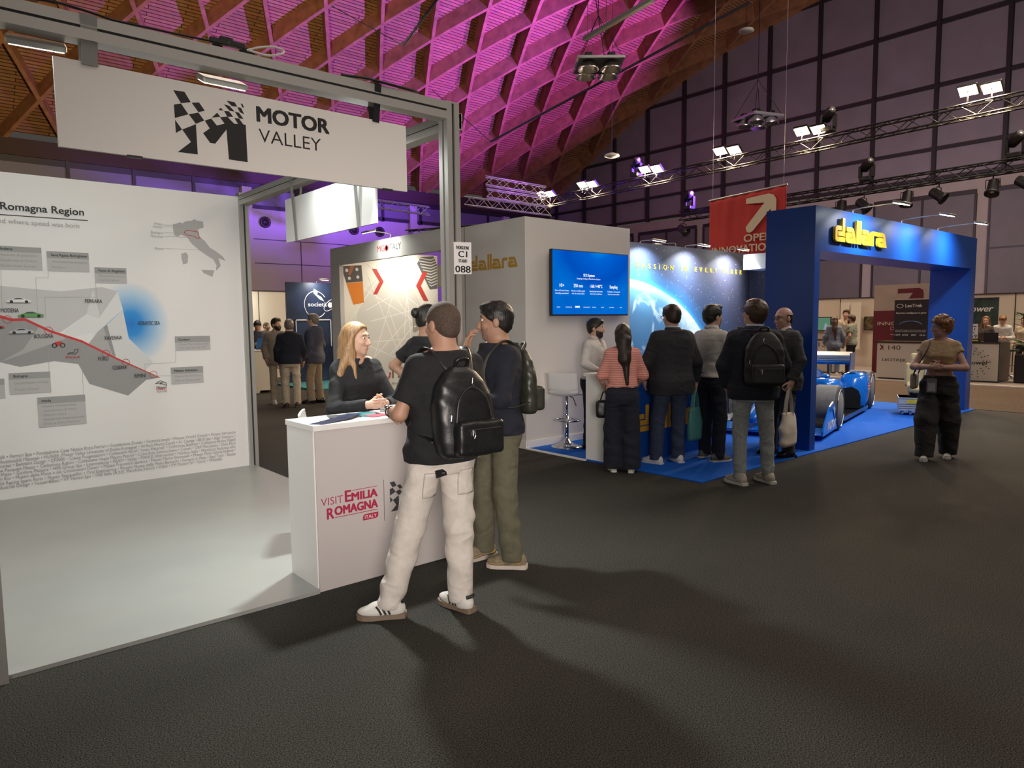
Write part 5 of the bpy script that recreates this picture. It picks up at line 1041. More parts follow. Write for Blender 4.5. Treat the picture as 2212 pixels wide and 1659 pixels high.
# ================================================================== PEOPLE: implicit-surface figures
class Field:
    def __init__(s, lo, hi, h):
        s.h = h; lo = np.array(lo, float)-4*h; n = np.ceil((np.array(hi, float)+4*h-lo)/h).astype(int)+1
        s.lo = lo; s.n = n; s.D = np.full(n, 9.0, dtype=np.float32)
    def sl(s, lo, hi, pad):
        a = np.clip(np.floor((np.asarray(lo)-pad-s.lo)/s.h).astype(int), 0, s.n); b = np.clip(np.ceil((np.asarray(hi)+pad-s.lo)/s.h).astype(int)+1, 0, s.n)
        if np.any(b <= a): return None
        ax = [(s.lo[i]+s.h*np.arange(a[i], b[i])).astype(np.float32) for i in range(3)]
        return tuple(slice(a[i], b[i]) for i in range(3)), ax[0][:, None, None], ax[1][None, :, None], ax[2][None, None, :]
    def put(s, sl, d, k, op='u'):
        A = s.D[sl]
        if op == 'u':
            if k <= 0: s.D[sl] = np.minimum(A, d)
            else:
                h = np.clip(0.5+0.5*(A-d)/k, 0, 1); s.D[sl] = A*(1-h)+d*h-k*h*(1-h)
        elif op == 's':
            if k <= 0: s.D[sl] = np.maximum(A, -d)
            else:
                h = np.clip(0.5-0.5*(A+d)/k, 0, 1); s.D[sl] = A*(1-h)-d*h+k*h*(1-h)
        else: s.D[sl] = np.maximum(A, d)
    def cone(s, p0, p1, r0, r1, k=0.02, op='u', flat=False):
        p0, p1 = np.asarray(p0, float), np.asarray(p1, float); r = max(r0, r1)
        g = s.sl(np.minimum(p0, p1)-r, np.maximum(p0, p1)+r, k+2.5*s.h)
        if g is None: return
        sl, X, Y, Z = g; d = p1-p0; L2 = max(1e-9, d @ d)
        t = ((X-p0[0])*d[0]+(Y-p0[1])*d[1]+(Z-p0[2])*d[2])/L2; tc = np.clip(t, 0, 1)
        q = np.sqrt((X-p0[0]-tc*d[0])**2+(Y-p0[1]-tc*d[1])**2+(Z-p0[2]-tc*d[2])**2)-(r0+(r1-r0)*tc)
        if flat: q = np.maximum(q, (t-1)*math.sqrt(L2))
        s.put(sl, q.astype(np.float32), k, op)
    def ell(s, c, r, R=None, k=0.02, op='u'):
        c, r = np.asarray(c, float), np.asarray(r, float); m = r.max() if R is not None else r
        g = s.sl(c-m, c+m, k+2.5*s.h)
        if g is None: return
        sl, X, Y, Z = g; x, y, z = X-c[0], Y-c[1], Z-c[2]
        if R is not None:
            R = np.asarray(R, float); x, y, z = (R[0][0]*x+R[0][1]*y+R[0][2]*z), (R[1][0]*x+R[1][1]*y+R[1][2]*z), (R[2][0]*x+R[2][1]*y+R[2][2]*z)
        k0 = np.sqrt((x/r[0])**2+(y/r[1])**2+(z/r[2])**2); k1 = np.sqrt((x/r[0]**2)**2+(y/r[1]**2)**2+(z/r[2]**2)**2)+1e-9
        s.put(sl, (k0*(k0-1)/k1).astype(np.float32), k, op)
    def rbox(s, c, hsz, R, rad, k=0.01, op='u'):
        c, hsz = np.asarray(c, float), np.asarray(hsz, float); m = np.linalg.norm(hsz)+rad
        g = s.sl(c-m, c+m, k+2.5*s.h)
        if g is None: return
        sl, X, Y, Z = g; x, y, z = X-c[0], Y-c[1], Z-c[2]; R = np.asarray(R, float)
        a = [np.abs(R[i][0]*x+R[i][1]*y+R[i][2]*z)-(hsz[i]-rad) for i in range(3)]
        d = np.sqrt(sum(np.maximum(q, 0)**2 for q in a))+np.minimum(np.maximum(np.maximum(a[0], a[1]), a[2]), 0)-rad
        s.put(sl, d.astype(np.float32), k, op)
    def loft(s, sec, rt, fw, k=0.03, op='u', n=2.4):
        """sec rows: (z, cx, cy, a, b): horizontal sections stacked in z, rt/fw unit 2-D axes"""
        S = np.array(sec, float); m = S[:, 3:5].max()+0.02
        g = s.sl((S[:, 1].min()-m, S[:, 2].min()-m, S[0, 0]), (S[:, 1].max()+m, S[:, 2].max()+m, S[-1, 0]), k+2.5*s.h)
        if g is None: return
        sl, X, Y, Z = g; zz = Z.ravel(); I = lambda j: np.interp(zz, S[:, 0], S[:, j])[None, None, :].astype(np.float32)
        x, y = X-I(1), Y-I(2); u = np.abs(x*rt[0]+y*rt[1])/I(3); v = np.abs(x*fw[0]+y*fw[1])/I(4)
        d = ((u**n+v**n)**(1/n)-1)*np.minimum(I(3), I(4)); d = np.maximum(d, np.maximum(S[0, 0]-Z, Z-S[-1, 0]))
        s.put(sl, d.astype(np.float32), k, op)
    def plane(s, p, nrm):
        """cut away everything on the side nrm points to"""
        X = (s.lo[0]+s.h*np.arange(s.n[0]))[:, None, None]; Y = (s.lo[1]+s.h*np.arange(s.n[1]))[None, :, None]; Z = (s.lo[2]+s.h*np.arange(s.n[2]))[None, None, :]
        nrm = np.asarray(nrm, float)/np.linalg.norm(nrm)
        s.D = np.maximum(s.D, ((X-p[0])*nrm[0]+(Y-p[1])*nrm[1]+(Z-p[2])*nrm[2]).astype(np.float32))
    def wrinkle(s, amp, f=1.0, ph=0.0):
        X = (s.lo[0]+s.h*np.arange(s.n[0]))[:, None, None]; Y = (s.lo[1]+s.h*np.arange(s.n[1]))[None, :, None]; Z = (s.lo[2]+s.h*np.arange(s.n[2]))[None, None, :]
        w = np.sin(f*(42*Z+9*X-7*Y)+2.2*np.sin(f*(13*X+11*Y+5*Z)+ph)+ph)*0.6+np.sin(f*(23*X-31*Y+17*Z)+1.7*np.sin(f*19*Z+ph))*0.4
        w = w*(0.45+0.55*np.sin(f*(9*X+6*Y-8*Z)+2*ph))
        s.D = s.D+(amp*w).astype(np.float32)
    def mesh(s):
        D = s.D; S = D < 0; nx, ny, nz = D.shape
        cs = [S[i:nx-1+i, j:ny-1+j, k:nz-1+k] for i in (0, 1) for j in (0, 1) for k in (0, 1)]
        cnt = sum(c.astype(np.int8) for c in cs); act = (cnt > 0) & (cnt < 8)
        I, J, K = np.nonzero(act)
        if len(I) == 0: return np.zeros((0, 3)), np.zeros((0, 4), int)
        idx = -np.ones(act.shape, dtype=np.int64); idx[I, J, K] = np.arange(len(I))
        P = np.zeros((len(I), 3)); C_ = np.zeros(len(I)); cn = [(i, j, k) for i in (0, 1) for j in (0, 1) for k in (0, 1)]
        for a in range(8):
            for b_ in range(a+1, 8):
                A_, B_ = cn[a], cn[b_]
                if sum(abs(p-q) for p, q in zip(A_, B_)) != 1: continue
                va = D[I+A_[0], J+A_[1], K+A_[2]]; vb = D[I+B_[0], J+B_[1], K+B_[2]]; cr = (va < 0) != (vb < 0)
                t = np.where(cr, va/np.where(cr, va-vb, 1), 0)
                for q in range(3): P[:, q] += np.where(cr, A_[q]+t*(B_[q]-A_[q]), 0)
                C_ += cr
        P = P/C_[:, None]; V = s.lo+s.h*(P+np.stack([I, J, K], 1)); Fs = []
        for ax in range(3):
            o1, o2 = [(1, 2), (2, 0), (0, 1)][ax]
            sa = [slice(None)]*3; sb = [slice(None)]*3; sa[ax] = slice(0, -1); sb[ax] = slice(1, None)
            ch = S[tuple(sa)] != S[tuple(sb)]; e = list(np.nonzero(ch)); lim = act.shape
            ok = (e[o1] >= 1) & (e[o2] >= 1) & (e[o1] < lim[o1]) & (e[o2] < lim[o2]); e = [q[ok] for q in e]
            def cell(d1, d2):
                q = [v.copy() for v in e]; q[o1] = q[o1]+d1; q[o2] = q[o2]+d2; return idx[q[0], q[1], q[2]]
            Q = np.stack([cell(-1, -1), cell(0, -1), cell(0, 0), cell(-1, 0)], 1); fl = S[e[0], e[1], e[2]]
            Q = np.where(fl[:, None], Q, Q[:, ::-1]); Fs.append(Q[(Q >= 0).all(1)])
        return V, np.concatenate(Fs)
def join(ms):
    V = []; F_ = []; n = 0
    for v, f in ms:
        V.append(v); F_.append(f+n); n += len(v)
    return np.concatenate(V), np.concatenate(F_)

SKIN = {k: mat('skin_'+k, c, 0.55, noise=0.06, nscale=14) for k, c in dict(fair=(0.56, 0.34, 0.25), tan=(0.44, 0.245, 0.165), olive=(0.40, 0.225, 0.15), pink=(0.58, 0.34, 0.27)).items()}
for m_ in SKIN.values():
    b_ = m_.node_tree.nodes['Principled BSDF']; b_.inputs['Subsurface Weight'].default_value = 0.08; b_.inputs['Subsurface Radius'].default_value = (0.02, 0.008, 0.004)
def hairmat(name, c):
    if name in _MATS: return _MATS[name]
    m, nt, b = nodes_mat(name); L = nt.links.new
    tc = N(nt, 'ShaderNodeTexCoord'); mp = N(nt, 'ShaderNodeMapping'); mp.inputs['Scale'].default_value = (110, 110, 9); nz = N(nt, 'ShaderNodeTexNoise'); nz.inputs['Scale'].default_value = 1.0; nz.inputs['Detail'].default_value = 3
    L(tc.outputs['Object'], mp.inputs[0]); L(mp.outputs[0], nz.inputs['Vector'])
    r = ramp(nt, [(0.3, tuple(x*0.55 for x in c)), (0.7, tuple(min(1, x*1.5) for x in c))]); L(nz.outputs['Fac'], r.inputs['Fac']); L(r.outputs['Color'], b.inputs['Base Color'])
    b.inputs['Roughness'].default_value = 0.45; bp = N(nt, 'ShaderNodeBump'); bp.inputs['Strength'].default_value = 0.5; bp.inputs['Distance'].default_value = 0.006; L(nz.outputs['Fac'], bp.inputs['Height']); L(bp.outputs['Normal'], b.inputs['Normal'])
    _MATS[name] = m; return m
HAIR = {k: (mat('hair_buzz', c, 0.85, noise=0.45, nscale=150, bump=0.4) if k == 'buzz' else hairmat('hair_'+k, c)) for k, c in dict(buzz=(0.075, 0.05, 0.036)).items()}
HAIR2 = {k: hairmat('hair_'+k, c) for k, c in dict(black=(0.012, 0.010, 0.009), dark=(0.022, 0.014, 0.010), brown=(0.055, 0.028, 0.015), grey=(0.16, 0.14, 0.12), blond=(0.27, 0.155, 0.07), ginger=(0.20, 0.085, 0.03), buzz2=(0.13, 0.085, 0.06)).items()}
HAIR.update(HAIR2)
CLOTH = {}
def cloth(name, c, rough=0.9, bump=0.25, scale=260, noise=0.12):
    if name not in CLOTH:
        m = CLOTH[name] = mat('cloth_'+name, c, rough, noise=noise, nscale=30, bump=bump, bscale=scale)
        nt = m.node_tree; L = nt.links.new; b = nt.nodes['Principled BSDF']; b0 = [n for n in nt.nodes if n.type == 'BUMP'][0]; tc = [n for n in nt.nodes if n.type == 'TEX_COORD'][0]
        # soft cloth folds: broad distorted ridges under the fine weave
        mp = N(nt, 'ShaderNodeMapping'); mp.inputs['Scale'].default_value = (1.0, 1.0, 1.6); mp.inputs['Rotation'].default_value = (0.5, 0.4, 0.0)
        fo = N(nt, 'ShaderNodeTexNoise'); fo.inputs['Scale'].default_value = 4.2; fo.inputs['Detail'].default_value = 1.2; fo.inputs['Distortion'].default_value = 0.9
        rr = ramp(nt, [(0.30, (0, 0, 0)), (0.52, (1, 1, 1)), (0.74, (0.1, 0.1, 0.1))])
        b2 = N(nt, 'ShaderNodeBump'); b2.inputs['Strength'].default_value = 0.55; b2.inputs['Distance'].default_value = 0.014
        L(tc.outputs['Object'], mp.inputs[0]); L(mp.outputs[0], fo.inputs['Vector']); L(fo.outputs['Fac'], rr.inputs['Fac']); L(rr.outputs['Color'], b2.inputs['Height']); L(b2.outputs['Normal'], b0.inputs['Normal'])
    return CLOTH[name]
M_EYEW = mat('eye_white', (0.75, 0.72, 0.70), 0.2); M_EYED = mat('eye_iris', (0.03, 0.02, 0.015), 0.15); M_LIP = mat('lips', (0.42, 0.15, 0.13), 0.5)
MALE = [(.80, .150, .110, .0), (.86, .166, .118, -.004), (.93, .172, .118, -.006), (1.02, .163, .108, 0), (1.10, .158, .106, .004), (1.20, .170, .116, .006), (1.30, .182, .122, .004), (1.37, .180, .114, -.002), (1.42, .145, .092, -.008), (1.465, .085, .070, -.010)]
FEM = [(.80, .150, .112, -.006), (.86, .172, .120, -.010), (.93, .176, .118, -.008), (1.02, .152, .100, 0), (1.08, .134, .092, .004), (1.18, .146, .108, .014), (1.27, .158, .124, .022), (1.34, .154, .105, .008), (1.40, .120, .084, -.004), (1.46, .066, .062, -.008)]
def rotv(v, axis, a):
    return np.array(Matrix.Rotation(a, 3, Vector(axis)) @ Vector(v))
def unit(v): v = np.asarray(v, float); return v/max(1e-9, np.linalg.norm(v))

def hand_prims(F, w, d, nrm, thumb, curl, sc, k=0.008, spread=0.0):
    """palm + five fingers; w wrist, d direction to the fingers, nrm palm normal, thumb unit side vector"""
    d, thumb = unit(d), unit(np.asarray(thumb)-np.dot(thumb, unit(d))*unit(d)); nrm = unit(np.asarray(nrm)-np.dot(nrm, d)*d-np.dot(nrm, thumb)*thumb)
    R = np.array([thumb, d, nrm]); F.ell(w+d*.052*sc, np.array((.041, .056, .0165))*sc, R, k*1.5); F.cone(w-d*.02*sc, w+d*.03*sc, .025*sc, .028*sc, k*2)
    for i, (off, ln) in enumerate(((.030, .92), (.010, 1.0), (-.010, .95), (-.029, .76))):
        p = w+d*(.088-.004*abs(i-1))*sc+thumb*off*sc; dd = unit(d+thumb*off*spread*8); a = 0
        for sg, rr, ca in ((.046, .0092, .55), (.028, .0083, .95), (.022, .0074, .6)):
            a += ca*curl[min(i, len(curl)-1)] if isinstance(curl, (list, tuple)) else ca*curl; v = dd*math.cos(a)+nrm*math.sin(a); q = p+v*sg*ln*sc
            F.cone(p, q, rr*sc, rr*.93*sc, k*.5); p = q
    p = w+d*.022*sc+thumb*.026*sc; v = unit(d*.75+thumb*.65+nrm*.35)
    for sg, rr in ((.042, .0125), (.032, .0105), (.026, .009)):
        q = p+v*sg*sc; F.cone(p, q, rr*sc, rr*.9*sc, k*.8); p = q; v = unit(v+d*.45+nrm*.12)

def person(label, pos, az, H=1.75, sex='m', lod=1, skin='fair', hair='short', haircol='dark', top='tee', topcol=None, pants='slim', pantcol=None, shoecol=None, solecol=None,
           lean=(0, 0), armL=None, armR=None, feet=((-.10, .02, .12), (.10, -.02, -.12)), head=(0, 0), girth=1.0, beard=None, glasses=False, hem=None, sleeve=None, collar=None, seat=None, curl=0.35, handdir=(None, None), palm=(None, None), legs=True, group=None, wr=1.0, knees=(None, None), earrings=False, shoe='sneaker', lanyard=None, belt=None, headup=0.0, curls=None):
    """lod 0 near, 1 middle, 2 far. Local frame: x right, y forward, z up, for a 1.75 m figure; arms = (elbow, wrist) points in that frame. head = (yaw, pitch) degrees"""
    s = H/1.75; a = math.radians(az); fw = np.array([math.cos(a), math.sin(a)]); rt = np.array([math.sin(a), -math.cos(a)]); base = np.array([pos[0], pos[1], pos[2] if len(pos) > 2 else 0.0])
    def Wp(p): return base + s*np.array([p[0]*rt[0]+p[1]*fw[0], p[0]*rt[1]+p[1]*fw[1], p[2]])
    def Wv(v): return np.array([v[0]*rt[0]+v[1]*fw[0], v[0]*rt[1]+v[1]*fw[1], v[2]])
    root = thing('person', base, label, 'person', group)
    hB, hC, hH, hA = ((.013, .0095, .0058, .0045), (.016, .012, .0080, .0060), (.024, .018, .013, .0105))[lod]
    dz = 0.0 if seat is None else seat
    tab = [(z+dz, aa*girth if sex == 'm' else aa*girth, bb*(0.4+0.6*girth)*(1.0 if girth <= 1 else girth**.5), oy) for z, aa, bb, oy in (MALE if sex == 'm' else FEM)]
    z0, z1 = .90+dz, 1.465+dz
    def ctr(z):
        f = max(0., (z-z0)/(z1-z0)); return np.array([lean[0]*f, lean[1]*f*(0.6+0.4*f), z])
    neck = ctr(1.465+dz)+np.array([0, -.008, 0])
    shx = (.165 if sex == 'm' else .143)*(0.55+0.45*girth)
    sh = {-1: neck+np.array([-shx, 0, -.083]), 1: neck+np.array([shx, 0, -.083])}
    dl = {-1: (np.array([-.245, -.04, 1.13+dz]), np.array([-.25, .08, .90+dz])), 1: (np.array([.245, -.04, 1.13+dz]), np.array([.25, .08, .90+dz]))}
    arm = {-1: armL or dl[-1], 1: armR or dl[1]}; arm = {k: (np.array(v[0], float), np.array(v[1], float)) for k, v in arm.items()}
    hip = {-1: np.array([-.088, 0, .90+dz]), 1: np.array([.088, 0, .90+dz])}
    ank = {-1: np.array([feet[0][0], feet[0][1], .085]), 1: np.array([feet[1][0], feet[1][1], .085])}
    knee = {}
    for i, k in enumerate((-1, 1)):
        if knees[i] is not None: knee[k] = np.array(knees[i], float)
        else: knee[k] = (hip[k]*.48+ank[k]*.52)+np.array([0.012*k, .03, .02])
    def bbox(pts, m): P = np.array([Wp(p) for p in pts]); return P.min(0)-m*s, P.max(0)+m*s
    def sec(t_, ea, eb, zlo=None, zhi=None):
        out = []
        zs = [r[0] for r in t_]; lo = zs[0] if zlo is None else zlo; hi = zs[-1] if zhi is None else zhi
        zz = sorted(set([lo, hi]+[z for z in zs if lo < z < hi]))
        for z in zz:
            aa, bb, oy = (np.interp(z, zs, [r[j] for r in t_]) for j in (1, 2, 3)); c = Wp(ctr(z)+np.array([0, oy, 0])); out.append((c[2], c[0], c[1], (aa+ea)*s, (bb+eb)*s))
        return out
    hy, hp = math.radians(head[0]), math.radians(head[1])
    hf = Wv((-math.sin(hy)*math.cos(hp), math.cos(hy)*math.cos(hp), math.sin(hp))); hr = unit(np.cross(hf, (0, 0, 1))); hu = np.cross(hr, hf); HR = np.array([hr, hf, hu])
    hc = Wp(neck+np.array([0, .024, .138+headup])); hs = s*(1.075 if sex == 'm' else 1.045)
    def hp_(x, y, z): return hc+hs*(hr*x+hf*y+hu*z)
    # ---- body: head with face, neck, (hidden) trunk, arms and hands: one mesh
    parts = []
    F = Field(hc-.17*s-np.array([0, 0, .10*s]), hc+.17*s, hH)
    F.ell(hp_(0, -.012, .028), np.array((.074, .092, .086))*hs, HR, .02); F.ell(hp_(0, .022, -.032), np.array((.058, .066, .082))*hs, HR, .03)
    F.ell(hp_(0, .058, -.093), np.array((.024, .022, .020))*hs, HR, .025); F.ell(hp_(0, .012, -.055), np.array((.054, .055, .045))*hs, HR, .03)
    F.ell(hp_(0, .068, .034), np.array((.050, .016, .011))*hs, HR, .02)
    F.cone(hp_(0, .083, .016), hp_(0, .104, -.030), .0085*hs, .0125*hs, .012); F.ell(hp_(0, .094, -.034), np.array((.017, .012, .009))*hs, HR, .008)
    for k in (-1, 1):
        F.ell(hp_(.031*k, .090, .012), np.array((.019, .014, .011))*hs, HR, .010, 's'); F.ell(hp_(.034*k, .064, -.022), np.array((.020, .017, .016))*hs, HR, .02)
        F.ell(hp_(.078*k, -.008, -.008), np.array((.010, .020, .032))*hs, HR, .006)
    F.ell(hp_(0, .080, -.060), np.array((.022, .012, .006))*hs, HR, .008); F.ell(hp_(0, .079, -.072), np.array((.018, .012, .006))*hs, HR, .008); F.cone(hp_(-.02, .092, -.066), hp_(.02, .092, -.066), .0018*hs, .0018*hs, .004, 's')
    nr = .056 if sex == 'm' else .047
    F.cone(hp_(0, -.012, -.05), Wp(neck+np.array([0, -.004, -.02])), nr*hs, (nr+.008)*hs, .03)
    F.cone(Wp(neck+np.array([-.10, 0, -.045])), Wp(neck+np.array([.10, 0, -.045])), .05*s, .05*s, .05)
    parts.append(F.mesh())
    lo, hi = bbox([ctr(.80+dz), ctr(1.46+dz), sh[-1], sh[1]]+([hip[-1], hip[1], knee[-1], knee[1], ank[-1], ank[1]] if legs else []), .22)
    F = Field(lo, hi, hB*1.2); F.loft(sec(tab, -.012, -.012, .90+dz), rt, fw, .03)
    for k in (-1, 1):
        if legs: F.cone(Wp(hip[k]), Wp(knee[k]), .078*s, .052*s, .04); F.cone(Wp(knee[k]), Wp(ank[k]), .050*s, .036*s, .03)
        F.cone(Wp(sh[k]), Wp(arm[k][0]), .050*s, .038*s, .03)
    parts.append(F.mesh())
    wrists = {}
    for i, k in enumerate((-1, 1)):
        e, w = arm[k]; E_, W_ = Wp(e), Wp(w); d = unit(W_-E_) if handdir[i] is None else unit(Wv(handdir[i])); pn = unit(Wv((-k*1.0, .15, -.1))) if palm[i] is None else unit(Wv(palm[i]))
        th = np.cross(pn, d)*(-k); 
        if handdir[i] is None and palm[i] is None and np.dot(th, Wv((0, 1, .3))) < 0: th = -th
        wrists[k] = (W_, d, pn)
        F = Field(np.minimum(E_, W_)-.22*s, np.maximum(E_, W_)+.22*s, hA)
        F.cone(Wp(sh[k]*.25+e*.75), E_, .040*s, .039*s, .02); F.cone(E_, E_*.6+W_*.4, .040*s, .040*s, .02); F.cone(E_*.6+W_*.4, W_, .040*s, .026*s, .02)
        hand_prims(F, W_, d, pn, th, (curls[i] if curls else curl), s*(1.0 if sex == 'm' else .9)); parts.append(F.mesh())
    V, Q = join(parts); link_mesh('body', V, Q, SKIN[skin], root, True)
    # ---- face details
    if lod < 2:
        for k in (-1, 1):
            MB().ellipsoid((0, 0, 0), (.0115*hs, .0115*hs, .0078*hs), 10, 8).xform(Matrix.Translation(hp_(.031*k, .0735, .012)) @ Matrix(HR.T).to_4x4()).build('eye', M_EYEW, root, True)
            MB().ellipsoid((0, 0, 0), (.0062*hs, .004*hs, .0066*hs), 8, 6).xform(Matrix.Translation(hp_(.031*k, .0825, .012)) @ Matrix(HR.T).to_4x4()).build('iris', M_EYED, root, True)
            MB().tube([hp_(k*.014, .085, .030), hp_(k*.030, .0855, .036), hp_(k*.048, .074, .030)], [.0026*hs, .0034*hs, .0016*hs], 6).build('eyebrow', HAIR[haircol if haircol not in ('blond', 'grey', 'buzz') else 'brown'], root)
        MB().ellipsoid((0, 0, 0), (.020*hs, .0065*hs, .0075*hs), 10, 6).xform(Matrix.Translation(hp_(0, .0845, -.066)) @ Matrix(HR.T).to_4x4()).build('lips', M_LIP, root, True)
    # ---- hair
    if hair:
        F = Field(hc-np.array([.22, .22, .70 if 'long' in hair else .26])*s, hc+.22*s, hH*(1.25 if 'long' in hair else 1.0)); e = {'buzz': .0035, 'short': .012, 'crop': .009, 'quiff': .014, 'curly': .022, 'bald': .004, 'bun': .010, 'long': .014, 'longdark': .012, 'mid': .018}[hair]
        F.ell(hp_(0, -.014, .030), np.array((.075+e, .094+e, .087+e))*hs, HR, 0); F.ell(hp_(0, -.048, -.022), np.array((.060+e*.7, .050+e*.6, .052+e*.6))*hs, HR, .02)
        pz = dict(buzz=.060, bald=.02, bun=.066, long=.082, longdark=.074).get(hair, .058)
        c0 = hp_(0, .088 if hair != 'long' else .062, pz); F.plane(c0, HR.T @ (np.array([0, .66, -.75]) if hair != 'long' else np.array([0, .86, -.51])))
        if hair in ('short', 'crop', 'mid', 'quiff'): F.wrinkle(.0030, 3.0, az)
        if hair == 'quiff': F.ell(hp_(0, .052, .098), np.array((.060, .045, .026))*hs, HR, .02)
        if hair in ('short', 'crop', 'mid'): F.ell(hp_(0, .03, .088), np.array((.062, .060, .030))*hs, HR, .02)
        if hair == 'bald': F.plane(hp_(0, 0, .040), hu); F.plane(hp_(0, .012, 0), hf)
        if hair == 'curly':
            rs = np.random.RandomState(4)
            for i in range(46):
                u = unit(rs.normal(size=3)); u[2] = abs(u[2])*.9+.1; u[1] -= .1; u = unit(u); F.ell(hp_(u[0]*.088, -.012+u[1]*.105, .042+u[2]*.098), np.array((.022,)*3)*hs, None, .008)
            F.plane(hp_(0, .092, .052), HR.T @ np.array([0, .80, -.60]))
        if hair == 'bun': F.ell(hp_(0, -.125, .030), np.array((.040, .036, .042))*hs, None, .012)
        if hair == 'long':
            F.ell(hp_(0, -.045, -.02), np.array((.088, .070, .11))*hs, HR, .03)
            for k in (-1, 1):
                F.cone(hp_(.062*k, -.005, .045), hp_(.080*k, -.012, -.10), .026*hs, .032*hs, .02); F.cone(hp_(.080*k, -.012, -.10), hp_(.088*k, .018, -.25), .032*hs, .016*hs, .02); pass
            F.cone(hp_(0, -.07, -.02), hp_(0, -.115, -.30), .074*hs, .050*hs, .03); F.cone(hp_(-.045, -.075, -.10), hp_(-.085, -.10, -.34), .045*hs, .022*hs, .03); F.cone(hp_(.045, -.075, -.10), hp_(.095, -.10, -.34), .045*hs, .022*hs, .03); F.cone(hp_(.085, -.02, -.08), hp_(.150, -.045, -.25), .036*hs, .030*hs, .03); F.cone(hp_(.150, -.045, -.25), hp_(.17, -.07, -.36), .030*hs, .012*hs, .02); F.cone(hp_(.075, .01, -.10), hp_(.10, .055, -.30), .026*hs, .012*hs, .02); F.cone(hp_(-.08, .0, -.10), hp_(-.07, .075, -.27), .026*hs, .012*hs, .02); F.wrinkle(.0035, 1.6, 1)
        if hair == 'longdark':
            F.ell(hp_(0, -.05, -.03), np.array((.088, .068, .12))*hs, HR, .03)
            F.cone(hp_(0, -.075, -.06), hp_(.0, -.115, -.26), .082*hs, .074*hs, .03); F.cone(hp_(.01, -.125, -.22), hp_(.03, -.145, -.54), .055*hs, .018*hs, .03); F.cone(hp_(.05, -.085, -.15), hp_(.12, -.085, -.32), .035*hs, .012*hs, .02); F.wrinkle(.003, 1.5, 2)
        V, Q = F.mesh()
        if len(V): link_mesh('hair', V, Q, HAIR[haircol], root, True)
    if beard:
        F = Field(hc-.16*s, hc+.14*s, hH); eb = .0012 if beard == 'stubble' else .008
        F.ell(hp_(0, .024, -.036), np.array((.059+eb, .067+eb, .084+eb))*hs, HR, 0); F.ell(hp_(0, .058, -.093), np.array((.026+eb, .023+eb, .022+eb))*hs, HR, .02)
        F.plane(hp_(0, .09, -.046), HR.T @ np.array([0, .35, .94])); F.plane(hp_(0, -.002, 0), -hf); F.ell(hp_(0, .100, -.066), np.array((.019, .025, .008))*hs, HR, .003, 's')
        V, Q = F.mesh()
        if len(V): link_mesh('beard', V, Q, mat('stubble', (.25, .145, .10), .7, noise=.2, nscale=60) if beard == 'stubble' else HAIR['dark'], root, True)
    if glasses:
        mb = MB()
        for k in (-1, 1):
            mb.tube([hp_(.033*k+.022*math.cos(t), .106, .010+.016*math.sin(t)) for t in [2*PI*i/12 for i in range(12)]], .0016*hs*(1.6 if lod else 1), 5, True); mb.tube([hp_(.055*k, .102, .014), hp_(.079*k, .06, .016), hp_(.082*k, -.01, .010)], .0018*hs*(1.5 if lod else 1), 5)
        mb.tube([hp_(-.011, .106, .012), hp_(.011, .106, .012)], .0018*hs, 5); mb.build('glasses', M_BLACK, root)
    # ---- upper garment
    ease, shem, slv = dict(tee=(.014, .86, .62), shirt=(.018, .94, 1.93), jacket=(.034, .78, 1.95), blouse=(.022, 1.02, 1.12), croptop=(.010, 1.05, .32), sweater=(.018, .90, 1.93), denim=(.034, .80, 1.93))[top]
    shem = (hem if hem is not None else shem)+dz; slv = slv if sleeve is None else sleeve
    cm = topcol
    pts = [ctr(shem), ctr(1.46+dz), sh[-1], sh[1]]+[q for k in (-1, 1) for q in arm[k]]; lo, hi = bbox(pts, .18); lo[2] = max(lo[2], base[2]+s*(min(shem, min(arm[-1][1][2], arm[1][1][2]))-.16)); F = Field(lo, hi, hC)
    t2 = list(tab); fl = .02 if top in ('jacket', 'denim') else (.012 if top in ('tee', 'blouse') else 0)
    if t2[0][0] > shem: t2 = [(shem, t2[0][1]+.01, t2[0][2], 0)]+t2
    if top in ('tee', 'jacket', 'blouse', 'denim', 'sweater'): t2 = [(z, (.012 if z < 1.0+dz else 0)+max(aa, np.interp(1.22+dz, [r[0] for r in tab], [r[1] for r in tab])*(.93 if sex == 'm' else .96)) if z < 1.22+dz else aa, max(bb, .104)+(.014 if z < 1.0+dz else 0), oy) for z, aa, bb, oy in t2]
    F.loft(sec(t2, ease+.004, ease+.004, shem), rt, fw, .02)
    for k in (-1, 1):
        e, w = arm[k]; up = .052+ease*.55
        if slv < 1: F.cone(Wp(sh[k]), Wp(sh[k]+(e-sh[k])*slv), up*s*1.05, (up+.012)*s, .035, flat=True)
        else:
            F.cone(Wp(sh[k]), Wp(e), up*s, (.044+ease*.6)*s, .035); F.cone(Wp(e), Wp(e+(w-e)*(slv-1)), (.045+ease*.6)*s, (.032+ease*.6)*s, .025, flat=True)
        F.ell(Wp(sh[k]+np.array([-.03*k, 0, .008])), np.array((.075+ease*.5, .056+ease*.6, .050+ease*.5))*s, np.array([np.append(rt, 0), np.append(fw, 0), (0, 0, 1)]), .04)
    if wr: F.wrinkle(.0062*wr if top not in ('jacket',) else .0045*wr, 1.0/s, az*.1)
    F.plane(Wp((0, 0, shem)), (0, 0, -1))
    nk = {'tee': .062, 'blouse': .066, 'croptop': .075}.get(top, .058); F.cone(Wp(neck+np.array([0, .012, .0])), Wp(neck+np.array([0, .02, .2])), nk*s, (nk+.03)*s, .006, 's')
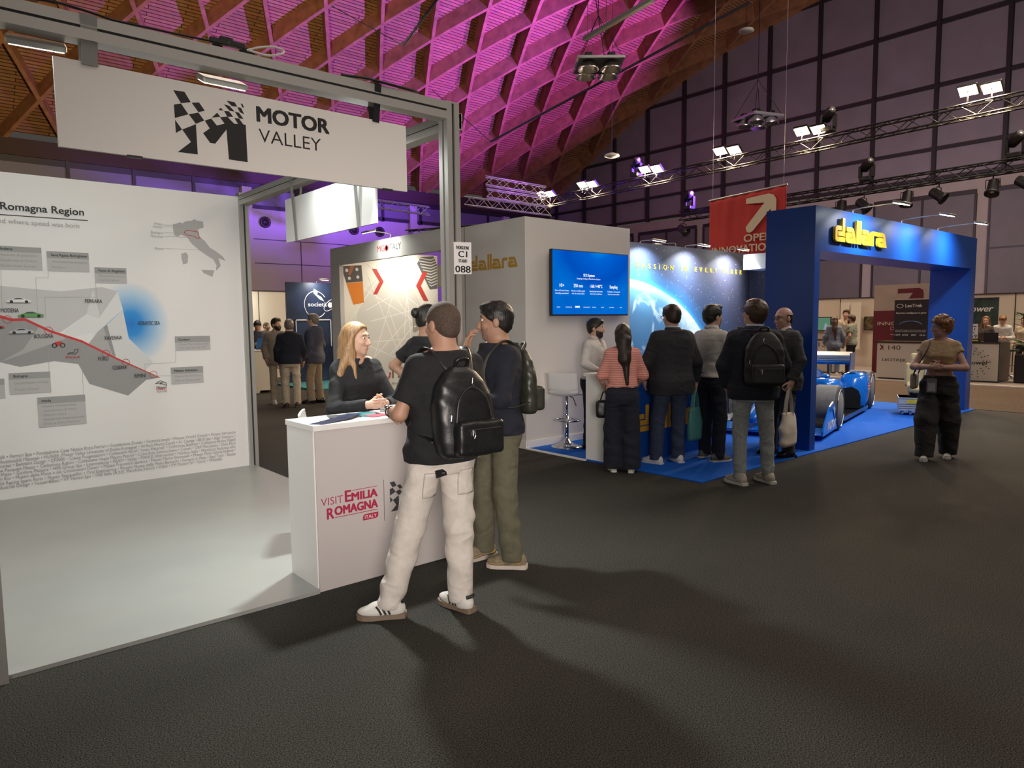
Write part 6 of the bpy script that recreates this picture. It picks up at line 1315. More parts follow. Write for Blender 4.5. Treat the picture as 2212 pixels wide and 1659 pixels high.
    if top in ('shirt', 'jacket', 'sweater', 'denim') and collar is not False:
        if sex == 'f': F.cone(Wp(neck+np.array([0, .035, .035])), Wp(neck+np.array([0, .20, -.15])), .052*s, .010*s, .01, 's')
        else: F.cone(Wp(neck+np.array([0, .045, .015])), Wp(neck+np.array([0, .17, -.14 if top != 'jacket' else -.26])), .040*s, .02*s, .01, 's')
    if top in ('jacket', 'denim'):
        mb = MB(); vs = []; n = 24; r3, f3 = np.append(rt, 0), np.append(fw, 0)
        for (dy, dz_, ra, rb) in ((-.012, -.030, .118, .098), (-.004, .004, .090, .084), (.0, .030, .080, .077), (-.002, .004, .098, .090)):
            ci = Wp(neck+np.array([0, dy+.002, dz_]))
            for j in range(n):
                t = .75+(2*PI-1.5)*j/(n-1); vs.append(ci+r3*ra*s*math.sin(t)+f3*rb*s*math.cos(t)+np.array([0, 0, -.05*s*max(0, math.cos(t))]))
        mb.add(vs, [(i*n+j, i*n+j+1, (i+1)*n+j+1, (i+1)*n+j) for i in range(3) for j in range(n-1)]); o = mb.build('jacket_collar', cm, root, True); md = o.modifiers.new('t', 'SOLIDIFY'); md.thickness = .006
    V, Q = F.mesh(); link_mesh({'tee': 't_shirt', 'denim': 'jacket', 'croptop': 'top'}.get(top, top), V, Q, cm, root, True)
    if top == 'jacket':   # shirt front seen in the lapel opening, and tie
        F = Field(Wp(neck)-.24*s, Wp(neck)+.16*s, hC); F.loft(sec(tab, .016, .018, 1.22+dz, 1.455+dz), rt, fw, .02); F.plane(Wp(neck+np.array([0, .02, 0])), -np.append(fw, 0)); V, Q = F.mesh()
        if len(V): link_mesh('shirt_front', V, Q, collar if collar not in (None, False) else cloth('shirt_white', (0.72, 0.71, 0.70)), root, True)
    if collar not in (None, False):
        mb = MB(); vs = []; n = 24; r3, f3 = np.append(rt, 0), np.append(fw, 0); g_ = 1.0 if sex == 'm' else .86
        for (dy, dz_, ra, rb) in ((-.006, -.020, .086, .080), (.0, .016, .074, .072), (.004, .046, .066, .065)):
            ci = Wp(neck+np.array([0, dy+.004, dz_]))
            for j in range(n):
                t = .32+(2*PI-.64)*j/(n-1); vs.append(ci+r3*ra*g_*s*math.sin(t)+f3*rb*g_*s*math.cos(t)+np.array([0, 0, -.022*s*max(0, math.cos(t))]))
        mb.add(vs, [(i*n+j, i*n+j+1, (i+1)*n+j+1, (i+1)*n+j) for i in range(2) for j in range(n-1)]); o = mb.build('collar', collar, root, True); md = o.modifiers.new('t', 'SOLIDIFY'); md.thickness = .005
    # ---- trousers and shoes
    if legs:
        pts = [ctr(1.04+dz), hip[-1], hip[1], knee[-1], knee[1], ank[-1], ank[1]]; lo, hi = bbox(pts, .16); lo[2] = base[2]; F = Field(lo, hi, hC)
        rh, rk, ra = dict(loose=(.096, .084, .068), slim=(.087, .068, .056), straight=(.090, .077, .070), wide=(.104, .105, .115), barrel=(.108, .130, .10))[pants]; rh *= (0.3+0.7*girth); wz = 1.03+dz
        F.loft(sec(tab, .010, .010, .80+dz, wz), rt, fw, .03)
        for k in (-1, 1):
            h_ = hip[k]; F.cone(Wp(h_+np.array([0, -.012, -.01])), Wp(knee[k]), rh*s, rk*s, .025); F.cone(Wp(knee[k]), Wp(ank[k]+np.array([0, .01, -.02])), rk*s, ra*s, .02)
            F.ell(Wp(h_+np.array([.0, -.045, -.01])), np.array((.080, .07, .09))*s*(0.5+.5*girth), np.array([np.append(rt, 0), np.append(fw, 0), (0, 0, 1)]), .04)
        F.wrinkle(.0075*wr, 1.0/s, az*.07+2); F.plane(Wp((0, 0, wz)), (0, 0, 1)); F.plane(Wp((0, 0, .055 if pants in ('slim', 'straight', 'loose') else .045)), (0, 0, -1))
        V, Q = F.mesh(); link_mesh('trousers', V, Q, pantcol, root, True)
        if belt: 
            Sx = sec(tab, .020, .020, wz-.045, wz-.005); mb = MB(); n = 28; vs = []
            for (z, cx_, cy_, aa, bb) in (Sx[0], Sx[-1]):
                for j in range(n):
                    t = 2*PI*j/n; vs.append((cx_+rt[0]*aa*math.cos(t)+fw[0]*bb*math.sin(t), cy_+rt[1]*aa*math.cos(t)+fw[1]*bb*math.sin(t), z))
            mb.add(vs, [(j, (j+1) % n, n+(j+1) % n, n+j) for j in range(n)]); mb.build('belt', belt, root, True)
        for i, k in enumerate((-1, 1)):
            fa = math.radians(feet[i][2]*57.3) if abs(feet[i][2]) < 4 else math.radians(feet[i][2]); fd = Wv((-math.sin(fa), math.cos(fa), 0)); fr = np.cross(fd, (0, 0, 1)); A = Wp(ank[k]); g0 = A.copy(); g0[2] = base[2]; FR = np.array([fr, fd, (0, 0, 1)]); q = s*(1.0 if sex == 'm' else .9)
            tz = feet[i][3] if len(feet[i]) > 3 else 0
            def fp(x, y, z, g0=g0, q=q, fr=fr, fd=fd, tz=tz): return g0+q*(fr*x+fd*y+np.array([0, 0, z+tz]))
            F = Field(np.minimum(fp(-.1, -.12, 0), fp(.1, .24, 0))-.10, np.maximum(fp(-.1, -.12, .13), fp(.1, .24, .13))+.10, hC*.62)
            F.ell(fp(0, -.035, .050), np.array((.038, .048, .050))*q, FR, .02); F.ell(fp(.004*k, .075, .042), np.array((.046, .105, .032))*q, FR, .03); F.cone(fp(0, -.01, .06), fp(0, -.005, .115), .043*q, .042*q, .03); F.ell(fp(0, .05, .066), np.array((.034, .06, .028))*q, FR, .03)
            F.plane(fp(0, 0, .022), (0, 0, -1)); F.plane(fp(0, 0, .112), (0, 0, 1)); V, Q = F.mesh(); up_o = link_mesh('shoe', V, Q, shoecol, root, True)
            sp = [(.036, -.08), (.040, -.05), (.040, 0), (.046, .06), (.050, .105), (.043, .15), (.025, .178), (0, .186)]; pl2 = [(x+.004*k, y) for x, y in sp]+[(-x+.004*k, y) for x, y in reversed(sp[:-1])]+[(-.02, -.088), (.02, -.088)]
            mb = MB(); mb.prism([(x*q, y*q) for x, y in pl2], g0+np.array([0, 0, tz*q+.002]), Vector(fr), Vector(fd), .026*q); mb.build('sole', solecol or shoecol, up_o)
            root['foot%d' % i] = 0; del root['foot%d' % i]
            FEET.append((up_o, fp, fr, fd, q, k))
    if lanyard is not None:
        mb = MB(); c = neck+np.array([0, -.0, .0]); 
        for k in (-1, 1): mb.tube(smooth_path([Wp(neck+np.array([.0, -.075, .012])), Wp(neck+np.array([.06*k, -.03, .02])), Wp(neck+np.array([.075*k, .06, -.06])), Wp(ctr(1.22+dz)+np.array([.045*k, .150, 0])), Wp(ctr(1.08+dz)+np.array([.01*k, .145, 0]))], 5), .011*s, 6, flat=.003)
        mb.build('lanyard', lanyard, root)
    return dict(root=root, Wp=Wp, Wv=Wv, hp=hp_, wr=wrists, rt=np.append(rt, 0), fw=np.append(fw, 0), s=s, neck=neck, ctr=ctr, hC=hC, HR=HR)
FEET = []
# ================================================================== THE PEOPLE
C_BLK = cloth('black_jersey', (0.010, 0.010, 0.012)); C_NAVY = cloth('navy_wool', (0.010, 0.012, 0.022)); C_WHT = cloth('white_cotton', (0.62, 0.60, 0.57), noise=0.05); C_ECRU = cloth('ecru_denim', (0.62, 0.57, 0.52), noise=0.06); C_OLV = cloth('olive_twill', (0.115, 0.108, 0.070))
C_PINK = cloth('coral_stripe', (0.72, 0.30, 0.25)); C_CHAR = cloth('charcoal_wool', (0.022, 0.023, 0.028)); C_JEAN = cloth('dark_denim', (0.035, 0.05, 0.085)); C_PALE = cloth('pale_denim', (0.33, 0.36, 0.36)); C_GREY = cloth('grey_suiting', (0.040, 0.042, 0.046)); C_TAN = cloth('tan_knit', (0.42, 0.29, 0.165)); C_DKG = cloth('dark_grey_twill', (0.035, 0.034, 0.034)); C_BEI = cloth('beige_chino', (0.50, 0.42, 0.31)); C_KHA = cloth('khaki_chino', (0.26, 0.20, 0.13)); C_TAUP = cloth('taupe_jacket', (0.28, 0.23, 0.18)); C_BLU = cloth('blue_blazer', (0.05, 0.055, 0.085)); C_LBL = cloth('light_blue_shirt', (0.45, 0.52, 0.62)); C_SAGE = cloth('sage_tee', (0.20, 0.23, 0.18)); C_DEN = cloth('denim_jacket', (0.13, 0.16, 0.22))
S_WHT = mat('shoe_white', (0.66, 0.64, 0.60), 0.5); S_GUM = mat('sole_gum', (0.20, 0.145, 0.10), 0.6); S_OLV = mat('shoe_olive', (0.24, 0.19, 0.115), 0.7, noise=0.35, nscale=24); S_CRM = mat('sole_cream', (0.60, 0.52, 0.45), 0.6); S_BLK = mat('shoe_black_leather', (0.008, 0.008, 0.008), 0.18); S_DGN = mat('shoe_green_grey', (0.10, 0.10, 0.08), 0.7, noise=0.6, nscale=18); S_BGE = mat('shoe_beige', (0.48, 0.43, 0.36), 0.7, noise=0.25, nscale=20); S_BRN = mat('shoe_brown', (0.05, 0.03, 0.02), 0.4)
# stripes knitted into the coral top: flat pattern along z
_m = C_PINK; _nt = _m.node_tree; _w = N(_nt, 'ShaderNodeTexWave', wave_type='BANDS', bands_direction='Z'); _w.inputs['Scale'].default_value = 13.0; _tc = N(_nt, 'ShaderNodeTexCoord'); _nt.links.new(_tc.outputs['Object'], _w.inputs['Vector']); _rr = ramp(_nt, [(0.25, (0.62, 0.20, 0.17)), (0.75, (0.74, 0.38, 0.32))]); _nt.links.new(_w.outputs['Fac'], _rr.inputs['Fac']); _nt.links.new(_rr.outputs['Color'], _nt.nodes['Principled BSDF'].inputs['Base Color'])

man1 = person('man in black t-shirt and off-white jeans standing at the white counter', (2.24, 3.24), 84, 1.78, 'm', 0, 'tan', 'buzz', 'buzz', 'tee', C_BLK, 'loose', C_ECRU, S_WHT, S_GUM, lean=(.035, .0), armL=((-.225, .03, 1.13), (-.175, .235, 1.115)), armR=((.235, .02, 1.13), (.15, .20, 1.05)), feet=((-.285, .085, 62), (.085, -.06, 14)), knees=((-.165, .06, .50), (.10, -.02, .50)), head=(14, -4), wr=1.15, hem=.862, sleeve=.74, curl=.5, girth=1.06, handdir=((.55, .75, -.25), None), palm=((.6, -.2, -.75), None))
man2 = person('man in dark sweatshirt and olive trousers with hand at his chin', (2.99, 3.63), 160, 1.80, 'm', 0, 'olive', 'crop', 'black', 'sweater', C_NAVY, 'straight', C_OLV, S_OLV, S_CRM, armL=((-.235, .06, 1.12), (-.05, .25, 1.10)), armR=((.215, .17, 1.20), (.085, .19, 1.41)), feet=((-.13, -.05, -30), (.13, .06, 12)), head=(-22, -3), beard='stubble', curl=.7, collar=False, hem=.88, handdir=(None, (-.25, -.05, 1.0)), palm=(None, (-.4, -1, 0)))
woman = person('blond woman in black blouse leaning on the counter with clasped hands', (2.50, 4.73), -92, 1.68, 'f', 0, 'fair', 'long', 'blond', 'sweater', C_BLK, 'straight', C_BLK, S_BLK, S_BLK, lean=(.0, .06), seat=-.012, armL=((-.235, .20, 1.09), (-.045, .415, 1.125)), armR=((.25, .19, 1.085), (.085, .42, 1.125)), head=(34, -2), curl=.95, handdir=((.62, .7, .12), (-.62, .7, .12)), palm=((.75, -.6, -.1), (-.75, -.6, -.1)))
bun = person('person with dark hair bun and black t-shirt, hand on hip', (3.55, 5.30), 8, 1.82, 'm', 0, 'tan', 'bun', 'black', 'tee', C_BLK, 'straight', C_BLK, S_BLK, S_BLK, armL=((-.36, -.09, 1.20), (-.18, .03, 1.03)), armR=((.245, -.05, 1.12), (.2, .15, 1.0)), head=(-12, -12), curl=.6, girth=.98)
staff = person('bearded man in white shirt resting a hand on the blue counter', (6.62, 6.14), -76, 1.69, 'm', 1, 'fair', 'short', 'black', 'shirt', C_WHT, 'straight', C_NAVY, S_BLK, S_BLK, lean=(.03, .05), armR=((.27, .03, 1.16), (.245, .22, 1.06)), armL=((-.24, .05, 1.12), (-.18, .24, 1.08)), head=(18, -3), beard='full', collar=C_WHT)
pinkw = person('woman with long dark hair in coral pink top and black trousers', (5.83, 4.97), 46, 1.625, 'f', 1, 'fair', 'longdark', 'dark', 'blouse', C_PINK, 'wide', C_NAVY, S_WHT, S_WHT, armL=((-.24, .02, 1.13), (-.20, .20, .98)), armR=((.25, .05, 1.13), (.21, .24, 1.02)), head=(4, 0), hem=1.0, sleeve=1.12)
suit = person('man in dark blazer, glasses and jeans facing the blue counter', (6.48, 4.81), 66, 1.83, 'm', 1, 'fair', 'short', 'dark', 'jacket', C_CHAR, 'straight', C_JEAN, S_WHT, S_WHT, armL=((-.27, .05, 1.13), (-.22, .19, .93)), armR=((.29, -.02, 1.12), (.33, .06, .90)), feet=((-.12, .10, 28), (.15, .10, -4)), head=(4, -8), glasses=True, girth=1.16, collar=C_LBL)
white = person('dark haired man in white shirt and navy trousers turned to the right', (7.06, 4.68), -8, 1.83, 'm', 1, 'fair', 'quiff', 'black', 'shirt', C_WHT, 'straight', C_NAVY, S_DGN, S_CRM, armL=((-.23, .12, 1.14), (-.08, .28, 1.10)), armR=((.24, .03, 1.13), (.10, .25, 1.10)), feet=((-.13, .05, 4), (.13, -.03, -12)), head=(-10, 0), beard='stubble', collar=C_WHT, belt=S_BLK, lanyard=cloth('lanyard_dark', (.03, .01, .01)))
jeans = person('tall man in navy blazer and pale jeans wearing a black backpack', (6.27, 3.68), 38, 1.85, 'm', 1, 'fair', 'mid', 'brown', 'jacket', C_NAVY, 'slim', C_PALE, S_BGE, S_WHT, armL=((-.27, .02, 1.13), (-.22, .14, .92)), armR=((.27, .02, 1.13), (.22, .14, .92)), feet=((-.10, .02, 38), (.17, .13, 30)), head=(40, 14), glasses=True, girth=1.08, hem=.82, collar=C_LBL)
grey = person('balding man in grey suit and tie carrying a cream tote bag', (7.89, 4.24), 152, 1.80, 'm', 1, 'pink', 'bald', 'dark', 'jacket', C_GREY, 'straight', C_GREY, S_BLK, S_BLK, armL=((-.27, -.03, 1.13), (-.26, .06, .90)), armR=((.26, .04, 1.13), (.24, .18, .94)), feet=((-.12, -.02, 6), (.12, .05, -10)), head=(4, -6), glasses=True, girth=1.1, hem=.78, collar=C_WHT, lanyard=cloth('lanyard_dark', (.03, .01, .01)), curl=1.1)
walk = person('woman with short ginger hair in tan top and wide dark trousers, walking', (9.0, 2.93), 190, 1.665, 'f', 1, 'pink', 'curly', 'ginger', 'croptop', C_TAN, 'barrel', C_DKG, S_WHT, S_WHT, armL=((-.27, .06, 1.13), (-.05, .22, 1.14)), armR=((.27, .06, 1.13), (.06, .23, 1.14)), feet=((-.10, -.20, 0), (.10, .14, 6)), head=(-62, 0), hem=1.115, sleeve=.34, curl=.9, handdir=((.9, .35, .15), (-.9, .35, .05)), palm=((.2, -1, 0), (-.2, -1, 0)), lanyard=cloth('lanyard_rust', (.25, .07, .04)), girth=1.08)
# far people
person('bearded man in taupe jacket and beige trousers facing the camera', (5.75, 14.1), -95, 1.78, 'm', 2, 'fair', 'short', 'dark', 'jacket', C_TAUP, 'slim', C_BEI, S_WHT, S_WHT, head=(22, 0), beard='full')
person('man in navy jacket and cream trousers seen from behind', (5.68, 13.3), 70, 1.75, 'm', 2, 'tan', 'crop', 'grey', 'jacket', C_NAVY, 'straight', C_BEI, S_BRN, S_BRN, hem=.86, collar=C_WHT, girth=1.06)
person('grey haired man in blue blazer and khaki trousers turned left', (6.33, 13.6), 128, 1.86, 'm', 2, 'fair', 'short', 'grey', 'jacket', C_BLU, 'straight', C_KHA, S_BLK, S_BLK, glasses=True, collar=C_LBL, feet=((-.1, .05, 20), (.1, -.05, -5)))
person('dark haired man in navy jacket looking down behind the far info desk', (6.60, 17.35), -110, 1.74, 'm', 2, 'tan', 'short', 'black', 'jacket', C_BLU, 'straight', C_NAVY, S_BLK, S_BLK, head=(0, -28), armR=((.25, .02, 1.13), (.05, .25, 1.15)), armL=((-.25, .02, 1.13), (-.05, .25, 1.15)), lanyard=cloth('lanyard_dark', (.03, .01, .01)))
person('bald man in dark jacket before the cream partition', (7.98, 20.3), -60, 1.70, 'm', 2, 'fair', 'buzz', 'buzz', 'jacket', C_NAVY, 'straight', C_NAVY, S_BLK, S_BLK)
person('woman with long hair in denim jacket seen from behind at desk 139', (19.9, 9.2, .03), 28, 1.68, 'f', 2, 'fair', 'longdark', 'brown', 'denim', C_DEN, 'straight', C_DEN, S_WHT, S_WHT)
person('bearded man in sage green t-shirt beside the woman in denim', (20.35, 8.92, .03), 95, 1.72, 'm', 2, 'tan', 'short', 'brown', 'tee', C_SAGE, 'straight', C_NAVY, S_BLK, S_BLK, beard='full')
person('tall man in pale shirt standing behind the man in sage green', (21.3, 9.50, .03), 190, 1.88, 'm', 2, 'fair', 'short', 'brown', 'shirt', C_BEI, 'straight', C_NAVY, S_BLK, S_BLK)
person('woman with long auburn hair in brown top behind the sunburst desk', (21.6, 5.98, .03), 160, 1.64, 'f', 2, 'fair', 'long', 'ginger', 'sweater', cloth('brown_knit', (.06, .045, .04)), 'straight', C_NAVY, S_BLK, S_BLK, head=(30, -8))
person('man in pale shirt bending over a phone at the far right', (22.2, 5.78, .03), 200, 1.66, 'm', 2, 'fair', 'short', 'ginger', 'shirt', C_WHT, 'straight', C_NAVY, S_BLK, S_BLK, lean=(0, .12), head=(0, -40), armR=((.25, .12, 1.10), (.04, .34, 1.10)), armL=((-.25, .12, 1.10), (-.04, .34, 1.10)))
person('person with dark hair and pale cap at the right picture edge', (23.2, 5.52, .03), 180, 1.62, 'f', 2, 'fair', 'longdark', 'dark', 'sweater', C_BEI, 'straight', C_NAVY, S_BLK, S_BLK)

# ---- shoe details on the two near men: stripes, laces, toe caps
def shoe_bars(fp, fr, fd, q, k, up):
    for sd in (-1, 1):
        for i in range(3):
            y0 = .005+.024*i
            pts = [fp(sd*.034+.003*k, y0+.022, .086-.005*i), fp(sd*.044+.003*k, y0+.008, .062), fp(sd*.0475+.003*k, y0-.006, .034)]
            MB().tube(pts, .0058*q, 6).build('stripe', M_INK, up)
    MB().tube([fp(-.028, -.066, .092), fp(0, -.082, .098), fp(.028, -.066, .092)], .010*q, 6).build('heel_tab', M_INK, up)
    for i in range(5):
        y0 = .035+.019*i; z0 = .098-.0085*i
        MB().tube([fp(-.022, y0, z0-.010), fp(0, y0+.006, z0), fp(.022, y0, z0-.010)], .004*q, 5).build('lace', S_WHT, up)
def shoe_trail(fp, fr, fd, q, k, up):
    for sd in (-1, 1):
        MB().tube(smooth_path([fp(sd*.040, -.05, .055), fp(sd*.044, -.02, .045), fp(sd*.043, .02, .068), fp(sd*.038, .045, .082)]), .0085*q, 6, flat=.004*q).build('yellow_patch', mat('shoe_yellow', (.62, .36, .03), .6), up)
        MB().tube(smooth_path([fp(sd*.046, .06, .040), fp(sd*.049, .10, .036), fp(sd*.035, .155, .036), fp(0, .172, .040)]), .009*q, 6).build('toe_guard', mat('shoe_tan', (.30, .20, .11), .7), up)
    for i in range(5):
        y0 = .03+.019*i; z0 = .098-.0085*i; MB().tube([fp(-.024, y0, z0-.010), fp(0, y0+.006, z0+.001), fp(.024, y0, z0-.010)], .0045*q, 5).build('lace', S_WHT, up)
for (up, fp, fr, fd, q, k) in FEET[0:2]: shoe_bars(fp, fr, fd, q, k, up)
for (up, fp, fr, fd, q, k) in FEET[2:4]: shoe_trail(fp, fr, fd, q, k, up)

# ---- backpacks and bags: things of their own
M_LEA = mat('black_leather', (0.010, 0.010, 0.011), 0.38, bump=0.12, nscale=45, noise=0.2); M_CHR = mat('zip_chrome', (0.65, 0.65, 0.66), 0.2, 1.0)
def backpack(P, label, m, off=(0, -.125), zs=(.92, 1.42), w=.165, d=.085, pocket=True, straps=True, h=.008, zips=True, tilt=0.0):
    Wp, s = P['Wp'], P['s']; z0, z1 = zs; R = np.array([P['rt'], P['fw'], (0, 0, 1.)]); base = Wp((off[0], off[1]-d, z0)); t = thing('backpack', base, label, 'backpack')
    H = z1-z0; rows = [(0, .80, .75), (.05, .95, .95), (.18, 1.0, 1.0), (.5, 1.0, 1.0), (.68, .95, .92), (.84, .76, .72), (.95, .52, .5), (1.0, .30, .3)]
    sec = [(Wp((0, 0, z0+H*f))[2], *Wp((off[0]+tilt*f, off[1]-d+.02*f, 0))[:2], w*a*s, d*b_*s) for f, a, b_ in rows]
    c = Wp((off[0], off[1]-d, (z0+z1)/2)); F = Field(c-np.array([.28, .28, H*.62])*s, c+np.array([.28, .28, H*.62])*s, h)
    F.loft(sec, P['rt'][:2], P['fw'][:2], 0, n=2.9); F.wrinkle(.0035, 1.1, 2); V, Q = F.mesh(); link_mesh('shell', V, Q, m, t, True)
    if pocket:
        F = Field(c-np.array([.3, .3, H*.6])*s, c+np.array([.3, .3, H*.6])*s, h); F.rbox(Wp((off[0]+.02, off[1]-2*d-.005, z0+H*.23)), np.array((w*.80, .045, H*.19))*s, R, .025*s); F.wrinkle(.003, 1.3, 1); V, Q = F.mesh(); link_mesh('front_pocket', V, Q, m, t, True)
        if zips:
            yz = off[1]-2*d-.052
            MB().tube([Wp((off[0]-.07, yz, z0+H*.33)), Wp((off[0]+.13, yz, z0+H*.335))], .004*s, 6).build('zip', M_BLACK, t)
            MB().tube([Wp((off[0]-.045, yz-.004, z0+H*.33)), Wp((off[0]-.045, yz-.006, z0+H*.27)), Wp((off[0]-.038, yz-.006, z0+H*.235)), Wp((off[0]-.031, yz-.006, z0+H*.27)), Wp((off[0]-.036, yz-.004, z0+H*.325))], .0026*s, 6).build('zip_pull', M_CHR, t)
            for x, zz in ((-.075, .12), (-.13, .40), (-.02, .80)):
                yy = off[1]-d-(d*.98 if abs(x) < .1 else d*.62); MB().tube([Wp((off[0]+x, yy-.02, z0+H*(zz+.09))), Wp((off[0]+x-.005, yy-.024, z0+H*(zz+.03))), Wp((off[0]+x+.005, yy-.022, z0+H*zz))], .0032*s, 6).build('zip_pull', M_CHR, t)
            MB().tube(smooth_path([Wp((off[0]-.11, off[1]-d*1.85, z0+H*.10)), Wp((off[0]-.105, off[1]-d*1.95, z0+H*.4)), Wp((off[0]-.08, off[1]-d*1.85, z0+H*.66)), Wp((off[0], off[1]-d*1.72, z0+H*.78)), Wp((off[0]+.08, off[1]-d*1.85, z0+H*.66)), Wp((off[0]+.12, off[1]-d*1.8, z0+H*.42))]), .005*s, 6).build('zip', M_BLACK, t)
    MB().tube(smooth_path([Wp((off[0]-.035, off[1]-.03, z1-.015)), Wp((off[0]-.03, off[1]-.055, z1+.035)), Wp((off[0]+.03, off[1]-.055, z1+.035)), Wp((off[0]+.035, off[1]-.03, z1-.015))]), .010*s, 8).build('handle', m, t, True)
    if straps:
        for k in (-1, 1):
            nk = P['neck']; MB().tube(smooth_path([Wp((off[0]+.06*k, off[1]-.015, z1-.03)), Wp((nk[0]+.095*k, nk[1]-.07, nk[2]-.018)), Wp((nk[0]+.115*k, nk[1]+.015, nk[2]+.012)), Wp((nk[0]+.125*k, nk[1]+.125, nk[2]-.09)), Wp((nk[0]+.145*k, nk[1]+.150, nk[2]-.25)), Wp((nk[0]+.20*k, nk[1]+.04, nk[2]-.40)), Wp((off[0]+w*.9*k, off[1]-.03, z0+.08))], 6), .026*s, 8, flat=.006*s).build('shoulder_strap', m, t, True)
    return t
backpack(man1, 'black leather backpack with chrome zip pulls on the man in off-white jeans', M_LEA, off=(.045, -.125), zs=(.91, 1.385), w=.175, d=.085, tilt=-.03)
backpack(man2, 'dark olive backpack worn by the man with hand at his chin', mat('olive_nylon', (0.03, 0.032, 0.022), 0.4, noise=0.2, nscale=20), off=(.0, -.125), zs=(1.0, 1.42), w=.15, d=.06, zips=False)
backpack(jeans, 'black fabric backpack on the tall man in pale jeans', mat('black_nylon', (0.008, 0.008, 0.009), 0.6, bump=0.3, nscale=120), off=(.06, -.14), zs=(.96, 1.44), w=.17, d=.09, h=.011)
# tote bag of the man in grey, shopping bag of the man in the blazer
def tote(P, side, label, m, w, h, drop, m2=None, yaw=0.0, dy=0.0):
    W_, d, pn = P['wr'][side]; hand = W_+d*.09*P['s']; f = rotv(P['fw'], (0, 0, 1), yaw); n = np.cross(f, (0, 0, 1.)); top = hand-np.array([0, 0, drop]); bot = top-np.array([0, 0, h]); t = thing('tote_bag', bot, label, 'bag'); R = np.array([f, n, (0, 0, 1.)])
    F = Field(bot-w*.8, np.maximum(top, bot)+w*.8, .012); c = (top+bot)/2; rows = [(0, .80, .035), (.08, .95, .05), (.4, 1.0, .05), (.8, .93, .03), (1.0, .86, .018)]
    F.loft([(bot[2]+h*q, c[0]+f[0]*dy*(1-q), c[1]+f[1]*dy*(1-q), w/2*a, b_) for q, a, b_ in rows], f[:2], n[:2], 0, n=3); F.wrinkle(.006, .7, 1); V, Q = F.mesh(); link_mesh('bag_body', V, Q, m, t, True)
    for sd in (-1, 1):
        MB().tube(smooth_path([top+f*w*.25+n*.012*sd-np.array([0, 0, .05]), top+f*w*.16+n*.01*sd+np.array([0, 0, drop*.5]), hand+f*.012+n*.004*sd, hand-f*.012+n*.004*sd, top-f*w*.16+n*.01*sd+np.array([0, 0, drop*.5]), top-f*w*.25+n*.012*sd-np.array([0, 0, .05])], 5), .013, 6, flat=.003).build('handle', m2 or m, t)
    return t
tote(grey, -1, 'cream canvas tote bag hanging from the hand of the man in grey', mat('canvas_cream', (0.62, 0.56, 0.48), 0.85, noise=0.05, nscale=8), .34, .40, .27, dy=.0, yaw=.5)
tb = tote(suit, 1, 'navy and teal shopping bag held by the man in the blazer', mat('bag_teal', (0.05, 0.20, 0.19), 0.6), .36, .38, .22, mat('bag_teal', (0.05, 0.20, 0.19), 0.6), yaw=-.9)
# back pocket sewn on the off-white jeans
from mathutils.bvhtree import BVHTree
def drape(P, obj, xs, zs, off, name, m, nx=8, nz=8, side=-1):
    me = obj.data; wl = wloc(obj); T = BVHTree.FromPolygons([v.co+wl for v in me.vertices], [tuple(p.vertices) for p in me.polygons]); vs = []; fs = []
    for j in range(nz+1):
        for i in range(nx+1):
            x, z = xs[0]+(xs[1]-xs[0])*i/nx, zs[0]+(zs[1]-zs[0])*j/nz; d = Vector(P['fw'])*(-side); o_ = Vector(P['Wp']((x, side*.6, z))); h_ = T.ray_cast(o_, d)
            p = (h_[0] if h_[0] is not None else o_+d*.45)-d*off; vs.append(tuple(p))
    for j in range(nz):
        for i in range(nx): a = j*(nx+1)+i; fs.append((a, a+1, a+nx+2, a+nx+1))
    o = link_mesh(name, vs, fs, m, P['root'], True); md = o.modifiers.new('t', 'SOLIDIFY'); md.thickness = .004
    edge = [vs[i] for i in range(nx+1)]+[vs[j*(nx+1)+nx] for j in range(1, nz+1)]+[vs[nz*(nx+1)+i] for i in range(nx-1, -1, -1)]+[vs[j*(nx+1)] for j in range(nz-1, 0, -1)]
    MB().tube(edge, .0022, 5, True).build('stitching', cloth('stitch_tan', (.40, .34, .28)), o)
_tr = [c for c in man1['root'].children if c.name.startswith('trousers')][0]
drape(man1, _tr, (.05, .15), (.675, .815), .003, 'back_pocket', C_ECRU); drape(man1, _tr, (-.15, -.05), (.675, .815), .003, 'back_pocket', C_ECRU)
# watch, belt key tag, phone in the back pocket, lanyard badge, crossbody bag
W_, d_, pn_ = man1['wr'][-1]
wt = thing('wristwatch', W_, 'black banded watch on the forearm resting at the counter', 'watch'); MB().tube([W_-d_*.035+(.032*math.cos(a))*unit(np.cross(d_, pn_))+(.030*math.sin(a))*unit(pn_) for a in [2*PI*i/16 for i in range(16)]], .009, 8, True, flat=.004).build('band', M_BLACK, wt, True)
MB().ellipsoid(tuple(W_-d_*.035-unit(pn_)*.033), (.017, .017, .012), 12, 8).build('case', M_CHR, wt, True)
Wp = man1['Wp']
ph = thing('phone', Wp((.10, -.135, .82)), 'black phone in the back pocket of the off-white jeans', 'phone'); MB().rbox(-.034, .034, -.004, .004, 0, .042, .003, 2).xform(Matrix.Translation(Wp((-.065, -.127, .795))) @ Matrix(np.array([man1['rt'], man1['fw'], (0, 0, 1.)]).T).to_4x4() @ Matrix.Rotation(-.15, 4, 'Y')).build('case', M_BLACK, ph)

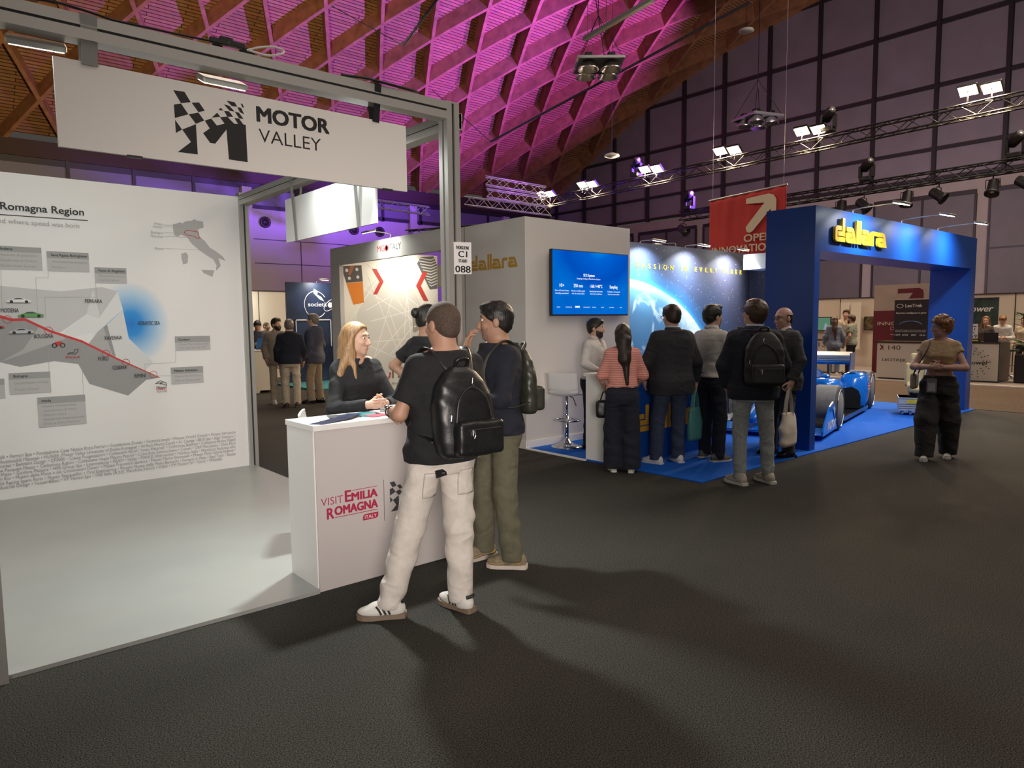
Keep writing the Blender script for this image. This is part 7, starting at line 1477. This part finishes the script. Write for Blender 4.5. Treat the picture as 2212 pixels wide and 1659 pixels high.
Wp = walk['Wp']
bd = thing('badge', Wp((.06, .175, .93)), 'clear visitor badge hanging at the waist of the walking woman', 'badge'); MB().rbox(-.05, .05, -.003, .003, -.16, 0, .002, 2).xform(Matrix.Translation(Wp((.05, .185, 1.0))) @ Matrix(np.array([walk['rt'], walk['fw'], (0, 0, 1.)]).T).to_4x4()).build('sleeve', mat('badge_grey', (.22, .24, .27), .3), bd); MB().box(-.035, .035, .0035, .0045, -.145, -.05).xform(Matrix.Translation(Wp((.05, .185, 1.0))) @ Matrix(np.array([walk['rt'], walk['fw'], (0, 0, 1.)]).T).to_4x4()).build('card', mat('badge_white', (.45, .46, .5), .5), bd)
MB().tube([Wp((.02, .16, 1.06)), Wp((.04, .18, 1.02)), Wp((.05, .185, 1.0))], .008, 6, flat=.002).build('clip_strap', cloth('lanyard_rust', (.25, .07, .04)), bd)
sb = thing('shoulder_bag', Wp((.27, -.02, .85)), 'small beige shoulder bag at the hip of the walking woman', 'bag'); F = Field(Wp((.25, .0, .93))-.26, Wp((.25, .0, .93))+.26, .012); F.rbox(Wp((.265, .0, .95)), np.array((.035, .11, .10))*.95, np.array([walk['rt'], walk['fw'], (0, 0, 1.)]), .03); V, Q = F.mesh(); link_mesh('bag_body', V, Q, mat('bag_beige', (.42, .36, .30), .6), sb, True)
nk = walk['neck']; MB().tube(smooth_path([Wp((.255, -.09, 1.0)), Wp((nk[0]+.15, -.13, 1.30)), Wp((nk[0]+.105, nk[1], nk[2]-.005)), Wp((nk[0]+.13, .13, 1.32)), Wp((.235, .13, 1.10)), Wp((.262, .09, 1.0))], 6), .008, 6).build('strap', M_BLACK, sb)
# handbag hanging in front of the woman in pink
Wp = pinkw['Wp']; hb = thing('handbag', Wp((-.24, .16, .62)), 'black handbag hanging beside the knees of the woman in pink', 'bag'); F = Field(Wp((-.22, .17, .72))-.26, Wp((-.22, .17, .72))+.26, .012); F.rbox(Wp((-.19, .18, .72)), np.array((.10, .055, .10)), np.array([pinkw['rt'], pinkw['fw'], (0, 0, 1.)]), .035); F.wrinkle(.004); V, Q = F.mesh(); link_mesh('bag_body', V, Q, M_LEA, hb, True)
W_, d_, pn_ = pinkw['wr'][-1]
MB().tube(smooth_path([Wp((-.25, .18, .80)), W_+d_*.07, Wp((-.13, .18, .80))], 8), .008, 6).build('strap', M_LEA, hb)
# white bar chair behind the blond woman
bar_stool(2.40, 4.90, math.radians(-119), 'white moulded stool back showing behind the blond woman at the counter')
# ================================================================== RACE CAR
CAR = thing('racing_car', (10.01, 5.54, 0.012), 'blue single-seater racing car with white rear wing, parked under the portal', 'racing car')
CAR.rotation_euler = (0, 0, math.radians(194.4))
M_CBLU = mat('car_paint_blue', (0.005, 0.16, 0.62), 0.18, coat=1.0); M_CARB = mat('carbon_black', (0.010, 0.010, 0.012), 0.25, coat=0.6); M_CWHT = mat('car_paint_white', (0.72, 0.74, 0.76), 0.25, coat=0.6); M_TYRE = mat('tyre_side_black', (0.012, 0.012, 0.013), 0.55); M_TREAD = mat('tyre_tread_grey', (0.17, 0.16, 0.15), 0.85, noise=0.15, nscale=12)
def cpart(mb, name, m, parent=None, smooth=False):
    """mesh built in the car's own frame: x forward, y left, z up"""
    me = bpy.data.meshes.new(name); me.from_pydata([tuple(v) for v in mb.v], [], mb.f); me.update(); me.materials.append(m)
    if smooth: me.polygons.foreach_set('use_smooth', np.ones(len(me.polygons), dtype=bool))
    o = bpy.data.objects.new(name, me); COL.objects.link(o); o.parent = parent or CAR; return o
def loftx(sec, n=24, cap=True):
    mb = MB(); vs = []; fs = []
    for (x, y, z, a, b_, e) in sec:
        for i in range(n):
            t = 2*PI*i/n; c, s_ = math.cos(t), math.sin(t)
            vs.append((x, y+a*math.copysign(abs(c)**(2/e), c), z+b_*math.copysign(abs(s_)**(2/e), s_)))
    m_ = len(sec)
    for j in range(m_-1):
        for i in range(n): fs.append((j*n+i, (j+1)*n+i, (j+1)*n+(i+1) % n, j*n+(i+1) % n))
    if cap: fs += [tuple(range(n)), tuple((m_-1)*n+i for i in range(n-1, -1, -1))]
    mb.add(vs, fs); return mb
def wheel(x, y, r, w, sd, label):
    o = cpart(MB().lathe([(r-.03, -w/2), (r-.008, -w/2+.03), (r, -w/2+.06), (r, w/2-.06), (r-.008, w/2-.03), (r-.03, w/2)], (x, y, r), 40, (0, 1, 0)), 'wheel', M_TREAD, None, True); o['label'] = label
    for q in (-1, 1): cpart(MB().lathe([(r-.008, q*(w/2-.03)), (r-.03, q*w/2), (r-.09, q*(w/2+.004)), (r-.125, q*(w/2-.01))], (x, y, r), 40, (0, 1, 0)), 'sidewall', M_TYRE, o, True)
    cpart(MB().lathe([(r-.125, sd*(w/2-.012)), (r-.135, sd*(w/2-.05)), (.10, sd*(w/2-.10)), (.045, sd*(w/2-.05)), (0, sd*(w/2-.04))], (x, y, r), 30, (0, 1, 0)), 'rim', M_CARB, o, True)
    for k in range(10):
        a = 2*PI*k/10; cpart(MB().bar((x+.05*math.cos(a), y+sd*(w/2-.05), r+.05*math.sin(a)), (x+(r-.13)*math.cos(a+.12), y+sd*(w/2-.03), r+(r-.13)*math.sin(a+.12)), .022, .03, up=(0, 1, 0)), 'spoke', mat('rim_grey', (.09, .09, .10), .3, .8), o)
    cpart(MB().tube([(x+(r-.058)*math.cos(t), y+sd*(w/2+.004), r+(r-.058)*math.sin(t)) for t in [.5+1.0*i/8 for i in range(9)]], .006, 5), 'tyre_marking', M_CWHT, o); cpart(MB().tube([(x+(r-.058)*math.cos(t), y+sd*(w/2+.004), r+(r-.058)*math.sin(t)) for t in [3.6+1.0*i/8 for i in range(9)]], .006, 5), 'tyre_marking', M_CWHT, o)
for x, r, w, yy in ((0, .33, .36, .78), (-3.0, .345, .40, .76)):
    for sd in (-1, 1): wheel(x, sd*yy, r, w, sd, 'grey slick tyre on black rim')
cpart(loftx([(1.12, 0, .22, .05, .05, 2.2), (1.0, 0, .24, .09, .07, 2.3), (.6, 0, .31, .14, .11, 2.6), (.1, 0, .39, .19, .16, 3), (-.4, 0, .44, .24, .20, 3), (-.75, 0, .46, .27, .21, 3)]), 'nose_cone', M_CBLU, None, True)
cpart(loftx([(-.75, 0, .42, .30, .22, 3), (-1.3, 0, .42, .34, .25, 3), (-1.9, 0, .43, .34, .28, 2.8), (-2.4, 0, .45, .30, .30, 2.5), (-3.0, 0, .42, .20, .22, 2.3), (-3.5, 0, .38, .12, .12, 2.2)]), 'monocoque', M_CBLU, None, True)
cpart(loftx([(-1.75, 0, .78, .10, .16, 2.2), (-1.95, 0, .82, .13, .16, 2.3), (-2.3, 0, .72, .11, .18, 2.2), (-2.9, 0, .58, .07, .14, 2.2), (-3.3, 0, .48, .04, .08, 2.1)]), 'airbox', M_CBLU, None, True)
cpart(loftx([(-1.74, 0, .80, .07, .10, 2.2), (-1.755, 0, .80, .07, .10, 2.2)]), 'airbox_intake', M_CARB)
cpart(loftx([(-.85, 0, .645, .20, .03, 2.5), (-1.6, 0, .69, .22, .03, 2.5)]), 'cockpit_opening', M_CARB)
for q in (-1, 1): cpart(MB().tube(smooth_path([(-.55, 0, .66), (-.8, q*.20, .86), (-1.3, q*.29, .93), (-1.8, q*.20, .93)]), .022, 8), 'screen_frame', M_CARB, None, True)
mbs = MB(); vs = []
for i in range(9):
    f = i/8; ang = (f-.5)*2.2; vs += [(-.62-.35*(1-math.cos(ang))*2, .30*math.sin(ang), .64), (-.85-.35*(1-math.cos(ang))*2.2, .29*math.sin(ang), .91)]
mbs.add(vs, [(2*i, 2*i+2, 2*i+3, 2*i+1) for i in range(8)]); cpart(mbs, 'aeroscreen', mat('screen_glass', (.5, .6, .65), .05, trans=.85), None, True)
for q in (-1, 1):
    cpart(loftx([(-1.0, q*.46, .42, .16, .18, 3.2), (-1.08, q*.48, .41, .22, .25, 3.4), (-1.4, q*.50, .40, .24, .26, 3.4), (-1.8, q*.48, .38, .22, .24, 3), (-2.3, q*.40, .32, .20, .18, 2.6), (-2.75, q*.30, .26, .14, .10, 2.4)]), 'sidepod', M_CBLU, None, True)
    cpart(MB().prism([(q*.56, .09), (q*.90, .09), (q*.90, .30), (q*.86, .40), (q*.76, .455), (q*.64, .43), (q*.575, .36)][::(-q)], (-2.17, 0, 0), (0, 1, 0), (0, 0, 1), .06*q if q > 0 else -.06*q), 'sidepod_intake', mat('intake_black', (.002, .002, .002), .8))
    cpart(MB().prism([(-.55, q*.35), (-.62, q*.90), (-2.5, q*.96), (-2.6, q*.35)][::(1 if q > 0 else -1)], (0, 0, .05), (1, 0, 0), (0, 1, 0), .025), 'floor_tray', M_CARB)
    cpart(MB().bar((-.6, q*.90, .085), (-2.5, q*.955, .085), .02, .06), 'floor_edge', M_CARB)
    # rear wheel guard: blue shell in front of the rear tyre
    cpart(loftx([(-2.14, q*.755, .36, .195, .27, 3.4), (-2.22, q*.76, .37, .225, .32, 3.4), (-2.45, q*.76, .40, .225, .30, 3.2), (-2.64, q*.77, .46, .21, .24, 3)]), 'wheel_guard', M_CBLU, None, True)
    for z0, z1, xr in ((.25, .30, -.18), (.25, .30, .16), (.42, .40, -.14), (.42, .40, .13)): cpart(MB().bar((xr*2.2-.1, q*.16, z1+.03), (xr*.5, q*.62, z0+.05), .03, .014), 'wishbone', M_CARB)
    cpart(MB().bar((-.05, q*.16, .47), (0, q*.62, .26), .022, .022), 'pushrod', M_CARB)
    for xr in (-2.8, -3.15): cpart(MB().bar((xr, q*.15, .36), (-3.0, q*.58, .34), .035, .016), 'wishbone', M_CARB)
    # front wing endplate, a curved blue plate
    pl3 = [(-.02, .06), (-.02, .20), (.10, .38), (.32, .47), (.55, .42), (.88, .20), (.95, .12), (.95, .06)]
    ep = cpart(MB().prism(pl3, (.16, q*.93, 0), (1, 0, 0), (0, 0, 1), .02*-q), 'front_wing_endplate', M_CBLU)
    cpart(MB().prism([(-.04, -.12), (.98, -.10), (.98, .02), (-.04, .02)], (.16, q*.93, .07), (1, 0, 0), (0, q, 0), .015*q), 'endplate_foot', M_CBLU, ep)
    t3 = text_mb('INDYCAR', (.58, q*.953, .105), (-q, 0, 0), (0, 0, 1), .56, .11, .03, 'C', .003, shear=.15); cpart(t3, 'lettering', M_CWHT, ep)
    cpart(MB().lathe([(.045, 0), (.045, .003), (0, .003)], (.40, q*.951, .345), 14, (0, q, 0)), 'round_mark', M_CWHT, ep); cpart(MB().bar((.28, q*.955, .10), (.50, q*.955, .36), .02, .008, up=(0, 1, 0)), 'endplate_strut', M_CBLU, ep)
    # sponsor blocks on the sidepod
    cpart(MB().rbox(-.09, .09, -.06, .06, 0, .006, .02, 2).xform(Matrix.Translation((-2.27, q*.74, .690)) @ Matrix.Rotation(-.10, 4, 'Y')), 'logo_patch', M_CWHT)
    for i in range(4): cpart(MB().box(-2.48, -2.30, q*.985-.004, q*.985+.004, .40+.028*i, .416+.028*i), 'flag_stripe', M_RED if i % 2 else M_CWHT)
    cpart(MB().bar((-.95, q*.30, .66), (-.98, q*.50, .70), .02, .012), 'mirror_stalk', M_CARB); cpart(MB().ellipsoid((-.98, q*.55, .71), (.03, .07, .035)), 'mirror', M_CBLU, None, True)
    ew = cpart(MB().prism([(-3.35, .60), (-3.85, .60), (-3.88, .97), (-3.42, .97)], (0, q*.50, 0), (1, 0, 0), (0, 0, 1), .018*-q), 'rear_wing_endplate', M_CBLU)
cpart(MB().prism([(.72, .10), (1.15, .07), (1.16, .085), (.75, .125)], (0, .93, 0), (1, 0, 0), (0, 0, 1), 1.86), 'front_wing', M_CBLU)
for y0 in (-.90, .42): cpart(MB().prism([(.45, .20), (.72, .12), (.73, .135), (.46, .225)], (0, y0+.48, 0), (1, 0, 0), (0, 0, 1), .48), 'front_flap', M_CARB)
for i, (z, x, mm) in enumerate(((.93, -3.45, M_CWHT), (.885, -3.52, M_CWHT), (.845, -3.60, M_CWHT))): cpart(MB().prism([(x, z-.02), (x-.26, z+.04), (x-.26, z+.055), (x, z+.0)], (0, .50, 0), (1, 0, 0), (0, 0, 1), 1.0), 'rear_wing_plane', mm)
cpart(MB().prism([(-3.40, .93), (-3.43, .93), (-3.43, .83), (-3.40, .83)], (0, .50, 0), (1, 0, 0), (0, 0, 1), 1.0), 'rear_wing_face', M_CWHT)
for z in (.862, .895): cpart(MB().box(-3.398, -3.392, -.49, .49, z-.003, z+.003), 'rear_wing_line', M_CARB)
cpart(MB().prism([(-3.36, .76), (-3.42, .80), (-3.42, .83), (-3.34, .80)], (0, .50, 0), (1, 0, 0), (0, 0, 1), 1.0), 'rear_wing_beam', M_CBLU)
for q in (-.12, .12): cpart(MB().box(-3.60, -3.45, q-.012, q+.012, .40, .84), 'rear_wing_pylon', M_CARB)
cpart(loftx([(-3.2, 0, .34, .28, .10, 2.6), (-3.65, 0, .34, .12, .10, 2.6)]), 'gearbox_cover', M_CARB, None, True)
# ================================================================== SEAT TROLLEY
TR = thing('seat_trolley', (12.90, 4.46, 0.012), 'tan racing seat mounted on a small aluminium box trolley', 'seat trolley'); TR.rotation_euler = (0, 0, math.radians(203))
def tpart(mb, name, m, parent=None, smooth=False): return cpart(mb, name, m, parent or TR, smooth)
M_ALB = mat('trolley_aluminium', (.55, .55, .54), .5, .15); M_TAN = mat('seat_tan_fabric', (.42, .33, .17), .75, noise=.08, nscale=20)
bxp = tpart(MB().box(-.25, .25, -.34, .34, .085, .30), 'box', M_ALB)
for z in (.12, .155, .19): tpart(MB().box(.25, .254, -.34, .34, z-.004, z+.004), 'rib_line', mat('trolley_line', (.25, .25, .25), .4, .5), bxp)
tpart(MB().box(-.26, .26, -.35, .35, .285, .30), 'lid', M_ALB)
mbd = MB(); k3 = .085; x3 = 0
for c in 'da':
    for poly in DL[c][0]: mbd.prism([(x3+a*.15, .205+e*.06) for a, e in poly], (.2545, -.22, 0), (0, 1, 0), (0, 0, 1), .003)
    x3 += .16
tpart(mbd, 'logo_print', mat('logo_yellow', (.80, .62, .02), .5), bxp)
for a in (-.18, .18):
    for c in (-.28, -.16, .28):
        w3 = tpart(MB().cyl((a-.0, c-.014, .038), (a, c+.014, .038), .036, n=14), 'castor', mat('castor_grey', (.55, .55, .54), .4), None, True); tpart(MB().box(a-.02, a+.02, c-.02, c+.02, .05, .088), 'castor_fork', M_CHR, w3)
tpart(MB().box(-.16, .18, -.18, .18, .30, .40), 'seat_base', M_BLACK)
I3 = np.eye(3)
def seat_part(name, prims, m):
    F = Field((-.5, -.5, .2), (.5, .5, 1.2), .011)
    for p in prims: F.rbox(*p)
    V, Q = F.mesh(); me_mb = MB(); me_mb.v = V.tolist(); me_mb.f = [tuple(q) for q in Q.tolist()]; tpart(me_mb, name, m, None, True)
def ry(a): c, s_ = math.cos(a), math.sin(a); return np.array([(c, 0, -s_), (0, 1, 0), (s_, 0, c)])
seat_part('backrest', [((-.13, 0, .70), (.05, .17, .24), ry(-.16), .04, .02), ((-.07, .21, .66), (.09, .04, .20), ry(-.16), .035, .03), ((-.07, -.21, .66), (.09, .04, .20), ry(-.16), .035, .03)], M_TAN)
seat_part('headrest', [((-.17, 0, .95), (.055, .17, .075), ry(-.16), .04, .02)], M_TAN)
seat_part('cushion', [((.06, 0, .45), (.20, .17, .05), ry(.18), .04, .02), ((.06, .19, .48), (.20, .035, .07), ry(.18), .03, .02), ((.06, -.19, .48), (.20, .035, .07), ry(.18), .03, .02)], M_TAN)
for q in (-1, 1): tpart(MB().tube(smooth_path([(-.115, q*.07, .86), (-.06, q*.07, .78), (-.02, q*.05, .62), (.03, q*.02, .51)]), .024, 6, flat=.005), 'harness_strap', mat('belt_grey', (.28, .30, .33), .7)); tpart(MB().tube(smooth_path([(-.05, q*.20, .50), (.0, q*.10, .515), (.03, q*.02, .51)]), .024, 6, flat=.005), 'lap_strap', mat('belt_grey', (.28, .30, .33), .7))
for q in (-.07, .07): tpart(MB().box(-.085, -.075, q-.035, q+.035, .83, .89), 'strap_slot', M_BLACK)
